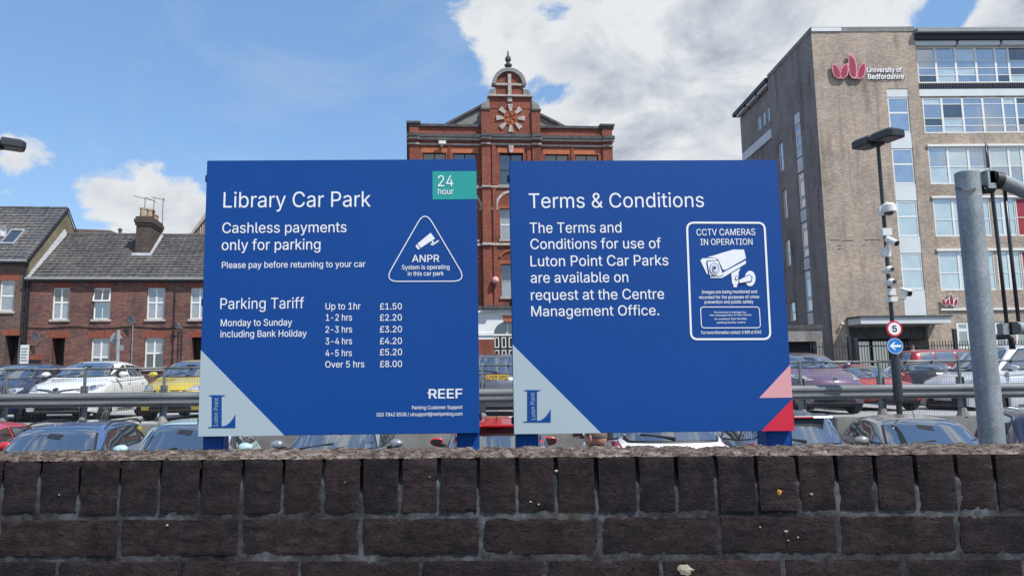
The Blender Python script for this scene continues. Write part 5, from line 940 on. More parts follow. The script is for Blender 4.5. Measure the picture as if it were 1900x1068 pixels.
for (h, k_, a) in wins:
    y = (.16 if a != 926 else .1); dk = k_ == 0
    wn = sash(rr, *h, y, glass_='house_glass' if dk or k_ == 2 else 'curtained_glass', low='curtained_glass' if k_ == 2 else None, cols=1 if dk else 0, mid=.5, t=.07, fm='gutter_black' if dk else ('white_paint' if k_ == 1 else 'dish_grey'), sill=None)
    mb = MB(); y0 = PR if a == 926 else 0
    mb.box(h[0]-.14, h[1]+.14, y0-.012, y0+.02, h[3], h[3]+(.42 if k_ == 0 else .25)); mb.build('lintel', 'orange_lintel' if k_ == 0 else 'terracotta', wn)
    mb = MB(); mb.box(h[0]-.15, h[1]+.15, y0-.12, y0+.03, h[2]-.16, h[2]); mb.build('sill', 'stone', wn)
    if k_ == 1:
        cx = (h[0]+h[1])/2; r = (h[1]-h[0])/2+.42; mb = MB(); zc_ = h[3]+.1
        for i in range(18):
            t0, t1 = math.pi*i/18, math.pi*(i+1)/18
            mb.prism([(cx+q*math.cos(t), zc_+q*math.sin(t)) for q, t in ((r, t0), (r, t1), (r-.2, t1), (r-.2, t0))], y0-.06, y0+.02)
        mb.box(cx-r-.25, cx-r+.25, y0-.05, y0+.02, zc_-.2, zc_-.02); mb.box(cx+r-.25, cx+r+.25, y0-.05, y0+.02, zc_-.2, zc_-.02); mb.build('arch', 'stone', wn)
    if k_ == 2:
        cx = (h[0]+h[1])/2; r = (h[1]-h[0])/2+.3; mb = MB(); zc_ = h[3]+.3
        for i in range(12):
            t0, t1 = math.pi*(.12+.76*i/12), math.pi*(.12+.76*(i+1)/12); mb.prism([(cx+q*math.cos(t), zc_+q*.75*math.sin(t)-.1) for q, t in ((r, t0), (r, t1), (r-.18, t1), (r-.18, t0))], y0-.1, y0+.02)
        mb.build('hood_mould', 'terracotta', wn)
# pilasters
for (a, b, y, zt) in ((760, 777, -.14, ZT), (1118, 1136, -.14, ZT), (893, 908, PR-.16, bz(206)), (986.5, 1002, PR-.16, bz(206)), (832, 837.5, -.08, bz(272)), (1059, 1064, -.08, bz(272))):
    mb = MB(); mb.box(bx(a), bx(b), y, .01, zc0, zt); mb.build('pilaster', 'red_brick', rr)
for a in (912, 977): mb = MB(); mb.box(bx(a), bx(a+7), PR-.09, PR+.01, zc0, bz(272)); mb.build('pilaster', 'red_brick', rr)
def course(v0, v1, y, mat, name='cornice', e=.1):
    z0, z1 = bz(v1), bz(v0); mb = MB()
    mb.box(XL-e, cxa-.001, y, .0, z0, z1); mb.box(cxb+.001, XR+e, y, .0, z0, z1); mb.box(cxa-.05, cxb+.05, y+PR, PR, z0, z1)
    for a, b in ((760, 777), (1118, 1136)): mb.box(bx(a)-.05, bx(b)+.05, y-.14, y+.002, z0+.002, z1-.002)
    for a, b in ((893, 908), (986.5, 1002)): mb.box(bx(a)-.05, bx(b)+.05, y+PR-.16, PR+y+.002, z0+.002, z1-.002)
    mb.build(name, mat, rr)
course(253, 258.5, -.42, 'dark_stone'); course(258.5, 262.5, -.26, 'stone'); course(268.5, 271.5, -.12, 'stone', 'string_course', .04)
course(347, 350, -.12, 'stone', 'string_course', .04); course(452, 456.5, -.16, 'stone', 'string_course', .04); course(568, 573, -.3, 'dark_stone', 'cornice', .1)
mb = MB()
for a, b in ((XL-.12, cxa), (cxb, XR+.12)): mb = MB(); mb.box(a, b, -.16, .5, ZT, ZT+.2); mb.build('parapet_coping', 'dark_stone', rr)
mb = MB()
mb.box(bx(758)-.15, bx(778)+.1, -.3, .5, ZT+.2, ZT+.36); mb.build('parapet_coping', 'dark_stone', rr); mb = MB(); mb.box(bx(1116)-.1, bx(1137)+.15, -.3, .5, ZT+.2, ZT+.36); mb.build('parapet_coping', 'dark_stone', rr); mb = MB(); mb.box(XL-.1, XL+.4, .5, 14, ZT, ZT+.2); mb.build('parapet_coping', 'dark_stone', rr); mb = MB(); mb.box(XR-.4, XR+.1, .5, 14, ZT, ZT+.2); mb.build('parapet_coping', 'dark_stone', rr)
g = lambda x, y: (bx(740+x/4.634, 200), bz(100+y/4.634))
G = lambda l: [g(*p) for p in l]
mb = MB(); mb.prism(G([(775, 480), (1140, 480), (1140, 375), (775, 375)]), PR, .3); mb.prism(G([(832, 375), (1068, 375), (1068, 275), (832, 275)]), PR+.02, .3)
cx, cz = g(948, 275); rad = g(1075, 275)[0]-cx
mb.prism([(cx+rad*math.cos(math.pi*i/20), cz+rad*math.sin(math.pi*i/20)) for i in range(21)], PR+.02, .3); mb.build('gable', 'red_brick', rr)
mb = MB()
for i in range(20):
    t0, t1 = math.pi*i/20, math.pi*(i+1)/20; mb.prism([(cx+q*math.cos(t), cz+q*math.sin(t)) for q, t in ((rad+.16, t0), (rad+.16, t1), (rad-.13, t1), (rad-.13, t0))], PR-.2, .35)
mb.build('gable_arch', 'grey_render', rr)
mb = MB(); mb.prism(G([(812, 267), (1083, 267), (1083, 285), (812, 285)]), PR-.12, PR+.03); mb.prism(G([(937, 190), (965, 190), (965, 366), (937, 366)]), PR-.15, PR+.03)
mb.prism(G([(764, 366), (1146, 366), (1146, 381), (764, 381)]), PR-.2, .34); mb.prism(G([(932, 388), (970, 388), (970, 422), (932, 422)]), PR-.1, PR+.02); mb.build('gable_stone_bands', 'stone', rr)
for sgn, cxx in ((-1, 832), (1, 1068)):     # small scrolls
    a = (832, 1068)[sgn > 0]; mb = MB(); P_ = [(a, 362), (a, 312)]+[(a+sgn*(28+34*math.sin(t*math.pi/16)), 318+ (44)*(1-math.cos(t*math.pi/16))) for t in range(9)]
    mb.prism(G(P_), PR-.08, .3); mb.build('scroll', 'grey_render', rr)
    a = (775, 1138)[sgn > 0]; mb = MB(); P_ = [(a, 490), (a, 402)]+[(a+sgn*(30+38*math.sin(t*math.pi/16)), 428+(55)*(1-math.cos(t*math.pi/16))) for t in range(9)]
    mb.prism(G(P_), PR-.1, .3); mb.build('scroll', 'grey_render', rr)
    mb = MB(); mb.prism(G([(a-4*sgn, 485), (a+sgn*76, 485), (a+sgn*76, 500), (a-4*sgn, 500)]), PR-.24, .32); mb.build('scroll_base', 'dark_stone', rr)
x, z = g(948, 158); mb = MB(); mb.lathe([(.26, 0), (.26, .12), (.13, .2), (.12, .5), (.3, .62), (.3, .72), (.16, .8), (.14, .95), (.24, 1.1), (.22, 1.3), (.08, 1.5), (.06, 1.78), (.01, 1.9)], (x, .05, z-.1), 'z', 14); mb.build('finial', 'dark_stone', rr, smooth=AUTO)
cx, cz = g(955, 563); r0_, r1_ = (g(955+62, 563)[0]-cx), (g(955+122, 563)[0]-cx)
for i in range(8):
    t = math.pi*i/4; d = Vector((math.cos(t), math.sin(t))); n_ = Vector((-d.y, d.x)); mb = MB()
    mb.prism([(cx+d.x*r0_+n_.x*.10, cz+d.y*r0_+n_.y*.10), (cx+d.x*r1_+n_.x*.2, cz+d.y*r1_+n_.y*.2), (cx+d.x*r1_-n_.x*.2, cz+d.y*r1_-n_.y*.2), (cx+d.x*r0_-n_.x*.10, cz+d.y*r0_-n_.y*.10)], PR-.1, PR+.02); mb.build('radial_stone', 'stone', rr)
mb = MB()
for i in range(24): t0, t1 = 2*math.pi*i/24, 2*math.pi*(i+1)/24; mb.prism([(cx+q*math.cos(t), cz+q*math.sin(t)) for q, t in ((r0_, t0), (r0_, t1), (r0_-.13, t1), (r0_-.13, t0))], PR-.07, PR+.02)
for i in range(5): mb.lathe([(.01, -.09), (.16, -.05), (.2, 0)], (cx+.34*math.cos(i*1.257), PR-.0, cz+.34*math.sin(i*1.257)), 'y', 8)
mb.build('rosette', 'terracotta', rr)
a, b = bx(943.5), bx(951.5); mb = MB(); mb.prism([(a-.04, bz(272)), (b+.04, bz(272)), (b-.05, bz(285.5)), (a+.05, bz(285.5))], PR-.14, PR-.02); mb.build('keystone', 'stone', rr)
x, z = B.st(919, 520, PR-.3); mb = MB(); mb.lathe([(.01, -.28), (.16, -.24), (.26, -.12), (.28, 0), (.26, .12), (.16, .24), (.01, .28)], (x, PR-.36, z), 'z', 16); mb.build('globe_lamp', 'sign_pink', rr, smooth=True)
x, z = B.st(820, 267, -.3); mb = MB(); mb.box(x-.25, x+.3, -.5, -.3, z-.05, z+.2); mb.box(x-.1, x+.1, -.3, .0, z-.18, z); mb.build('floodlight', 'camera_white', rr)
mb = MB(); mb.prism([B.st(828, 234, 2), B.st(895, 198, 2), B.st(895, 236, 2)], 2, 13.5); mb.prism([B.st(1000, 214, 2), B.st(1046, 238, 2), B.st(1000, 238, 2)], 2, 13.5); mb.build('roof_gable', 'grey_render', rr)
mb = MB()
for (p, q) in ((B.st(826, 233.5, 1.8), B.st(896, 196.5, 1.8)), (B.st(999, 212.5, 1.8), B.st(1049, 237.5, 1.8))):
    (xa, za), (xb, zb) = p, q; mb.prism([(xa, za), (xb, zb), (xb, zb+.22), (xa, za+.22)], 1.8, 13.6)
mb.build('roof', 'dark_stone', rr)
# ground floor: white stucco with arched entrances
zsp = bz(620); ar = []
mb = MB(); wallx = [(XL, bx(791)), (bx(878), bx(915.5, 600)), (bx(968, 600), bx(1018)), (bx(1103), XR)]
for a, b in wallx: mb.box(a, b, -.1, .5, bz(629), zc0-.001)
arches = [(bx(791), bx(878)), (bx(915.5, 600), bx(968, 600)), (bx(1018), bx(1103))]
for a, b in arches:
    c = (a+b)/2; r = (b-a)/2; n_ = 16; rz_ = min(r, bz(596)-zsp)
    for i in range(n_):
        t0, t1 = math.pi*i/n_, math.pi*(i+1)/n_; mb.prism([(c+r*math.cos(t0), zsp+rz_*math.sin(t0)), (c+r*math.cos(t0), zc0-.001), (c+r*math.cos(t1), zc0-.001), (c+r*math.cos(t1), zsp+rz_*math.sin(t1))], -.1, .5)
    mb.box(a-.0, a+.001, -.1, .5, bz(629), zsp)
mb.build('stucco_front', 'stucco', rr)
for a, b in wallx: mb = MB(); mb.box(a, b, -.12, .5, 0, bz(629)-.001); mb.build('plinth', 'red_brick', rr)
mb = MB()
for a, b in wallx: mb.box(a-.03, b+.03, -.18, -.1, bz(622), bz(617)); mb.box(a-.02, b+.02, -.24, -.1, bz(580), bz(576))
mb.build('stucco_moulding', 'stucco', rr)
mb = MB(); a, b = bx(934, 590), bx(951, 590); mb.prism([(a-.1, bz(585)), (b+.1, bz(585)), (b-.1, bz(597)), (a+.1, bz(597))], -.16, -.1); mb.build('keystone', 'orange_lintel', rr)
for a, b in arches:
    mb = MB(); mb.box(a, b, .3, .36, 0, zsp); dr = mb.build('entrance_door', 'gutter_black', rr)
    mb = MB(); mb.box(a, b, .27, .3, zsp-.08, zsp+.05); c = (a+b)/2; mb.box(c-.06, c+.06, .27, .3, zsp, zsp+1.0); mb.build('transom', 'white_paint', dr)
    mb = MB(); mb.box(a, b, .4, .42, zsp, zsp+1.3); mb.build('fanlight', 'house_glass', dr)
    n_ = max(4, round((b-a)/.48))
    for i in range(n_):
        for j in range(3):
            x = a+(b-a)*(i+.5)/n_; z = zsp-.62-j*.95; mb = MB(); frame(mb, x-.17, x+.17, z-.36, z+.42, .27, .3, .065); mb.build('door_panel', 'white_paint', dr)
# ------------------------------------------------------------------ university building
UG = EYE-.12
Ut = Fac(1503, 50, .6, UG)
AX = (Ut.x(1503.4, 51)+Ut.x(1548.5, 660))/2; BX = (Ut.x(1693.9, 50)+Ut.x(1739.6, 540))/2; ZU = Ut.z(1600, 50.5)
ru = thing('university_building', 'buff brick university tower with long glazed wing at the right', 'building', Ut.loc(), Ut.a)
inv = Ut.mat().inverted(); A_w = Ut.mat() @ Vector((AX, 0, 0)); Bk = onZ(1424, 139.5, UG+ZU)
sdir = Vector((A_w.x-Bk.x, A_w.y-Bk.y, 0)); SL = sdir.length
Us = Fac(0, 0, math.degrees(math.atan2(sdir.y, sdir.x)), UG, (Bk.x, Bk.y, 0)); XS = inv @ Us.mat()
ux = lambda u, v, o=0: Ut.x(u, v, o); uz = lambda u, v, o=0: Ut.z(u, v, o)
cw0 = (ux(1645, 165)+ux(1680, 585))/2; cw1 = (ux(1685, 165)+ux(1719.5, 585))/2
zt0, zt1 = uz(1680, 586), uz(1665, 165)
ent = (ux(1576, 625), ux(1722, 625), 0.02, uz(1650, 606), 2.5)
mb = MB(); wall(mb, AX, BX, 0, ZU-.35, 0, 1, [(cw0, cw1, zt0, zt1, .16), ent], .2, sides=False)
P = [inv @ Vector(p) for p in ((A_w.x, A_w.y, UG), (Bk.x, Bk.y, UG))]
br = inv @ (Ut.mat() @ Vector((BX, SL, 0)))
mb.quad((BX, 0, 0), (BX, SL, 0), (BX, SL, ZU-.35), (BX, 0, ZU-.35)); mb.build('tower_front', 'buff_brick', ru)
mb = MB()
strip_x0, strip_x1 = Us.x(1470, 225), Us.x(1481.5, 215)
strip_x0 = (Us.x(1471, 225)+Us.x(1499.5, 590))/2; strip_x1 = (Us.x(1482.5, 225)+Us.x(1511, 590))/2
szt, szb = Us.z(1476, 211), Us.z(1505, 602)
sm = []
for (ua, ub, va, vb) in ((1443.5, 1455, 277, 314), (1451.5, 1462, 363, 403), (1456.5, 1468, 456, 491), (1464, 1477, 571, 594)): sm.append((Us.x(ua, va), Us.x(ub, vb), Us.z(ub, vb), Us.z(ua, va)+.4))
sm = [(min(a, b-.8), b, c, max(d, c+1.2)) for a, b, c, d in sm]
wall(mb, 0, SL, 0, ZU-.35, 0, 1, [(strip_x0, strip_x1, szb, szt, .14)]+sm, .18, sides=False); mb.build('tower_side', 'grey_shade_brick', ru, XS)
for h in sm: w_ = sash(ru, *h, .1, glass_='office_glass_pale', cols=0, mid=.45, t=.06, sill=None); w_.matrix_local = XS
mb = MB(); mb.zprism([(AX-.04, -.04), (BX+.04, -.04), (BX+.04, SL), (P[1].x-.04, P[1].y)], ZU-.35, ZU); mb.build('parapet', 'concrete', ru)
mb = MB(); a, b = ux(1503.5, 56), ux(1560, 56); mb.box(AX, b, -.08, -.04, ZU-.33, ZU-.06); mb.build('parapet_panel', 'white_panel', ru)
# tower front strip
zz_ = [165, 180.5, 245.5, 276, 340.5, 373, 438, 470, 536.5, 586]; cu = lambda v: 1664+(v-165)*.084
for i in range(9):
    za, zb = uz(cu(zz_[i+1]), zz_[i+1]), uz(cu(zz_[i]), zz_[i])
    if i % 2 == 0: mb = MB(); mb.box(cw0+.01, cw1-.01, .02, .15, za+.03, zb-.03); mb.build('spandrel_panel', 'white_panel', ru)
    else:
        w_ = sash(ru, cw0+.01, cw1-.01, za, zb, .05, glass_='office_glass_blue' if i < 4 else 'office_glass_pale', cols=0, mid=.56, t=.09, sill=None)
# side slim strip
segs = [(211, 233, 'p'), (233, 251, 'w'), (251, 272, 'w'), (272, 292, 'w'), (293, 321, 'p'), (322, 334, 'w'), (334, 367, 'w'), (367, 387, 'w'), (388, 412, 'p'), (413, 425, 'w'), (425, 459, 'w'), (459, 477, 'w'), (478, 501, 'p'), (502, 514, 'w'), (514, 553, 'w'), (553, 578, 'w'), (579, 602, 'p')]
for va, vb, k_ in segs:
    u = 1476+(va-211)*.076; za, zb = Us.z(u, vb), Us.z(u, va)
    mb = MB()
    if k_ == 'p': mb.box(strip_x0+.02, strip_x1-.02, .03, .13, za+.02, zb-.02); mb.build('spandrel_panel', 'white_panel', ru, XS)
    else:
        frame(mb, strip_x0+.02, strip_x1-.02, za, zb, .05, .1, .13); w_ = mb.build('slit_window', 'white_paint', ru, XS); mb = MB(); mb.box(strip_x0+.05, strip_x1-.05, .08, .09, za, zb); mb.build('pane', 'car_glass', w_, XS)
mb = MB(); mb.box(strip_x0-.4, strip_x0-.05, -.02, .002, szb, szt+.3); mb.build('stain', 'grey_shade_brick', ru, XS)
# lower wing behind the tower
OF = .35
wz = Us.z(1424.5, 166, OF)
wx = Us.x(1374, 235, OF)
wb_ = [(Us.x(1405, 215, OF), Us.x(1411, 215, OF)), (Us.x(1414, 210, OF), Us.x(1420, 210, OF)), (Us.x(1422.5, 205, OF), Us.x(1428, 205, OF))]
zw0, zw1 = Us.z(1408, 242, OF), Us.z(1408, 216, OF)
mb = MB(); wall(mb, wx, -.001, 0, wz, OF, OF+14, [(a, b, zw0, zw1, .12) for a, b in wb_], .12); mb.build('rear_wing_wall', 'grey_shade_brick', ru, XS)
for a, b in wb_: w_ = sash(ru, a, b, zw0, zw1, OF+.05, glass_='office_glass', cols=0, mid=.5, t=.06, sill=None); w_.matrix_local = XS
mb = MB(); za, zb = Us.z(1405, 280, OF), Us.z(1405, 263, OF); mb.box(wx+.4, -.01, OF-.12, OF-.002, za, zb); mb.build('white_band', 'white_panel', ru, XS)
mb = MB(); mb.box(wx-.45, -.02, OF-.55, OF+14, wz+.25, wz+.6); mb.build('eaves_roof', 'gutter_black', ru, XS)
mb = MB()
for i in range(3): a = wx+(0-wx)*(i+.08)/3; b = wx+(0-wx)*(i+.92)/3; mb.box(a, b, OF-.4, OF-.05, wz+.02, wz+.248)
mb.build('soffit_panel', 'white_panel', ru, XS)
# tower entrance canopy
mb = MB(); mb.box(ux(1573, 595), ux(1735, 595), -1.6, -.002, uz(1650, 600, -1.6), uz(1650, 588, -1.6)); mb.build('canopy', 'white_panel', ru)
mb = MB(); mb.box(ux(1573, 595)-.1, ux(1735, 595)+.1, -1.7, -.004, uz(1650, 588, -1.6)+.002, uz(1650, 586, -1.6)+.03); mb.build('canopy_edge', 'dark_stone', ru)
mb = MB(); mb.box(ent[0], ent[1], .3, .34, ent[3]-.8, ent[3]); mb.build('entrance_fascia', 'dark_stone', ru)
mb = MB(); mb.box(ent[0]+.01, ent[1]-.01, 2.3, 2.4, .02, ent[3]); mb.build('entrance_screen', 'dark_interior', ru)
for i in range(4): a = ent[0]+(ent[1]-ent[0])*i/4; mb = MB(); frame(mb, a+.05, a+(ent[1]-ent[0])/4-.05, .02, 2.5, 2.2, 2.28, .07, [], [2.1]); w_ = mb.build('entrance_door', 'black_metal', ru); p = MB(); p.box(a+.1, a+(ent[1]-ent[0])/4-.1, 2.24, 2.26, .1, 2.45); p.build('pane', 'car_glass', w_)
for (u, v) in ((1564.5, 600.5), (1727, 604.5)): x, z = Ut.st(u, v, -.3); mb = MB(); mb.lathe([(.02, -.1), (.09, -.06), (.11, 0), (.09, .06), (.02, .1)], (x, -.22, z), 'y', 12); mb.tube([(x, -.2, z), (x, 0, z+.05)], .03, 6); mb.build('wall_light', 'camera_white', ru, smooth=True)
# stain line on tower
mb = MB()
for (ua, ub, v) in ((1541, 1558, 445.3), (1562, 1583, 446), (1604, 1634, 445), (1553, 1562, 456), (1554, 1560, 462), (1600, 1606, 455)):
    a, b = ux(ua, v), ux(ub, v); z = uz(ua, v); mb = MB(); mb.box(a, b, -.006, .002, z-.03, z+.03); mb.build('repair_seam', 'dark_stone', ru)
# logo on the tower
k3 = lambda l: [(1350+x/3.4545, 30+y/3.4545) for x, y in l]
def ulogo(fac, sc0, tr, root, y, pale='uni_red_light', nm='logo_leaf', xf=None):
    leaves = [[(664, 308), (688, 314), (708, 335), (720, 362), (724, 402), (702, 404), (680, 390), (668, 358)], [(768, 303), (772, 350), (764, 385), (742, 404), (722, 404), (716, 372), (722, 340), (742, 315)],
              [(768, 242), (792, 254), (812, 278), (824, 318), (826, 366), (822, 405), (796, 402), (778, 380), (768, 330), (772, 290)], [(880, 298), (884, 350), (872, 388), (846, 407), (826, 404), (826, 366), (836, 335), (856, 310)]]
    for L_ in leaves:
        cx = sum(p[0] for p in L_)/len(L_); cy = sum(p[1] for p in L_)/len(L_)
        o_ = [fac.st(*tr(p), y) for p in L_]; i_ = [fac.st(*tr((cx+(p[0]-cx)*.74, cy+(p[1]-cy)*.84)), y) for p in L_]
        mb = MB(); mb.prism(o_, y-.1, y); q = mb.build(nm, pale, root); mb = MB(); mb.prism(i_, y-.115, y-.09); mb.build('leaf_face', 'uni_red', q)
ulogo(Ut, 1, lambda p: (1350+p[0]/3.4545, 30+p[1]/3.4545), ru, -.12)
for t, a, b, c, d in (('University of', 1609, 1673.5, 124.8, 136.8), ('Bedfordshire', 1609.5, 1676, 136.8, 147)):
    o = lettering(t, ux(a, 130, -.1), ux(b, 130, -.1), uz(1640, d, -.1), uz(1640, c, -.1), -.10, 'sign_white', ru, bold=.05)
    o = lettering(t, ux(a, 130, -.04)+.07, ux(b, 130, -.04)+.07, uz(1640, d, -.04)-.07, uz(1640, c, -.04)-.07, -.03, 'dark_stone', ru, bold=.03)  # letter shadow made as a dark copy, set lower and to the right
# glazed wing
OFW = .5
gx = lambda u, v: Ut.x(u, v, OFW); gz = lambda u, v: Ut.z(u, v, OFW)
XE = gx(2140, 300); XB = BX+.002
rows_ = [(87.5, 153.5, 120, 1702, [1737, 1773.8, 1811.5, 1848, 1872.5, 1908, 1945, 1982], [112.8, 126, 139.3], 0),
         (181, 246.5, 214, 1713.5, [1749.2, 1787.7, 1825.4, 1862.7, 1887.3, 1925, 1962, 2000], [193, 219, 233], 1),
         (272, 341, 306, 1724.2, [1760.2, 1798.5, 1830.5], [309], 2), (272, 341, 306, 1837, [1873.7, 1897.9, 1935, 1972], [309], 2),
         (367.5, 438, 402, 1733.3, [1769.5, 1805, 1838], [407], 3), (367.5, 438, 402, 1843, [1862, 1885.5], [407], 3), (367.5, 438, 402, 1886.5, [1925, 1962], [404], 4),
         (465.5, 538, 502, 1743, [1781, 1815, 1847], [506], 3), (465.5, 538, 502, 1852, [1874, 1896.5], [506], 3), (465.5, 538, 502, 1898, [1935, 1972], [504], 4)]
holes = []; specs = []
for (vt, vb, vm, ul, ms_, ts, kd) in rows_:
    za, zb = gz(1790, vb), gz(1790, vt); xs_ = [gx(ul, vm)]+[gx(q, vm) for q in ms_]
    holes.append((xs_[0], xs_[-1], za, zb)); specs.append((xs_, za, zb, [gz(1790, t) for t in ts], kd))
ghs = [(gx(1776, 620), gx(1799, 620), gz(1790, 646), gz(1790, 597)), (gx(1846, 620), gx(1870, 620), gz(1850, 646), gz(1850, 597)), (gx(1885, 620), gx(1925, 620), gz(1850, 646), gz(1850, 597))]
mb = MB(); ztw = gz(1790, 80); wall(mb, XB, XE, 0, ztw, OFW, 12, holes+ghs, .12); mb.build('wing_wall', 'buff_brick', ru)
rg = random.Random(5)
for (xs_, za, zb, ts, kd) in specs:
    for xa, xb in zip(xs_[:-1], xs_[1:]):
        mb = MB(); frame(mb, xa, xb, za, zb, OFW+.02, OFW+.1, .075, [], ts, .05)
        w_ = mb.build('window', 'white_paint', ru); lv = [za]+sorted(ts)+[zb]
        for q0, q1 in zip(lv[:-1], lv[1:]):
            mt = {0: ['office_glass', 'office_glass', 'house_glass', 'office_glass_pale'], 1: ['office_glass', 'office_glass_pale', 'office_glass', 'house_glass'], 2: ['office_glass_blue', 'office_glass_pale'], 3: ['office_glass_pale'], 4: ['panel_red']}[kd]
            p = MB(); j = rg.uniform(-.002, .002); p.box(xa+.04, xb-.04, OFW+.06+j, OFW+.068+j, q0+.02, q1-.02); p.build('pane', rg.choice(mt), w_)
for h in ghs: sash(ru, *h, OFW+.03, glass_='car_glass', cols=0, mid=.7, t=.16, sill=None)
for v0, v1, x0u, nm in ((268.3, 272, 1719, 'head_trim'), (364, 367.5, 1727, 'head_trim'), (461.5, 465.5, 1736, 'head_trim'), (572.3, 575.5, 1744, 'white_string')):
    mb = MB(); mb.box(gx(x0u, v0), XE, OFW-.12, OFW-.002, gz(1790, v1), gz(1790, v0)); mb.build(nm, 'white_paint', ru)
mb = MB(); mb.box(XB, XE, OFW-.05, OFW-.002, gz(1790, 178.5), gz(1790, 165.5)); mb.build('white_band', 'white_panel', ru)
mb = MB(); za, zb = gz(1790, 164.8), gz(1790, 155); mb.box(XB, XE, OFW-.03, OFW-.002, za, zb)
for i in range(int((XE-XB)/.16)): mb.box(XB+i*.16, XB+i*.16+.07, OFW-.08, OFW-.03, za, zb)
mb.build('corrugated_band', 'corrugated', ru)
zr0, zr1 = gz(1790, 70), gz(1790, 64.5)
mb = MB(); mb.box(XB, XE, OFW-.9, 12, ztw+.45, ztw+.75); mb.build('wing_roof', 'roof_felt', ru)
mb = MB(); mb.box(XB, XE, OFW-.6, 12, ztw+.05, ztw+.448); mb.build('black_soffit', 'gutter_black', ru)  # black soffit under the wing roof
n_ = 5
for i in range(n_): a = XB+i*3.15+.1; mb = MB(); mb.box(a, min(a+2.95, XE), OFW-.35, OFW-.002, gz(1790, 87), gz(1790, 80)+.02); mb.build('soffit_panel', 'white_panel', ru)
x = gx(1830.5, 306); mb = MB(); mb.tube([(x+.1, OFW-.08, gz(1800, 345)), (x+.1, OFW-.08, gz(1800, 270))], .06, 8); mb.build('downpipe', 'gutter_black', ru)
mb = MB()
rg2 = random.Random(2)
mb.tube([(BX+.12, OFW-.1, 0), (BX+.12, OFW-.1, gz(1720, 250))], .05, 8); mb.build('downpipe', 'gutter_black', ru)
k6 = lambda p: (1745.5+(p[0]-664)*(1776-1745.5)/220, 543.5+(p[1]-242)*(568-543.5)/165)
ulogo(Ut, 1, k6, ru, OFW-.1, 'sign_white')
# annexe beside the tower
AN = Fac(1462, 47, 0, UG); x0_, x1_ = AN.x(1440, 640), AN.x(1527, 640); za = AN.z(1500, 603)
ra_ = thing('annexe', 'low flat-roofed brick annexe at the left foot of the university tower', 'building', AN.loc(), 0)
mb = MB(); wall(mb, x0_, x1_, 0, za-.25, 0, 3, [(x0_+.5, x1_-.4, .02, AN.z(1500, 633), .5)]); mb.build('wall', 'grey_shade_brick', ra_); mb = MB(); mb.box(x0_-.05, x1_+.05, -.06, 3, za-.25, za); mb.build('roof', 'dark_stone', ra_)
mb = MB(); mb.box(x0_+.4, x1_-.3, .3, .35, 0, AN.z(1500, 633)); mb.build('door', 'dark_interior', ra_)
# railings along the street
RF = Fac(1520, 33, 0, EYE-.25); xa, xb = RF.x(1505, 650), RF.x(2050, 650); zt = RF.z(1650, 634)
rf = thing('railings', 'black spiked railings in front of the university entrance', 'railings', RF.loc(), 0)
mb = MB(); n_ = int((xb-xa)/.125)
for i in range(n_):
    x = xa+i*.125; mb.box(x-.011, x+.011, -.011, .011, 0, zt-.05); k = len(mb.v); mb.v += [Vector((x-.02, -.01, zt-.06)), Vector((x+.02, -.01, zt-.06)), Vector((x+.02, .01, zt-.06)), Vector((x-.02, .01, zt-.06)), Vector((x, 0, zt+.06))]; mb.f += [(k, k+1, k+4), (k+1, k+2, k+4), (k+2, k+3, k+4), (k+3, k, k+4)]
tag(mb.build('bars', 'black_metal', rf), kind='stuff')
for z in (zt-.2, .2): mb = MB(); mb.box(xa, xb, -.02, .02, z, z+.035); mb.build('rail', 'black_metal', rf)
for u, h in ((1576, .25), (1588, .22), (1773, .55)): x = RF.x(u, 640); mb = MB(); mb.box(x-.07, x+.07, -.07, .07, 0, zt+h); mb.build('post', 'black_metal', rf)
q = onY(1697, 690, 40.5); person((q.x, 40.5, EYE-.14), R(10), 'person in a white top standing in the university entrance', 'camera_white', 'trousers', 1.7, 'hair_grey')
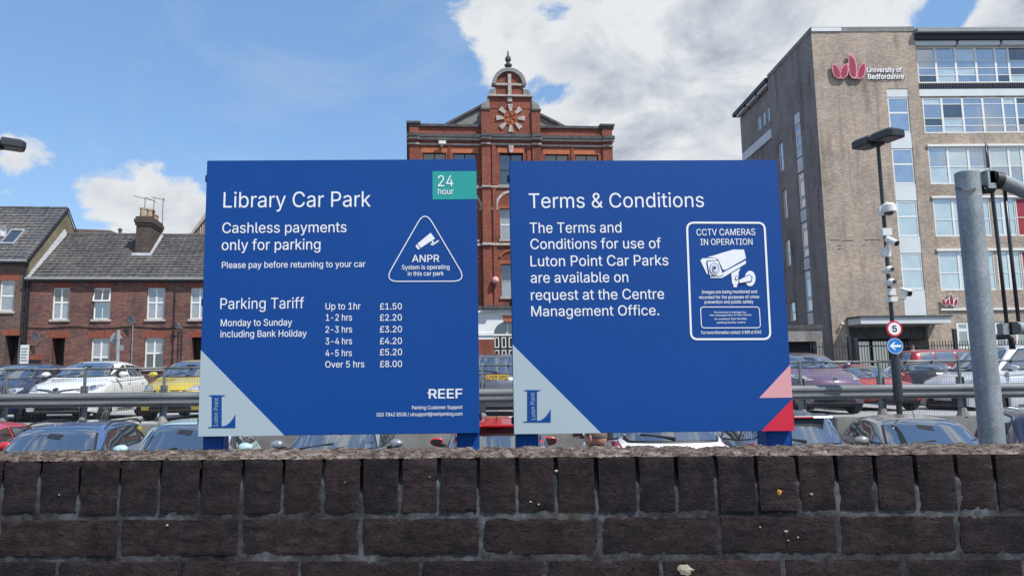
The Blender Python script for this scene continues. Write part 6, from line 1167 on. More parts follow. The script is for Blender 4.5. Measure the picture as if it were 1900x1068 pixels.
# ------------------------------------------------------------------ cars
def lerp_tab(tab, x):
    if x <= tab[0][0]: return tab[0][1]
    for (a, p), (b, q) in zip(tab[:-1], tab[1:]):
        if x <= b: return p+(q-p)*(x-a)/(b-a)
    return tab[-1][1]
def smooth_tab(tab, n=160, it=3, w_=2):
    xa, xb = tab[0][0], tab[-1][0]; v = [lerp_tab(tab, xa+(xb-xa)*i/n) for i in range(n+1)]
    for _ in range(it):
        v = [v[0]]+[(v[i-1]+v[i]*w_+v[i+1])/(w_+2) for i in range(1, n)]+[v[-1]]
    return [(xa+(xb-xa)*i/n, v[i]) for i in range(n+1)]
PLATES = {}
def car(name, label, cat, X, Y, rz, color, L=4.0, W_=1.7, H=1.48, z0=0, kind='hatch', flip=False, hood=.90, cowl=1.02, nose=.66, xc=.95, xt=1.75, group=None, flake=.3,
        plate=None, plate_col=None, rails=False, badge=None, grille='slot', lamp=(.50, .80, .60, .80), roofcol=None, spoiler=False, wiper_rear=True, tallglass=0, lampmat='lamp_glass', deck=None):
    root = thing(name, label, cat, (X, Y, z0), R(rz)+(math.pi if flip else 0), group)
    pm = M.get('paint_%s' % color[0]) or M[paint('paint_%s' % color[0], color[1], flake)]
    hw = W_/2; r = .31 if H < 1.55 else .33; xf, xr_ = .82, L-.72
    belt0, belt1 = cowl-.06, cowl+.04
    tail = {'hatch': (L-.62, L-.16, 1.0), 'estate': (L-.50, L-.12, 1.0), 'van': (L-.32, L-.10, 1.05), 'sedan': (L-1.35, L-.72, 1.02)}[kind]   # roof end, glass base, deck height
    xre, xgb, zt_ = tail; zt_ = deck or zt_
    top = [(0, nose-.16), (.02, nose-.06), (.08, nose), (.22, hood-.10), (.45, hood-.02), (xc, cowl-.02), (xc+.3, belt0), (xgb-.3, belt1), (xgb, zt_), (L-.10, zt_-.05), (L-.03, zt_-.18), (L, zt_-.38)]
    top = smooth_tab(top, 200, 3)
    cab = smooth_tab([(xc-.02, cowl-.03), (xt, H-.045), (xt+.55, H), (xre-.5, H-.01), (xre, H-.06), (xgb+.02, zt_-.03)], 160, 6)
    def width(x): return hw*(1-.16*max(0, 1-x/.55)**2-.12*max(0, 1-(L-x)/.5)**2)
    def zbot(x):
        z = .20+.06*max(0, 1-x/.35)+.08*max(0, 1-(L-x)/.4)
        for c in (xf, xr_):
            if abs(x-c) < r+.065: z = max(z, r+math.sqrt(max(0, (r+.065)**2-(x-c)**2)))
        return z
    def warp(p):
        x = p[1]; A = .30*max(0, 1-x/1.9)-.26*max(0, 1-(L-x)/1.5); return Vector((p[0], x+A*(p[0]/hw)**2-L/2, p[2]))
    xs_ = sorted({0, .01, .025, .05, .08, .12, .17, L-.01, L-.03, L-.06, L-.1, L-.15, L, *[.22+(L-.42)*i/64 for i in range(65)]}); n = len(xs_)
    V, Fc = [], []
    for x in xs_:
        zt = lerp_tab(top, x); zb = zbot(x); w0 = width(x)
        prof = [(0, zt+.012), (.35*w0, zt+.008), (.62*w0, zt-.006), (.82*w0, zt-.028), (.92*w0, zt-.065), (.975*w0, zt-.12), (1.0*w0, zt-.22), (1.008*w0, .56), (1.0*w0, .44), (.985*w0, .34), (.96*w0, .25), (.93*w0, zb)]
        for sx_ in (1, -1):
            for (a, b) in (prof if sx_ == 1 else prof):
                V.append(warp((a*sx_, x, max(b, zb) if b > .26 or b == zb else max(b, zb))))
    K = 12
    for i in range(n-1):
        for s_ in (0, 1):
            for j in range(K-1):
                a = i*2*K+s_*K+j; b = a+2*K; Fc.append((a, a+1, b+1, b) if s_ else (a, b, b+1, a+1))
    for i in (0, n-1):
        b0 = i*2*K; Fc.append(tuple([b0+j for j in range(K)]+[b0+K+j for j in range(K-1, 0, -1)]))
    kb = len(V)
    # greenhouse
    xg = [xc-.02+(xgb+.04-xc)*i/46 for i in range(47)]
    def wr(x): return hw*(.84-.13*min(1, max(0, (x-xc)/(xt-xc)))+.0-.04*min(1, max(0, (x-xre)/(xgb-xre))))
    wbt = lambda x: hw*(.93-.05*max(0, 1-(x-xc)/.4)-.07*max(0, 1-(xgb-x)/.4))
    K2 = 14
    def gsec(x):
        zc = lerp_tab(cab, x); zb = lerp_tab(top, x)-.05; d = min(.085, max(.004, .4*(zc-zb))); a = wr(x); b = max(wbt(x), a+.01); out_ = []
        for j in range(9): y = a*math.sin(j/8*math.pi/2); out_.append((y, zc-d*(y/a)**4))
        for j in range(1, 6): t = j/5; out_.append((a+(b-a)*(t**.85), (zc-d)+(zb-(zc-d))*t))
        return out_
    for x in xg:
        sec = gsec(x)
        for sx_ in (1, -1):
            for (a, b) in sec: V.append(warp((a*sx_, x, b)))
    for i in range(46):
        for s_ in (0, 1):
            for j in range(K2-1):
                a = kb+i*2*K2+s_*K2+j; b = a+2*K2; Fc.append((a, a+1, b+1, b) if s_ else (a, b, b+1, a+1))
    mb = MB(); mb.v = V; mb.f = Fc; body = mb.build('body', pm, root, smooth=R(50))
    bvh = BVHTree.FromPolygons([tuple(v) for v in V], Fc)
    dr = {'f': Vector((0, 1, 0)), 'b': Vector((0, -1, 0)), 'l': Vector((1, 0, 0)), 'r': Vector((-1, 0, 0)), 't': Vector((0, 0, -1))}
    def patch(nm, poly, side, mat, off=.006, parent=root, step=.09, rim=.0):
        """polygon (lateral/z for f,b; length/z for l,r; lateral/length for t) laid on the shell"""
        d = dr[side]; bm = bmesh.new()
        to = (lambda a, b: Vector((a, -5, b))) if side == 'f' else (lambda a, b: Vector((a, 5, b))) if side == 'b' else (lambda a, b: Vector((-3, a-L/2, b))) if side == 'l' else (lambda a, b: Vector((3, a-L/2, b))) if side == 'r' else (lambda a, b: Vector((a, b-L/2, 4)))
        f = bm.faces.new([bm.verts.new(to(a, b)) for a, b in poly])
        ax = [(0, 1), (2, 1)] if side in 'fb' else [(1, 1), (2, 1)] if side in 'lr' else [(0, 1), (1, 1)]
        for k_, _ in ax:
            lo = min(v.co[k_] for v in bm.verts); hi = max(v.co[k_] for v in bm.verts); m_ = max(1, round((hi-lo)/step)); nn = Vector((0, 0, 0)); nn[k_] = 1
            for i in range(1, m_): c_ = Vector((0, 0, 0)); c_[k_] = lo+(hi-lo)*i/m_; bmesh.ops.bisect_plane(bm, geom=list(bm.verts)+list(bm.edges)+list(bm.faces), plane_co=c_, plane_no=nn)
        bad = []
        for v in bm.verts:
            h = bvh.ray_cast(v.co, d)
            if h[0] is None: bad.append(v); continue
            nrm = h[1] if h[1].dot(d) < 0 else -h[1]; v.co = h[0]+nrm*off
        if bad: bmesh.ops.delete(bm, geom=bad, context='VERTS')
        if not bm.faces: bm.free(); return None
        # give it thickness: turn the rim back into the shell
        ed = [e for e in bm.edges if e.is_boundary]; ex = bmesh.ops.extrude_edge_only(bm, edges=ed)
        for v in [g_ for g_ in ex['geom'] if isinstance(g_, bmesh.types.BMVert)]: v.co += d*(off+.006)
        bmesh.ops.recalc_face_normals(bm, faces=bm.faces)
        c_ = sum((f_.calc_center_median() for f_ in bm.faces), Vector())/len(bm.faces)
        me = bpy.data.meshes.new(nm); bm.to_mesh(me); bm.free(); me.materials.append(M[mat] if isinstance(mat, str) else mat); me.set_sharp_from_angle(angle=R(40)) ; me.shade_smooth(); me.set_sharp_from_angle(angle=R(40))
        o = bpy.data.objects.new(nm, me); col.objects.link(o); o.parent = parent; return o
    wt, wb2 = hw*.63, hw*.80
    wm = [(-wb2, cowl+.015), (-wb2*.5, cowl-.0), (wb2*.5, cowl-.0), (wb2, cowl+.015), (wt, H-.085), (wt*.5, H-.065), (-wt*.5, H-.065), (-wt, H-.085)]
    s2 = lambda P, k_, kz: [(a*k_, cz_+(b-cz_)*kz) for a, b in P]; cz_ = (cowl+H)/2
    patch('rear_view_mirror', [(-.12, H-.20), (.10, H-.235), (.12, H-.165), (-.02, H-.15), (-.11, H-.145)], 'f', 'trim_black', .012, step=.05)
    ws = patch('windscreen', s2(wm, 1.0, 1.0), 'f', 'trim_black', .004); patch('windscreen_glass', s2(wm, .95, .93), 'f', 'car_glass', .009, ws or root)
    if kind == 'sedan': rw_ = [(-hw*.66, zt_+.04), (hw*.66, zt_+.04), (hw*.56, H-.10), (-hw*.56, H-.10)]
    else: rw_ = [(-hw*.74, zt_+.04), (-hw*.70, zt_+.0), (hw*.70, zt_+.0), (hw*.74, zt_+.04), (hw*.64, H-.13), (hw*.58, H-.10), (-hw*.58, H-.10), (-hw*.64, H-.13)]
    cz_ = (zt_+H)/2
    rg_ = patch('rear_window', s2(rw_, 1.0, 1.0), 'b', 'trim_black', .004); patch('rear_glass', s2(rw_, .94, .9), 'b', 'car_glass', .009, rg_ or root)
    # side windows
    zb0, zb1 = cowl+.03, (cowl+zt_)/2+.07; ztp = H-.10
    xA0, xA1 = xc+.34, xt+.16; xB = xc+(L*.335); xC = xB+.82; xD = min(xgb-.12, xC+.55)
    tp = lambda x: min(lerp_tab(cab, x)-.105, ztp)
    zb_ = lambda x: zb0+(zb1-zb0)*(x-xA0)/(xD-xA0)
    w1 = [(xA0, zb_(xA0)), (xB-.05, zb_(xB)), (xB-.05, tp(xB)), (xA1+.08, tp(xA1+.05))]
    w2 = [(xB+.05, zb_(xB)), (xC-.03, zb_(xC)), (xC-.03+(.10 if kind == 'sedan' else 0), tp(xC)), (xB+.05, tp(xB))]
    w3 = [(xC+.03, zb_(xC)+.01), (xD, zb_(xD)+.05), (min(xD-.05, xre+.02), tp(min(xD-.05, xre+.02))-.01), (xC+.04, tp(xC))]
    for sd in 'lr':
        for q in ([w1, w2, w3] if kind != 'sedan' else [w1, w2, [(xC+.06, zb_(xC)+.01), (xC+.34, zb_(xC)+.03), (xC+.14, tp(xC)-.02)]]):
            cx_ = sum(p[0] for p in q)/len(q); cy_ = sum(p[1] for p in q)/len(q)
            g_ = patch('side_window', [(cx_+(a-cx_)*1.05, cy_+(b-cy_)*1.06) for a, b in q], sd, 'trim_black', .004)
            if g_: patch('side_glass', [(cx_+(a-cx_)*.95, cy_+(b-cy_)*.92) for a, b in q], sd, 'car_glass', .008, g_)
        for xx in (xc+.22, xB, xC+.02): patch('door_gap', [(xx-.006, .36), (xx+.006, .36), (xx+.006, cowl-.02), (xx-.006, cowl-.02)], sd, 'trim_black', .002, step=.2)
        patch('sill_trim', [(xf+r+.09, .22), (xr_-r-.09, .22), (xr_-r-.09, .29), (xf+r+.09, .29)], sd, 'trim_black', .004, step=.3)
        for hx in (xB-.16, xC-.14): patch('door_handle', [(hx-.08, cowl-.16), (hx+.08, cowl-.16), (hx+.08, cowl-.13), (hx-.08, cowl-.13)], sd, pm, .02)
    # lamps
    l0, l1, lz0, lz1 = lamp
    for sx_ in (1, -1):
        P = [(hw*l0*sx_, lz0+.02), (hw*.86*sx_, lz0+.03), (hw*.955*sx_, lz1-.02), (hw*.93*sx_, lz1+.03), (hw*(l0+.18)*sx_, lz1-.01)]
        hl = patch('headlight', P, 'f', 'trim_black', .003, step=.05); cx_ = sum(p[0] for p in P)/5; cy_ = sum(p[1] for p in P)/5
        patch('headlight_lens', [(cx_+(a-cx_)*.93, cy_+(b-cy_)*.88) for a, b in P], 'f', lampmat, .007, hl or root, step=.05)
        c2 = (cx_+.02*sx_, cy_); patch('reflector', [(c2[0]+.05*math.cos(t*math.pi/5), c2[1]+.05*math.sin(t*math.pi/5)) for t in range(10)], 'f', 'chrome', .012, hl or root)
        P = [(hw*.62*sx_, zt_-.30), (hw*.93*sx_, zt_-.32), (hw*.96*sx_, zt_-.10), (hw*.84*sx_, zt_-.06), (hw*.70*sx_, zt_-.10)] if kind in ('sedan',) else [(hw*.74*sx_, zt_-.36), (hw*.95*sx_, zt_-.34), (hw*.93*sx_, zt_+.06), (hw*.80*sx_, zt_+.02)]
        patch('tail_light', P, 'b', 'tail_red', .008, step=.06)
        patch('fog_light', [(hw*.60*sx_+.045*math.cos(t*math.pi/4), .38+.04*math.sin(t*math.pi/4)) for t in range(8)], 'f', 'lamp_glass', .006)
    # grille, intake, plates
    gz = nose-.02
    if grille == 'slot': patch('grille', [(-hw*.42, gz-.03), (hw*.42, gz-.03), (hw*.50, gz+.045), (-hw*.50, gz+.045)], 'f', 'trim_black', .004)
    elif grille == 'vee':
        for sx_ in (1, -1):
            patch('grille_bar', [(0, gz-.055), (hw*.22*sx_, gz+.0), (hw*.66*sx_, gz+.045), (hw*.66*sx_, gz+.075), (hw*.2*sx_, gz+.045), (0, gz+.0)], 'f', 'trim_black', .006, step=.05)
            patch('chrome_strip', [(hw*.05*sx_, gz-.03), (hw*.22*sx_, gz+.022), (hw*.64*sx_, gz+.062), (hw*.64*sx_, gz+.072), (hw*.2*sx_, gz+.034), (hw*.05*sx_, gz-.012)], 'f', 'chrome', .010, step=.05)
    patch('lower_intake', [(-hw*.62, .27), (hw*.62, .27), (hw*.52, .46), (-hw*.52, .46)], 'f', 'trim_black', .004)
    patch('bumper_trim', [(-hw*.8, .25), (hw*.8, .25), (hw*.8, .36), (-hw*.8, .36)], 'b', 'trim_black', .004)
    if badge: patch('badge', [(.075*math.cos(t*math.pi/8), gz+.03+.055*math.sin(t*math.pi/8)) for t in range(16)], 'f', 'chrome', .014, step=.03); patch('badge_centre', [(.05*math.cos(t*math.pi/8), gz+.03+.034*math.sin(t*math.pi/8)) for t in range(16)], 'f', 'trim_black', .018, step=.03)
    for sd, mt, zz_ in (('f', 'plate_white', .45), ('b', 'plate_yellow', .62 if kind != 'sedan' else .72)):
        zz_ = plate[2] if plate and sd == plate[0] and len(plate) > 2 else zz_
        d = dr[sd]; h = bvh.ray_cast(Vector((0, -5 if sd == 'f' else 5, zz_)), d)
        if not h[0]: continue
        y = h[0].y; sg_n = -1 if sd == 'f' else 1
        mb = MB(); mb.box(-.26, .26, min(y+sg_n*.03, y-sg_n*.01), max(y+sg_n*.03, y-sg_n*.01), zz_-.056, zz_+.056); pl = mb.build('number_plate', mt, root, bevel=.003)
        if plate and plate[0] == sd:
            lx = Matrix.Translation((0, y+sg_n*.031, zz_))
            if sd == 'b': lx = lx @ Matrix.Rotation(math.pi, 4, 'Z')
            lettering(plate[1], -.235, .235, -.038, .038, -.001, 'trim_black', pl, lx, bold=.04)
    # mirrors
    for sx_ in (1, -1):
        yy = xc+.50-L/2; mb = MB(); bm = bmesh.new(); bmesh.ops.create_icosphere(bm, subdivisions=3, radius=1)
        for v in bm.verts:
            x, y, z = v.co; v.co = Vector((sx_*(hw+.10)+x*.115*(1+.1*z), yy+(y*.075 if y < 0 else y*.03), cowl+.075+z*.075*(1-.15*x*sx_)))
        me = bpy.data.meshes.new('wing_mirror'); bm.to_mesh(me); bm.free(); me.materials.append(pm); me.shade_smooth(); mo = bpy.data.objects.new('wing_mirror', me); col.objects.link(mo); mo.parent = root
        mb = MB(); mb.box(min(sx_*(hw-.06), sx_*(hw+.06)), max(sx_*(hw-.06), sx_*(hw+.06)), yy-.03, yy+.03, cowl-.01, cowl+.04); mb.box(sx_*(hw+.10)-.085, sx_*(hw+.10)+.085, yy+.026, yy+.034, cowl+.03, cowl+.12); mb.build('mirror_stalk', 'trim_black', mo)
    # wheels
    for c in (xf, xr_):
        for sx_ in (1, -1):
            mb = MB(); x = sx_*(hw-.10); mb.lathe([(.19, -.10), (r-.02, -.10), (r, -.075), (r, .075), (r-.02, .10), (.20, .10)], (0, 0, 0), 'x', 28); wo = mb.build('wheel', 'rubber', root, smooth=AUTO); wo.location = (x, c-L/2, r)
            mb = MB(); mb.lathe([(.05, .085), (.20, .06), (.205, .102), (.21, .102), (.205, .03), (.02, .03)], (0, 0, 0), 'x', 24)
            for k_ in range(8): t = k_*math.pi/4; a_, b_ = math.cos(t), math.sin(t); mb.tube([(.085, a_*.04, b_*.04), (.09, a_*.20, b_*.20)], [.026, .018], 6)
            rm = mb.build('rim', 'rim_silver', wo, smooth=AUTO); rm.scale = (sx_, 1, 1)
            mb = MB(); mb.lathe([(.01, -.11*0), (.2, 0), (.2, .02), (.01, .02)], (0, 0, 0), 'x', 16); dk = mb.build('brake', 'trim_black', wo)
    mb = MB(); mb.box(-hw*.82, hw*.82, -L/2+.35, L/2-.35, .19, .60); mb.build('underbody', 'trim_black', root)
    # wipers, aerial
    h = []
    for (a0, a1) in (((-.1, -.62), (-.12, .35)) if 0 else ((hw*.05, hw*.70), (-hw*.60, hw*.0))):
        p0 = bvh.ray_cast(Vector((a0, -5, cowl+.03)), dr['f']); p1 = bvh.ray_cast(Vector((a1, -5, cowl+.10)), dr['f'])
        if p0[0] and p1[0]: mb = MB(); mb.tube([p0[0]+Vector((0, -.02, .012)), p1[0]+Vector((0, -.02, .015))], .009, 6); mb.build('wiper', 'trim_black', root)
    if kind in ('hatch', 'estate', 'van') and wiper_rear:
        p0 = bvh.ray_cast(Vector((0, 5, zt_+.05)), dr['b']); p1 = bvh.ray_cast(Vector((hw*.5, 5, zt_+.10)), dr['b'])
        if p0[0] and p1[0]: mb = MB(); mb.tube([p0[0]+Vector((0, .02, .01)), p1[0]+Vector((0, .02, .015))], [.022, .010], 6); mb.build('rear_wiper', 'trim_black', root)
    if spoiler:
        y = xre-L/2; mb = MB(); mb.xprism([(y-.12, H-.045), (y+.16, H-.075), (y+.18, H-.105), (y-.02, H-.10)], -hw*.62, hw*.62); mb.build('roof_spoiler', pm, root, smooth=AUTO, bevel=.01)
        mb = MB(); mb.box(-.24, .24, y+.165, y+.186, H-.102, H-.078); mb.build('brake_light', 'tail_red', root)
    if rails:
        for sx_ in (1, -1):
            pts = [(sx_*wr(x)*.98, x-L/2, lerp_tab(cab, x)-.045+(.05 if 0 < i < 8 else 0)) for i, x in enumerate([xt+.12+(xre-.15-xt)*j/8 for j in range(9)])]; mb = MB(); mb.tube(pts, .014, 8); mb.build('roof_rail', 'trim_black', root, smooth=True)
    mb = MB(); x = xre-.35 if kind != 'sedan' else xt+.1; zz_ = lerp_tab(cab, x); mb.tube([(0, x-L/2, zz_-.01), (0, x-L/2+.12, zz_+.16)], [.008, .003], 5); mb.build('aerial', 'trim_black', root)
    if kind == 'sedan' or rails:
        P = [bvh.ray_cast(Vector((a, -5, H-.12)), dr['f'])[0] for a in (-.08, .08)]
    return root
UPR = 'cars on the upper deck'; LWR = 'cars in the lower row'
def at(u, Y): return onY(u, hor(u), Y).x
Yc = lambda y, L: y+L/2
# upper row, behind the crash barrier (nose at the given distance)
def place(u, ynose, rz, L, zl):      # u: pixel column of the nose or tail nearest the camera
    th = R(rz); x = at(u, ynose); return x-math.sin(th)*L/2, ynose+math.cos(th)*L/2
def mk(u, yn, rz, L, ws=0, **k):
    th = R(rz); x = at(u, yn+ws)+math.sin(th)*ws; x, y = x-math.sin(th)*L/2, yn+math.cos(th)*L/2; k['X'], k['Y'], k['rz'], k['L'] = x, y, rz, L; return car('parked_car', cat='car', **k)
mk(-50, 17.4, 0, 4.1, label='dark blue car cut off by the left edge, behind the crash barrier', color=('navy', (.012, .022, .07)), H=1.44, z0=ZD, group=UPR)
mk(100, 17.35, 2, 3.95, label='white hatchback with a wide winged black grille behind the crash barrier', color=('white', (.70, .72, .72)), W_=1.74, H=1.50, z0=ZD, group=UPR, grille='vee', badge=1, flake=0, nose=.74, hood=.95, cowl=1.05, xc=1.0, xt=1.95, lamp=(.50, .8, .70, .86))
mk(311, 17.4, 0, 3.8, label='bright yellow small car behind the crash barrier beside the white hatchback', color=('yellow', (.55, .42, .035)), W_=1.66, H=1.50, z0=ZD, group=UPR, flake=.15, nose=.70, hood=.93, cowl=1.03, xc=.9, xt=1.75, lamp=(.42, .8, .68, .84))
mk(923, 17.0, 0, 4.2, flip=True, label='dark grey hatchback with a yellow rear plate seen between the two blue signs', color=('graphite', (.11, .125, .15)), W_=1.76, H=1.52, z0=ZD, group=UPR, plate=('b', 'LF59 XPC', .95))
mk(1553, 17.2, 0, 3.8, label='plum coloured small car with round-cornered headlights right of the terms sign', color=('plum', (.16, .10, .17)), W_=1.68, H=1.50, z0=ZD, group=UPR, plate=('f', 'BF14 XWR', .42), nose=.80, hood=.98, cowl=1.08, xc=.80, xt=1.6, lamp=(.52, .8, .76, .93), badge=1, grille='none')
mk(1668, 18.6, 2, 4.0, label='red low car behind the black lamp post base', color=('red', (.46, .015, .02)), W_=1.70, H=1.22, z0=ZD, group=UPR, kind='sedan', nose=.55, hood=.74, cowl=.82, flake=.05, lamp=(.5, .8, .52, .66))
mk(1740, 21.5, -12, 4.0, flip=True, label='black hatchback seen from the rear quarter between the red car and the silver van', color=('black', (.012, .014, .02)), W_=1.70, H=1.30, z0=ZD, group=UPR, nose=.6, hood=.82, cowl=.9)
x_ = at(1842, 19.5); car('parked_van', 'silver white van parked side-on behind the thick galvanised post', 'van', x_+.4, 19.6, -78, ('silver', (.58, .61, .66)), L=4.4, W_=1.8, H=1.80, z0=ZD-.15, kind='van', hood=1.02, cowl=1.12, nose=.78, xc=.9, xt=1.7, flake=.35, plate=None, lamp=(.5, .8, .70, .92))
q = at(1772, 28.5); car('parked_car', 'red estate car behind the spiked railings near the entrance', 'car', q, 28.8, 90, ('crimson', (.30, .012, .03)), L=4.6, W_=1.85, H=1.66, z0=EYE-.74, kind='estate', group='cars in the street', hood=1.0, cowl=1.1)
q = at(1868, 30.5); car('parked_car', 'grey car behind the silver van at the right edge of the street', 'car', q+.6, 31, 90, ('steel', (.22, .25, .29)), L=4.4, W_=1.8, H=1.5, z0=EYE-.5, kind='hatch', group='cars in the street')
# lower row, just behind the wall
mk(80, 10.35, 8, 4.7, ws=1.15, label='dark blue estate car with roof rails at the left of the lower row', color=('deep_blue', (.06, .12, .27)), W_=1.82, H=1.47, group=LWR, kind='estate', rails=True, cowl=.98, hood=.88, xc=1.15, xt=2.0)
mk(-115, 11.2, 8, 4.0, ws=1.1, label='red car at the far left of the lower row, only its rear quarter in view', color=('red', (.46, .015, .02)), W_=1.72, H=1.46, group=LWR)
mk(336, 10.5, 4, 3.9, ws=1.2, label='pale aqua hatchback in the lower row half hidden by the tariff sign', color=('aqua', (.46, .66, .66)), W_=1.74, H=1.52, group=LWR, flake=.3)
mk(621, 11.0, 0, 4.2, ws=1.2, label='grey car in the lower row whose windscreen shows under the tariff sign', color=('steel', (.22, .25, .29)), W_=1.78, H=1.47, group=LWR)
mk(926, 10.3, 0, 3.8, flip=True, label='red hatchback seen from behind in the gap between the signs', color=('red', (.46, .015, .02)), W_=1.72, H=1.56, group=LWR, spoiler=True, wiper_rear=True)
mk(1256, 10.0, 0, 3.9, flip=True, label='white hatchback seen from behind under the terms sign', color=('white', (.70, .72, .72)), W_=1.78, H=1.78, cowl=1.15, hood=1.0, deck=1.25, group=LWR, spoiler=True)
mk(1400, 12.0, 0, 4.1, ws=1.2, label='black car in the lower row between the white and the silver-blue hatchbacks', color=('black', (.012, .014, .02)), W_=1.72, H=1.44, group=LWR)
mk(1500, 11.3, 0, 4.0, flip=True, label='silver blue hatchback with a red high brake light right of the terms sign', color=('silver_blue', (.17, .22, .29)), W_=1.76, H=1.58, deck=1.08, group=LWR, spoiler=True)
mk(1736, 10.5, -10, 4.5, ws=1.15, label='bronze grey saloon with its wide windscreen facing the camera', color=('bronze', (.27, .26, .25)), W_=1.80, H=1.46, group=LWR, kind='sedan', cowl=1.0, hood=.9, xc=1.15, xt=2.0)
mk(1985, 9.6, -22, 4.3, ws=1.3, label='dark blue car cut off by the right edge behind the galvanised post', color=('navy', (.012, .022, .07)), W_=1.8, H=1.60, group=LWR, cowl=1.05)
# ------------------------------------------------------------------ crash barrier with rail and wire mesh
zt_l = onY(0, 683.7, GY).z; zt_r = onY(1900, 666, GY).z
def cz(x, X0_=onY(0, 683.7, GY).x, X1_=onY(1900, 666, GY).x): return (x-X0_)/(X1_-X0_)
GB = GY+.12
p1, p2 = at(305, GB), at(1485, GB); sp_ = (p2-p1)/8
xa = p1-sp_*5; bar = thing('crash_barrier', 'galvanised crash barrier with wire mesh and top rail along the upper deck', 'barrier', (xa, GB, ZD))
ztop = lambda x: (zt_l+(zt_r-zt_l)*cz(x))-ZD
nb_ = 19; f1 = lambda v, x: onY(XP+x/GB*F, v, GB).z-ZD
pf = [(0, .155), (.0, .14), (.035, .115), (.085, .085), (.085, .045), (.03, .015), (.03, -.015), (.085, -.045), (.085, -.085), (.035, -.115), (0, -.14), (0, -.155)]
zc_b = (EYE-.375)-ZD
for i in range(nb_):
    x = i*sp_; z = ztop(xa+x)
    mb = MB(); mb.box(x-.022, x+.022, -.03, .03, .6, z); mb.box(x-.06, x+.06, -.004, .004, .02, .85); mb.box(x-.062, x-.054, -.05, .05, .02, .85); mb.box(x+.054, x+.062, -.05, .05, .02, .85); mb.build('post', 'rail_steel', bar)
    mb = MB(); mb.lathe([(.14, 0), (.12, .03), (.075, .16), (.05, .2)], (x, 0, .012), 'z', 8); mb.build('foot', 'concrete', bar, smooth=AUTO)
    mb = MB(); mb.lathe([(.01, .03), (.03, .02), (.035, -.0), (.03, -.03)], (x, 0, z), 'z', 8); mb.build('post_cap', 'rail_steel', bar)
    if i == nb_-1: break
    mb = MB(); z2 = ztop(xa+x+sp_); mb.tube([(x, -.0, z-.02), (x+sp_, 0, z2-.02)], .024, 8); mb.build('top_rail', 'rail_steel', bar, smooth=True)
    mb = MB(); P_ = [(-.10-a, zc_b+b) for a, b in pf]; Q = [(-.096-a, zc_b+b) for a, b in pf]; a_, b_ = x-.0+.002, x+sp_-.002; k = 0
    n = len(P_); mb.v = [Vector((q, y, z_)) for q in (a_, b_) for (y, z_) in P_+Q[::-1]]; m2 = 2*n
    mb.f = [(j, (j+1) % m2, m2+(j+1) % m2, m2+j) for j in range(m2)]; mb.build('beam', 'rail_steel', bar)
    mb = MB(); mb.box(x-.03, x+.03, -.1, -.05, zc_b-.05, zc_b+.05); mb.build('spacer', 'rail_steel', bar)
    mb = MB(); nx_ = 32
    for j in range(1, nx_): q = x+sp_*j/nx_; mb.box(q-.0016, q+.0016, .03, .033, .04, z-.03)
    for j in range(20): q = .05+j*.0535; mb.box(x, x+sp_, .034, .037, q-.0016, q+.0016) if q < z-.04 else None
    tag(mb.build('wire_mesh', 'rail_steel', bar), kind='stuff')
    for j in (.33, .66): mb = MB(); mb.box(x+sp_*j-.012, x+sp_*j+.012, -.026, .04, z-.075, z-.005); mb.build('clip', 'gutter_black', bar)
# ------------------------------------------------------------------ lamp posts
def lamp_head(root, c, ax, s=1.0):
    ax = Vector(ax).normalized(); n_ = Vector((-ax.y, ax.x, 0)); Mx = Matrix(((ax.x, n_.x, 0, c[0]), (ax.y, n_.y, 0, c[1]), (0, 0, 1, c[2]), (0, 0, 0, 1)))
    mb = MB(); a, b = .245*s, .235*s
    P = [(-a, -b), (a-.07, -b), (a, -b+.07), (a, b-.07), (a-.07, b), (-a, b)]
    k = len(mb.v); mb.v += [Vector((x, y, -.07)) for x, y in P]+[Vector((x, y, .06)) for x, y in P]+[Vector((x*.8-.02, y*.72, .115)) for x, y in P]
    for L_ in (0, 6):
        for i in range(6): j = (i+1) % 6; mb.f.append((k+L_+i, k+L_+j, k+L_+6+j, k+L_+6+i))
    mb.f.append(tuple(k+12+i for i in range(6))); mb.f.append(tuple(k+5-i for i in range(6)))
    h = mb.build('lamp_head', 'black_metal', root, Mx, bevel=.008)
    mb = MB(); mb.box(-a*.7, a*.72, -b*.72, b*.72, -.082, -.071); mb.build('lamp_cover', 'lamp_cover', h, Mx)
def lamp_post(base, ztop, arm, label, r=(.085, .04), sleeve=True):
    root = thing('lamp_post', label, 'lamp post', base, 0, 'double headed lamp posts in the car park'); h = ztop-base[2]
    mb = MB(); mb.tube([(0, 0, 0), (0, 0, base_h[0]), (0, 0, base_h[0]+.01), (0, 0, base_h[1]), (0, 0, base_h[1]+.12), (0, 0, h)], [.055, .055, .088, .085, .042, .036], 14); mb.build('pole', 'black_metal', root, smooth=AUTO)
    ax = Vector(arm).normalized(); mb = MB(); mb.tube([-ax*.25+Vector((0, 0, h+.0)), ax*.25+Vector((0, 0, h+.0))], .05, 8); mb.box(-.09, .09, -.09, .09, h-.1, h+.07); mb.build('cross_arm', 'black_metal', root)
    for s in (1, -1): lamp_head(root, (ax.x*.275*s, ax.y*.275*s, h+.03), (ax.x*s, ax.y*s, 0))
    return root
LY = 15.2
qb = onY(1669.5, 770, LY); zt_ = onY(1625, 262, LY).z
base_h = (onY(1668, 745, LY).z, onY(1662, 668, LY).z)
lp = lamp_post((qb.x, LY, 0), zt_, (.30, -.95, 0), 'black double headed lamp post carrying cameras and round signs at the right')
qx = onY(-4, 268, 15.6).x; zt2 = onY(0, 268, 15.6).z; lp2 = lamp_post((qx, 15.6, 0), zt2, (1, .75, 0), 'black lamp head poking in at the left edge of the photo')
def onpole(u, v, dy=0): q = onY(u, v, LY+dy); return q
PX = qb.x
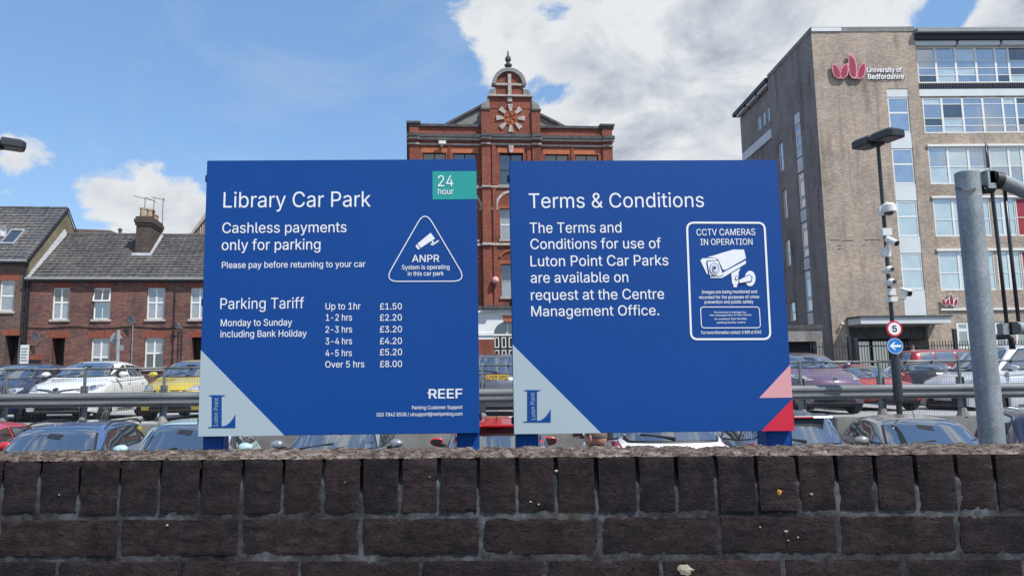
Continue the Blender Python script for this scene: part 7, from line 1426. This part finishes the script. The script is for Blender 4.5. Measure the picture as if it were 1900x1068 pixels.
# signs on the post
def roundsign(u, v, kind, label):
    q = onpole(u, v, -.09); root = thing('round_sign', label, 'road sign', (q.x, q.y, q.z), 0)
    r = 14.6/F*LY; mb = MB(); mb.lathe([(.001, 0), (r, 0), (r, .012), (.001, .012)], (0, 0, 0), 'y', 32); mb.build('plate', 'road_red' if kind == '5' else 'road_blue', root)
    if kind == '5':
        mb = MB(); mb.lathe([(.001, -.004), (r*.78, -.004), (r*.78, 0), (.001, 0)], (0, 0, 0), 'y', 32); mb.build('white_disc', 'sign_white', root); lettering('5', -r*.30, r*.30, -r*.42, r*.42, -.0065, 'road_black', root, bold=.07)
    else:
        mb = MB(); P_ = [(-.72, 0), (-.12, .50), (.06, .50), (-.24, .14), (.74, .14), (.74, -.14), (-.24, -.14), (.06, -.50), (-.12, -.50)]; mb.prism([(a*r, b*r) for a, b in P_], -.006, -.001); mb.build('arrow', 'sign_white', root)
        mb = MB()
        for i in range(32): t0, t1 = 2*math.pi*i/32, 2*math.pi*(i+1)/32; mb.quad(*[(a_*math.cos(t), -.003, a_*math.sin(t)) for a_, t in ((r*.98, t0), (r*.98, t1), (r*.93, t1), (r*.93, t0))])
        mb.build('border', 'sign_white', root)
    mb = MB(); mb.box(-.05, .05, .013, .075, -.06, -.03); mb.box(-.05, .05, .013, .075, .03, .06); mb.build('clamp', 'black_metal', root)
roundsign(1659.5, 609.5, '5', 'round red ringed sign with a black 5 on the lamp post'); roundsign(1661, 641.5, 'a', 'round blue sign with a white left arrow on the lamp post')
def gadget(u, v, label, dy=-.1):
    q = onpole(u, v, dy); return thing('security_camera', label, 'security camera', tuple(q), 0, 'cameras on the lamp post')
def tox(g_, u, v, dy=0): q = onpole(u, v, dy); return q-g_.location
px = 1/F*LY
g_ = gadget(1650, 388, 'largest white dome camera, highest on the lamp post')
mb = MB(); mb.lathe([(.02, 12*px), (8*px, 11*px), (11.5*px, 7*px), (12*px, -5*px), (9*px, -6*px)], (0, 0, 0), 'z', 20); mb.build('housing', 'camera_white', g_, smooth=AUTO)
mb = MB(); mb.lathe([(8.5*px, -5*px), (8*px, -8*px), (5*px, -11.5*px), (.5*px, -12.5*px)], (0, 0, 0), 'z', 18); mb.build('dome', 'lens_black', g_, smooth=True)
mb = MB(); mb.box(-17*px, -9*px, .02, .1, -11*px, 5*px); mb.tube([(-12*px, .05, 6*px), (-4*px, .0, 13*px), (1*px, 0, 11*px)], .02, 8); mb.build('bracket', 'camera_white', g_)
def jbox(u0, v0, u1, v1, label, dy=-.07):
    a, b = onpole(u0, v1, dy), onpole(u1, v0, dy); c = (a+b)/2; root = thing('junction_box', label, 'junction box', tuple(c), 0)
    mb = MB(); mb.box(a.x-c.x, b.x-c.x, -.04, .06, a.z-c.z, b.z-c.z); mb.build('box', 'camera_white', root, bevel=.006); mb = MB(); mb.box((a.x-c.x)*.85, (b.x-c.x)*.85, -.045, -.041, (a.z-c.z)*.85, (b.z-c.z)*.85); mb.build('lid', 'camera_white', root)
jbox(1635.5, 423.5, 1653, 438, 'square white junction box below the largest dome camera')
g_ = gadget(1655, 448, 'white bullet camera pointing right below the square junction box', -.16)
A, B_ = tox(g_, 1646, 443, -.13), tox(g_, 1664, 451.5, -.34); mb = MB(); mb.tube([A, B_], [.068, .068], 14); mb.build('body', 'camera_white', g_, smooth=AUTO)
d = (B_-A).normalized(); mb = MB(); mb.tube([B_-d*.005, B_+d*.012], [.058, .05], 14); mb.build('lens', 'lens_black', g_, smooth=AUTO)
mb = MB(); mb.tube([A+Vector((.02, 0, -.06)), A+Vector((-.0, .05, -.17)), A+Vector((-.06, .1, -.22))], .022, 8); mb.box(-19*px, -3*px, .0, .1, -28*px, -13*px); mb.build('bracket', 'camera_white', g_, bevel=.004)
for (u, v, lb) in ((1650, 500.5, 'upper of the two small white ball cameras on the lamp post'), (1654, 523.5, 'lower of the two small white ball cameras on the lamp post')):
    g_ = gadget(u, v, lb, -.13); bm = bmesh.new(); bmesh.ops.create_uvsphere(bm, u_segments=20, v_segments=14, radius=7.6*px); me = bpy.data.meshes.new('ball'); bm.to_mesh(me); bm.free(); me.shade_smooth(); me.materials.append(M['camera_white']); o = bpy.data.objects.new('ball', me); col.objects.link(o); o.parent = g_
    mb = MB(); mb.lathe([(.001, -.03), (3.4*px, -.025), (4.2*px, 0), (4.2*px, .03)], (0, 0, 0), 'y', 16); l_ = mb.build('lens', 'lens_black', g_, smooth=AUTO); l_.location = (1.5*px, -.068, .2*px)
    mb = MB(); mb.lathe([(5*px, 0), (5.5*px, .05), (5*px, .1)], (-2.5*px, .04, -1*px), 'y', 14); mb.build('mount', 'camera_white', g_, smooth=AUTO)
jbox(1648.5, 535, 1660, 548, 'smaller white junction box under the ball cameras')
g_ = gadget(1682, 543, 'white box camera on a bent arm, lowest on the lamp post', -.1)
A, B_ = tox(g_, 1673, 540, -.05), tox(g_, 1688, 544.5, -.25)
d = (B_-A).normalized(); s_ = d.cross(Vector((0, 0, 1))).normalized(); t_ = s_.cross(d); Mx = Matrix((d, s_, t_)).transposed().to_4x4(); Mx.translation = (A+B_)/2; ln = (B_-A).length/2
mb = MB(); mb.box(-ln, ln, -.065, .065, -.06, .055); mb.build('housing', 'camera_white', g_, Mx, bevel=.012); mb = MB(); mb.box(-ln-.01, ln+.05, -.075, .075, .057, .072); mb.build('sun_shield', 'camera_white', g_, Mx); mb = MB(); mb.box(ln+.0005, ln+.008, -.05, .05, -.045, .04); mb.build('lens', 'lens_black', g_, Mx)
mb = MB(); mb.tube([tox(g_, 1656, 556, .0), tox(g_, 1668, 555.5, -.05), tox(g_, 1679, 554.5, -.1), tox(g_, 1680, 549, -.12)], .016, 8); mb.tube([tox(g_, 1661, 540, -.0), tox(g_, 1663, 549, -.02), tox(g_, 1668, 555, -.04)], .006, 6); a = tox(g_, 1652, 556); mb.box(a.x-.07, a.x+.07, -.05, .16, a.z-.05, a.z+.05); mb.build('arm', 'camera_white', g_)
# ------------------------------------------------------------------ thick galvanised post with gate arms
PY = 3.55
pb, pt = onY(1841.5, 822, PY), onY(1793.5, 318, PY); xm = (pb.x+pt.x)/2
gp = thing('barrier_post', 'thick galvanised steel post with side arms standing just behind the wall', 'post', (xm, PY, 0))
rp = 24.3/F*PY*.85; ht = onY(1793, 319, PY).z
mb = MB(); mb.lathe([(rp, 0), (rp, ht-.006), (rp-.006, ht)], (0, 0, 0), 'z', 40); mb.build('post', 'galvanised', gp, smooth=AUTO); mb = MB(); mb.box(-.14, .14, -.14, .14, 0, .015); mb.build('base_plate', 'galvanised', gp)
gx_ = lambda u, v, y=PY: (lambda q: Vector((q.x-xm, q.y-PY, q.z)))(onY(u, v, y))
mb = MB(); mb.tube([gx_(1822, 352), gx_(1842, 350)], .022, 8); a = gx_(1836, 331); mb.box(a.x-.018, a.x+.012, -.03, .03, a.z-.03, a.z+.03); mb.build('bracket', 'trim_black', gp)
mb = MB(); mb.tube([gx_(1817, 320), gx_(1835, 314)], .008, 6); a = gx_(1831, 335); mb.box(a.x-.015, a.x+.022, -.03, .03, a.z-.045, a.z+.045); mb.build('hinge', 'galvanised', gp)
mb = MB(); mb.tube([gx_(1845, 333), gx_(1855, 335), gx_(1955, 378, 3.9)], [.03, .036, .036], 16); mb.build('upper_arm', 'galvanised', gp, smooth=AUTO)
mb = MB(); mb.tube([gx_(1842, 333), gx_(1856, 336)], .042, 14); mb.build('arm_collar', 'gutter_black', gp, smooth=AUTO)
mb = MB(); mb.tube([gx_(1882, 608), gx_(1960, 612, 3.8)], .030, 16); mb.build('lower_arm', 'galvanised', gp, smooth=AUTO)
mb = MB(); a = gx_(1876, 609); mb.box(a.x-.02, a.x+.018, -.03, .03, a.z-.03, a.z+.03); mb.build('arm_collar', 'black_metal', gp, bevel=.004)
mb = MB(); a = gx_(1861, 610); mb.box(a.x-.014, a.x+.016, -.02, .02, a.z-.028, a.z+.026); mb.tube([gx_(1855, 600), gx_(1862, 606)], .008, 6); mb.build('hinge', 'galvanised', gp)
mb = MB(); mb.tube([gx_(1850, 625), gx_(1868, 624), gx_(1876, 628), gx_(1879, 648)], .013, 10); mb.build('bent_pipe', 'black_metal', gp, smooth=True)
mb = MB(); mb.tube([gx_(1828.5, 265), gx_(1833, 300), gx_(1840, 350), gx_(1855, 480), gx_(1868, 600)], [.003, .005, .0085, .0085, .0085], 8); mb.build('rod', 'black_metal', gp, smooth=True)
mb = MB(); mb.tube([gx_(1863.5, 348, 3.62), gx_(1877, 480, 3.62), gx_(1890, 596, 3.62)], .0085, 8); mb.build('rod', 'black_metal', gp, smooth=True)
mb = MB()
for v in (346, 349): mb.tube([gx_(1770+(v-320)*.09+24+25*math.cos(t*math.pi/6), v+5-3.5*abs(math.cos(t*math.pi/6)), PY+25*px/LY*PY*math.sin(-t*math.pi/6)) for t in range(7)], .0022, 5)
mb.build('cable_tie', 'gutter_black', gp)
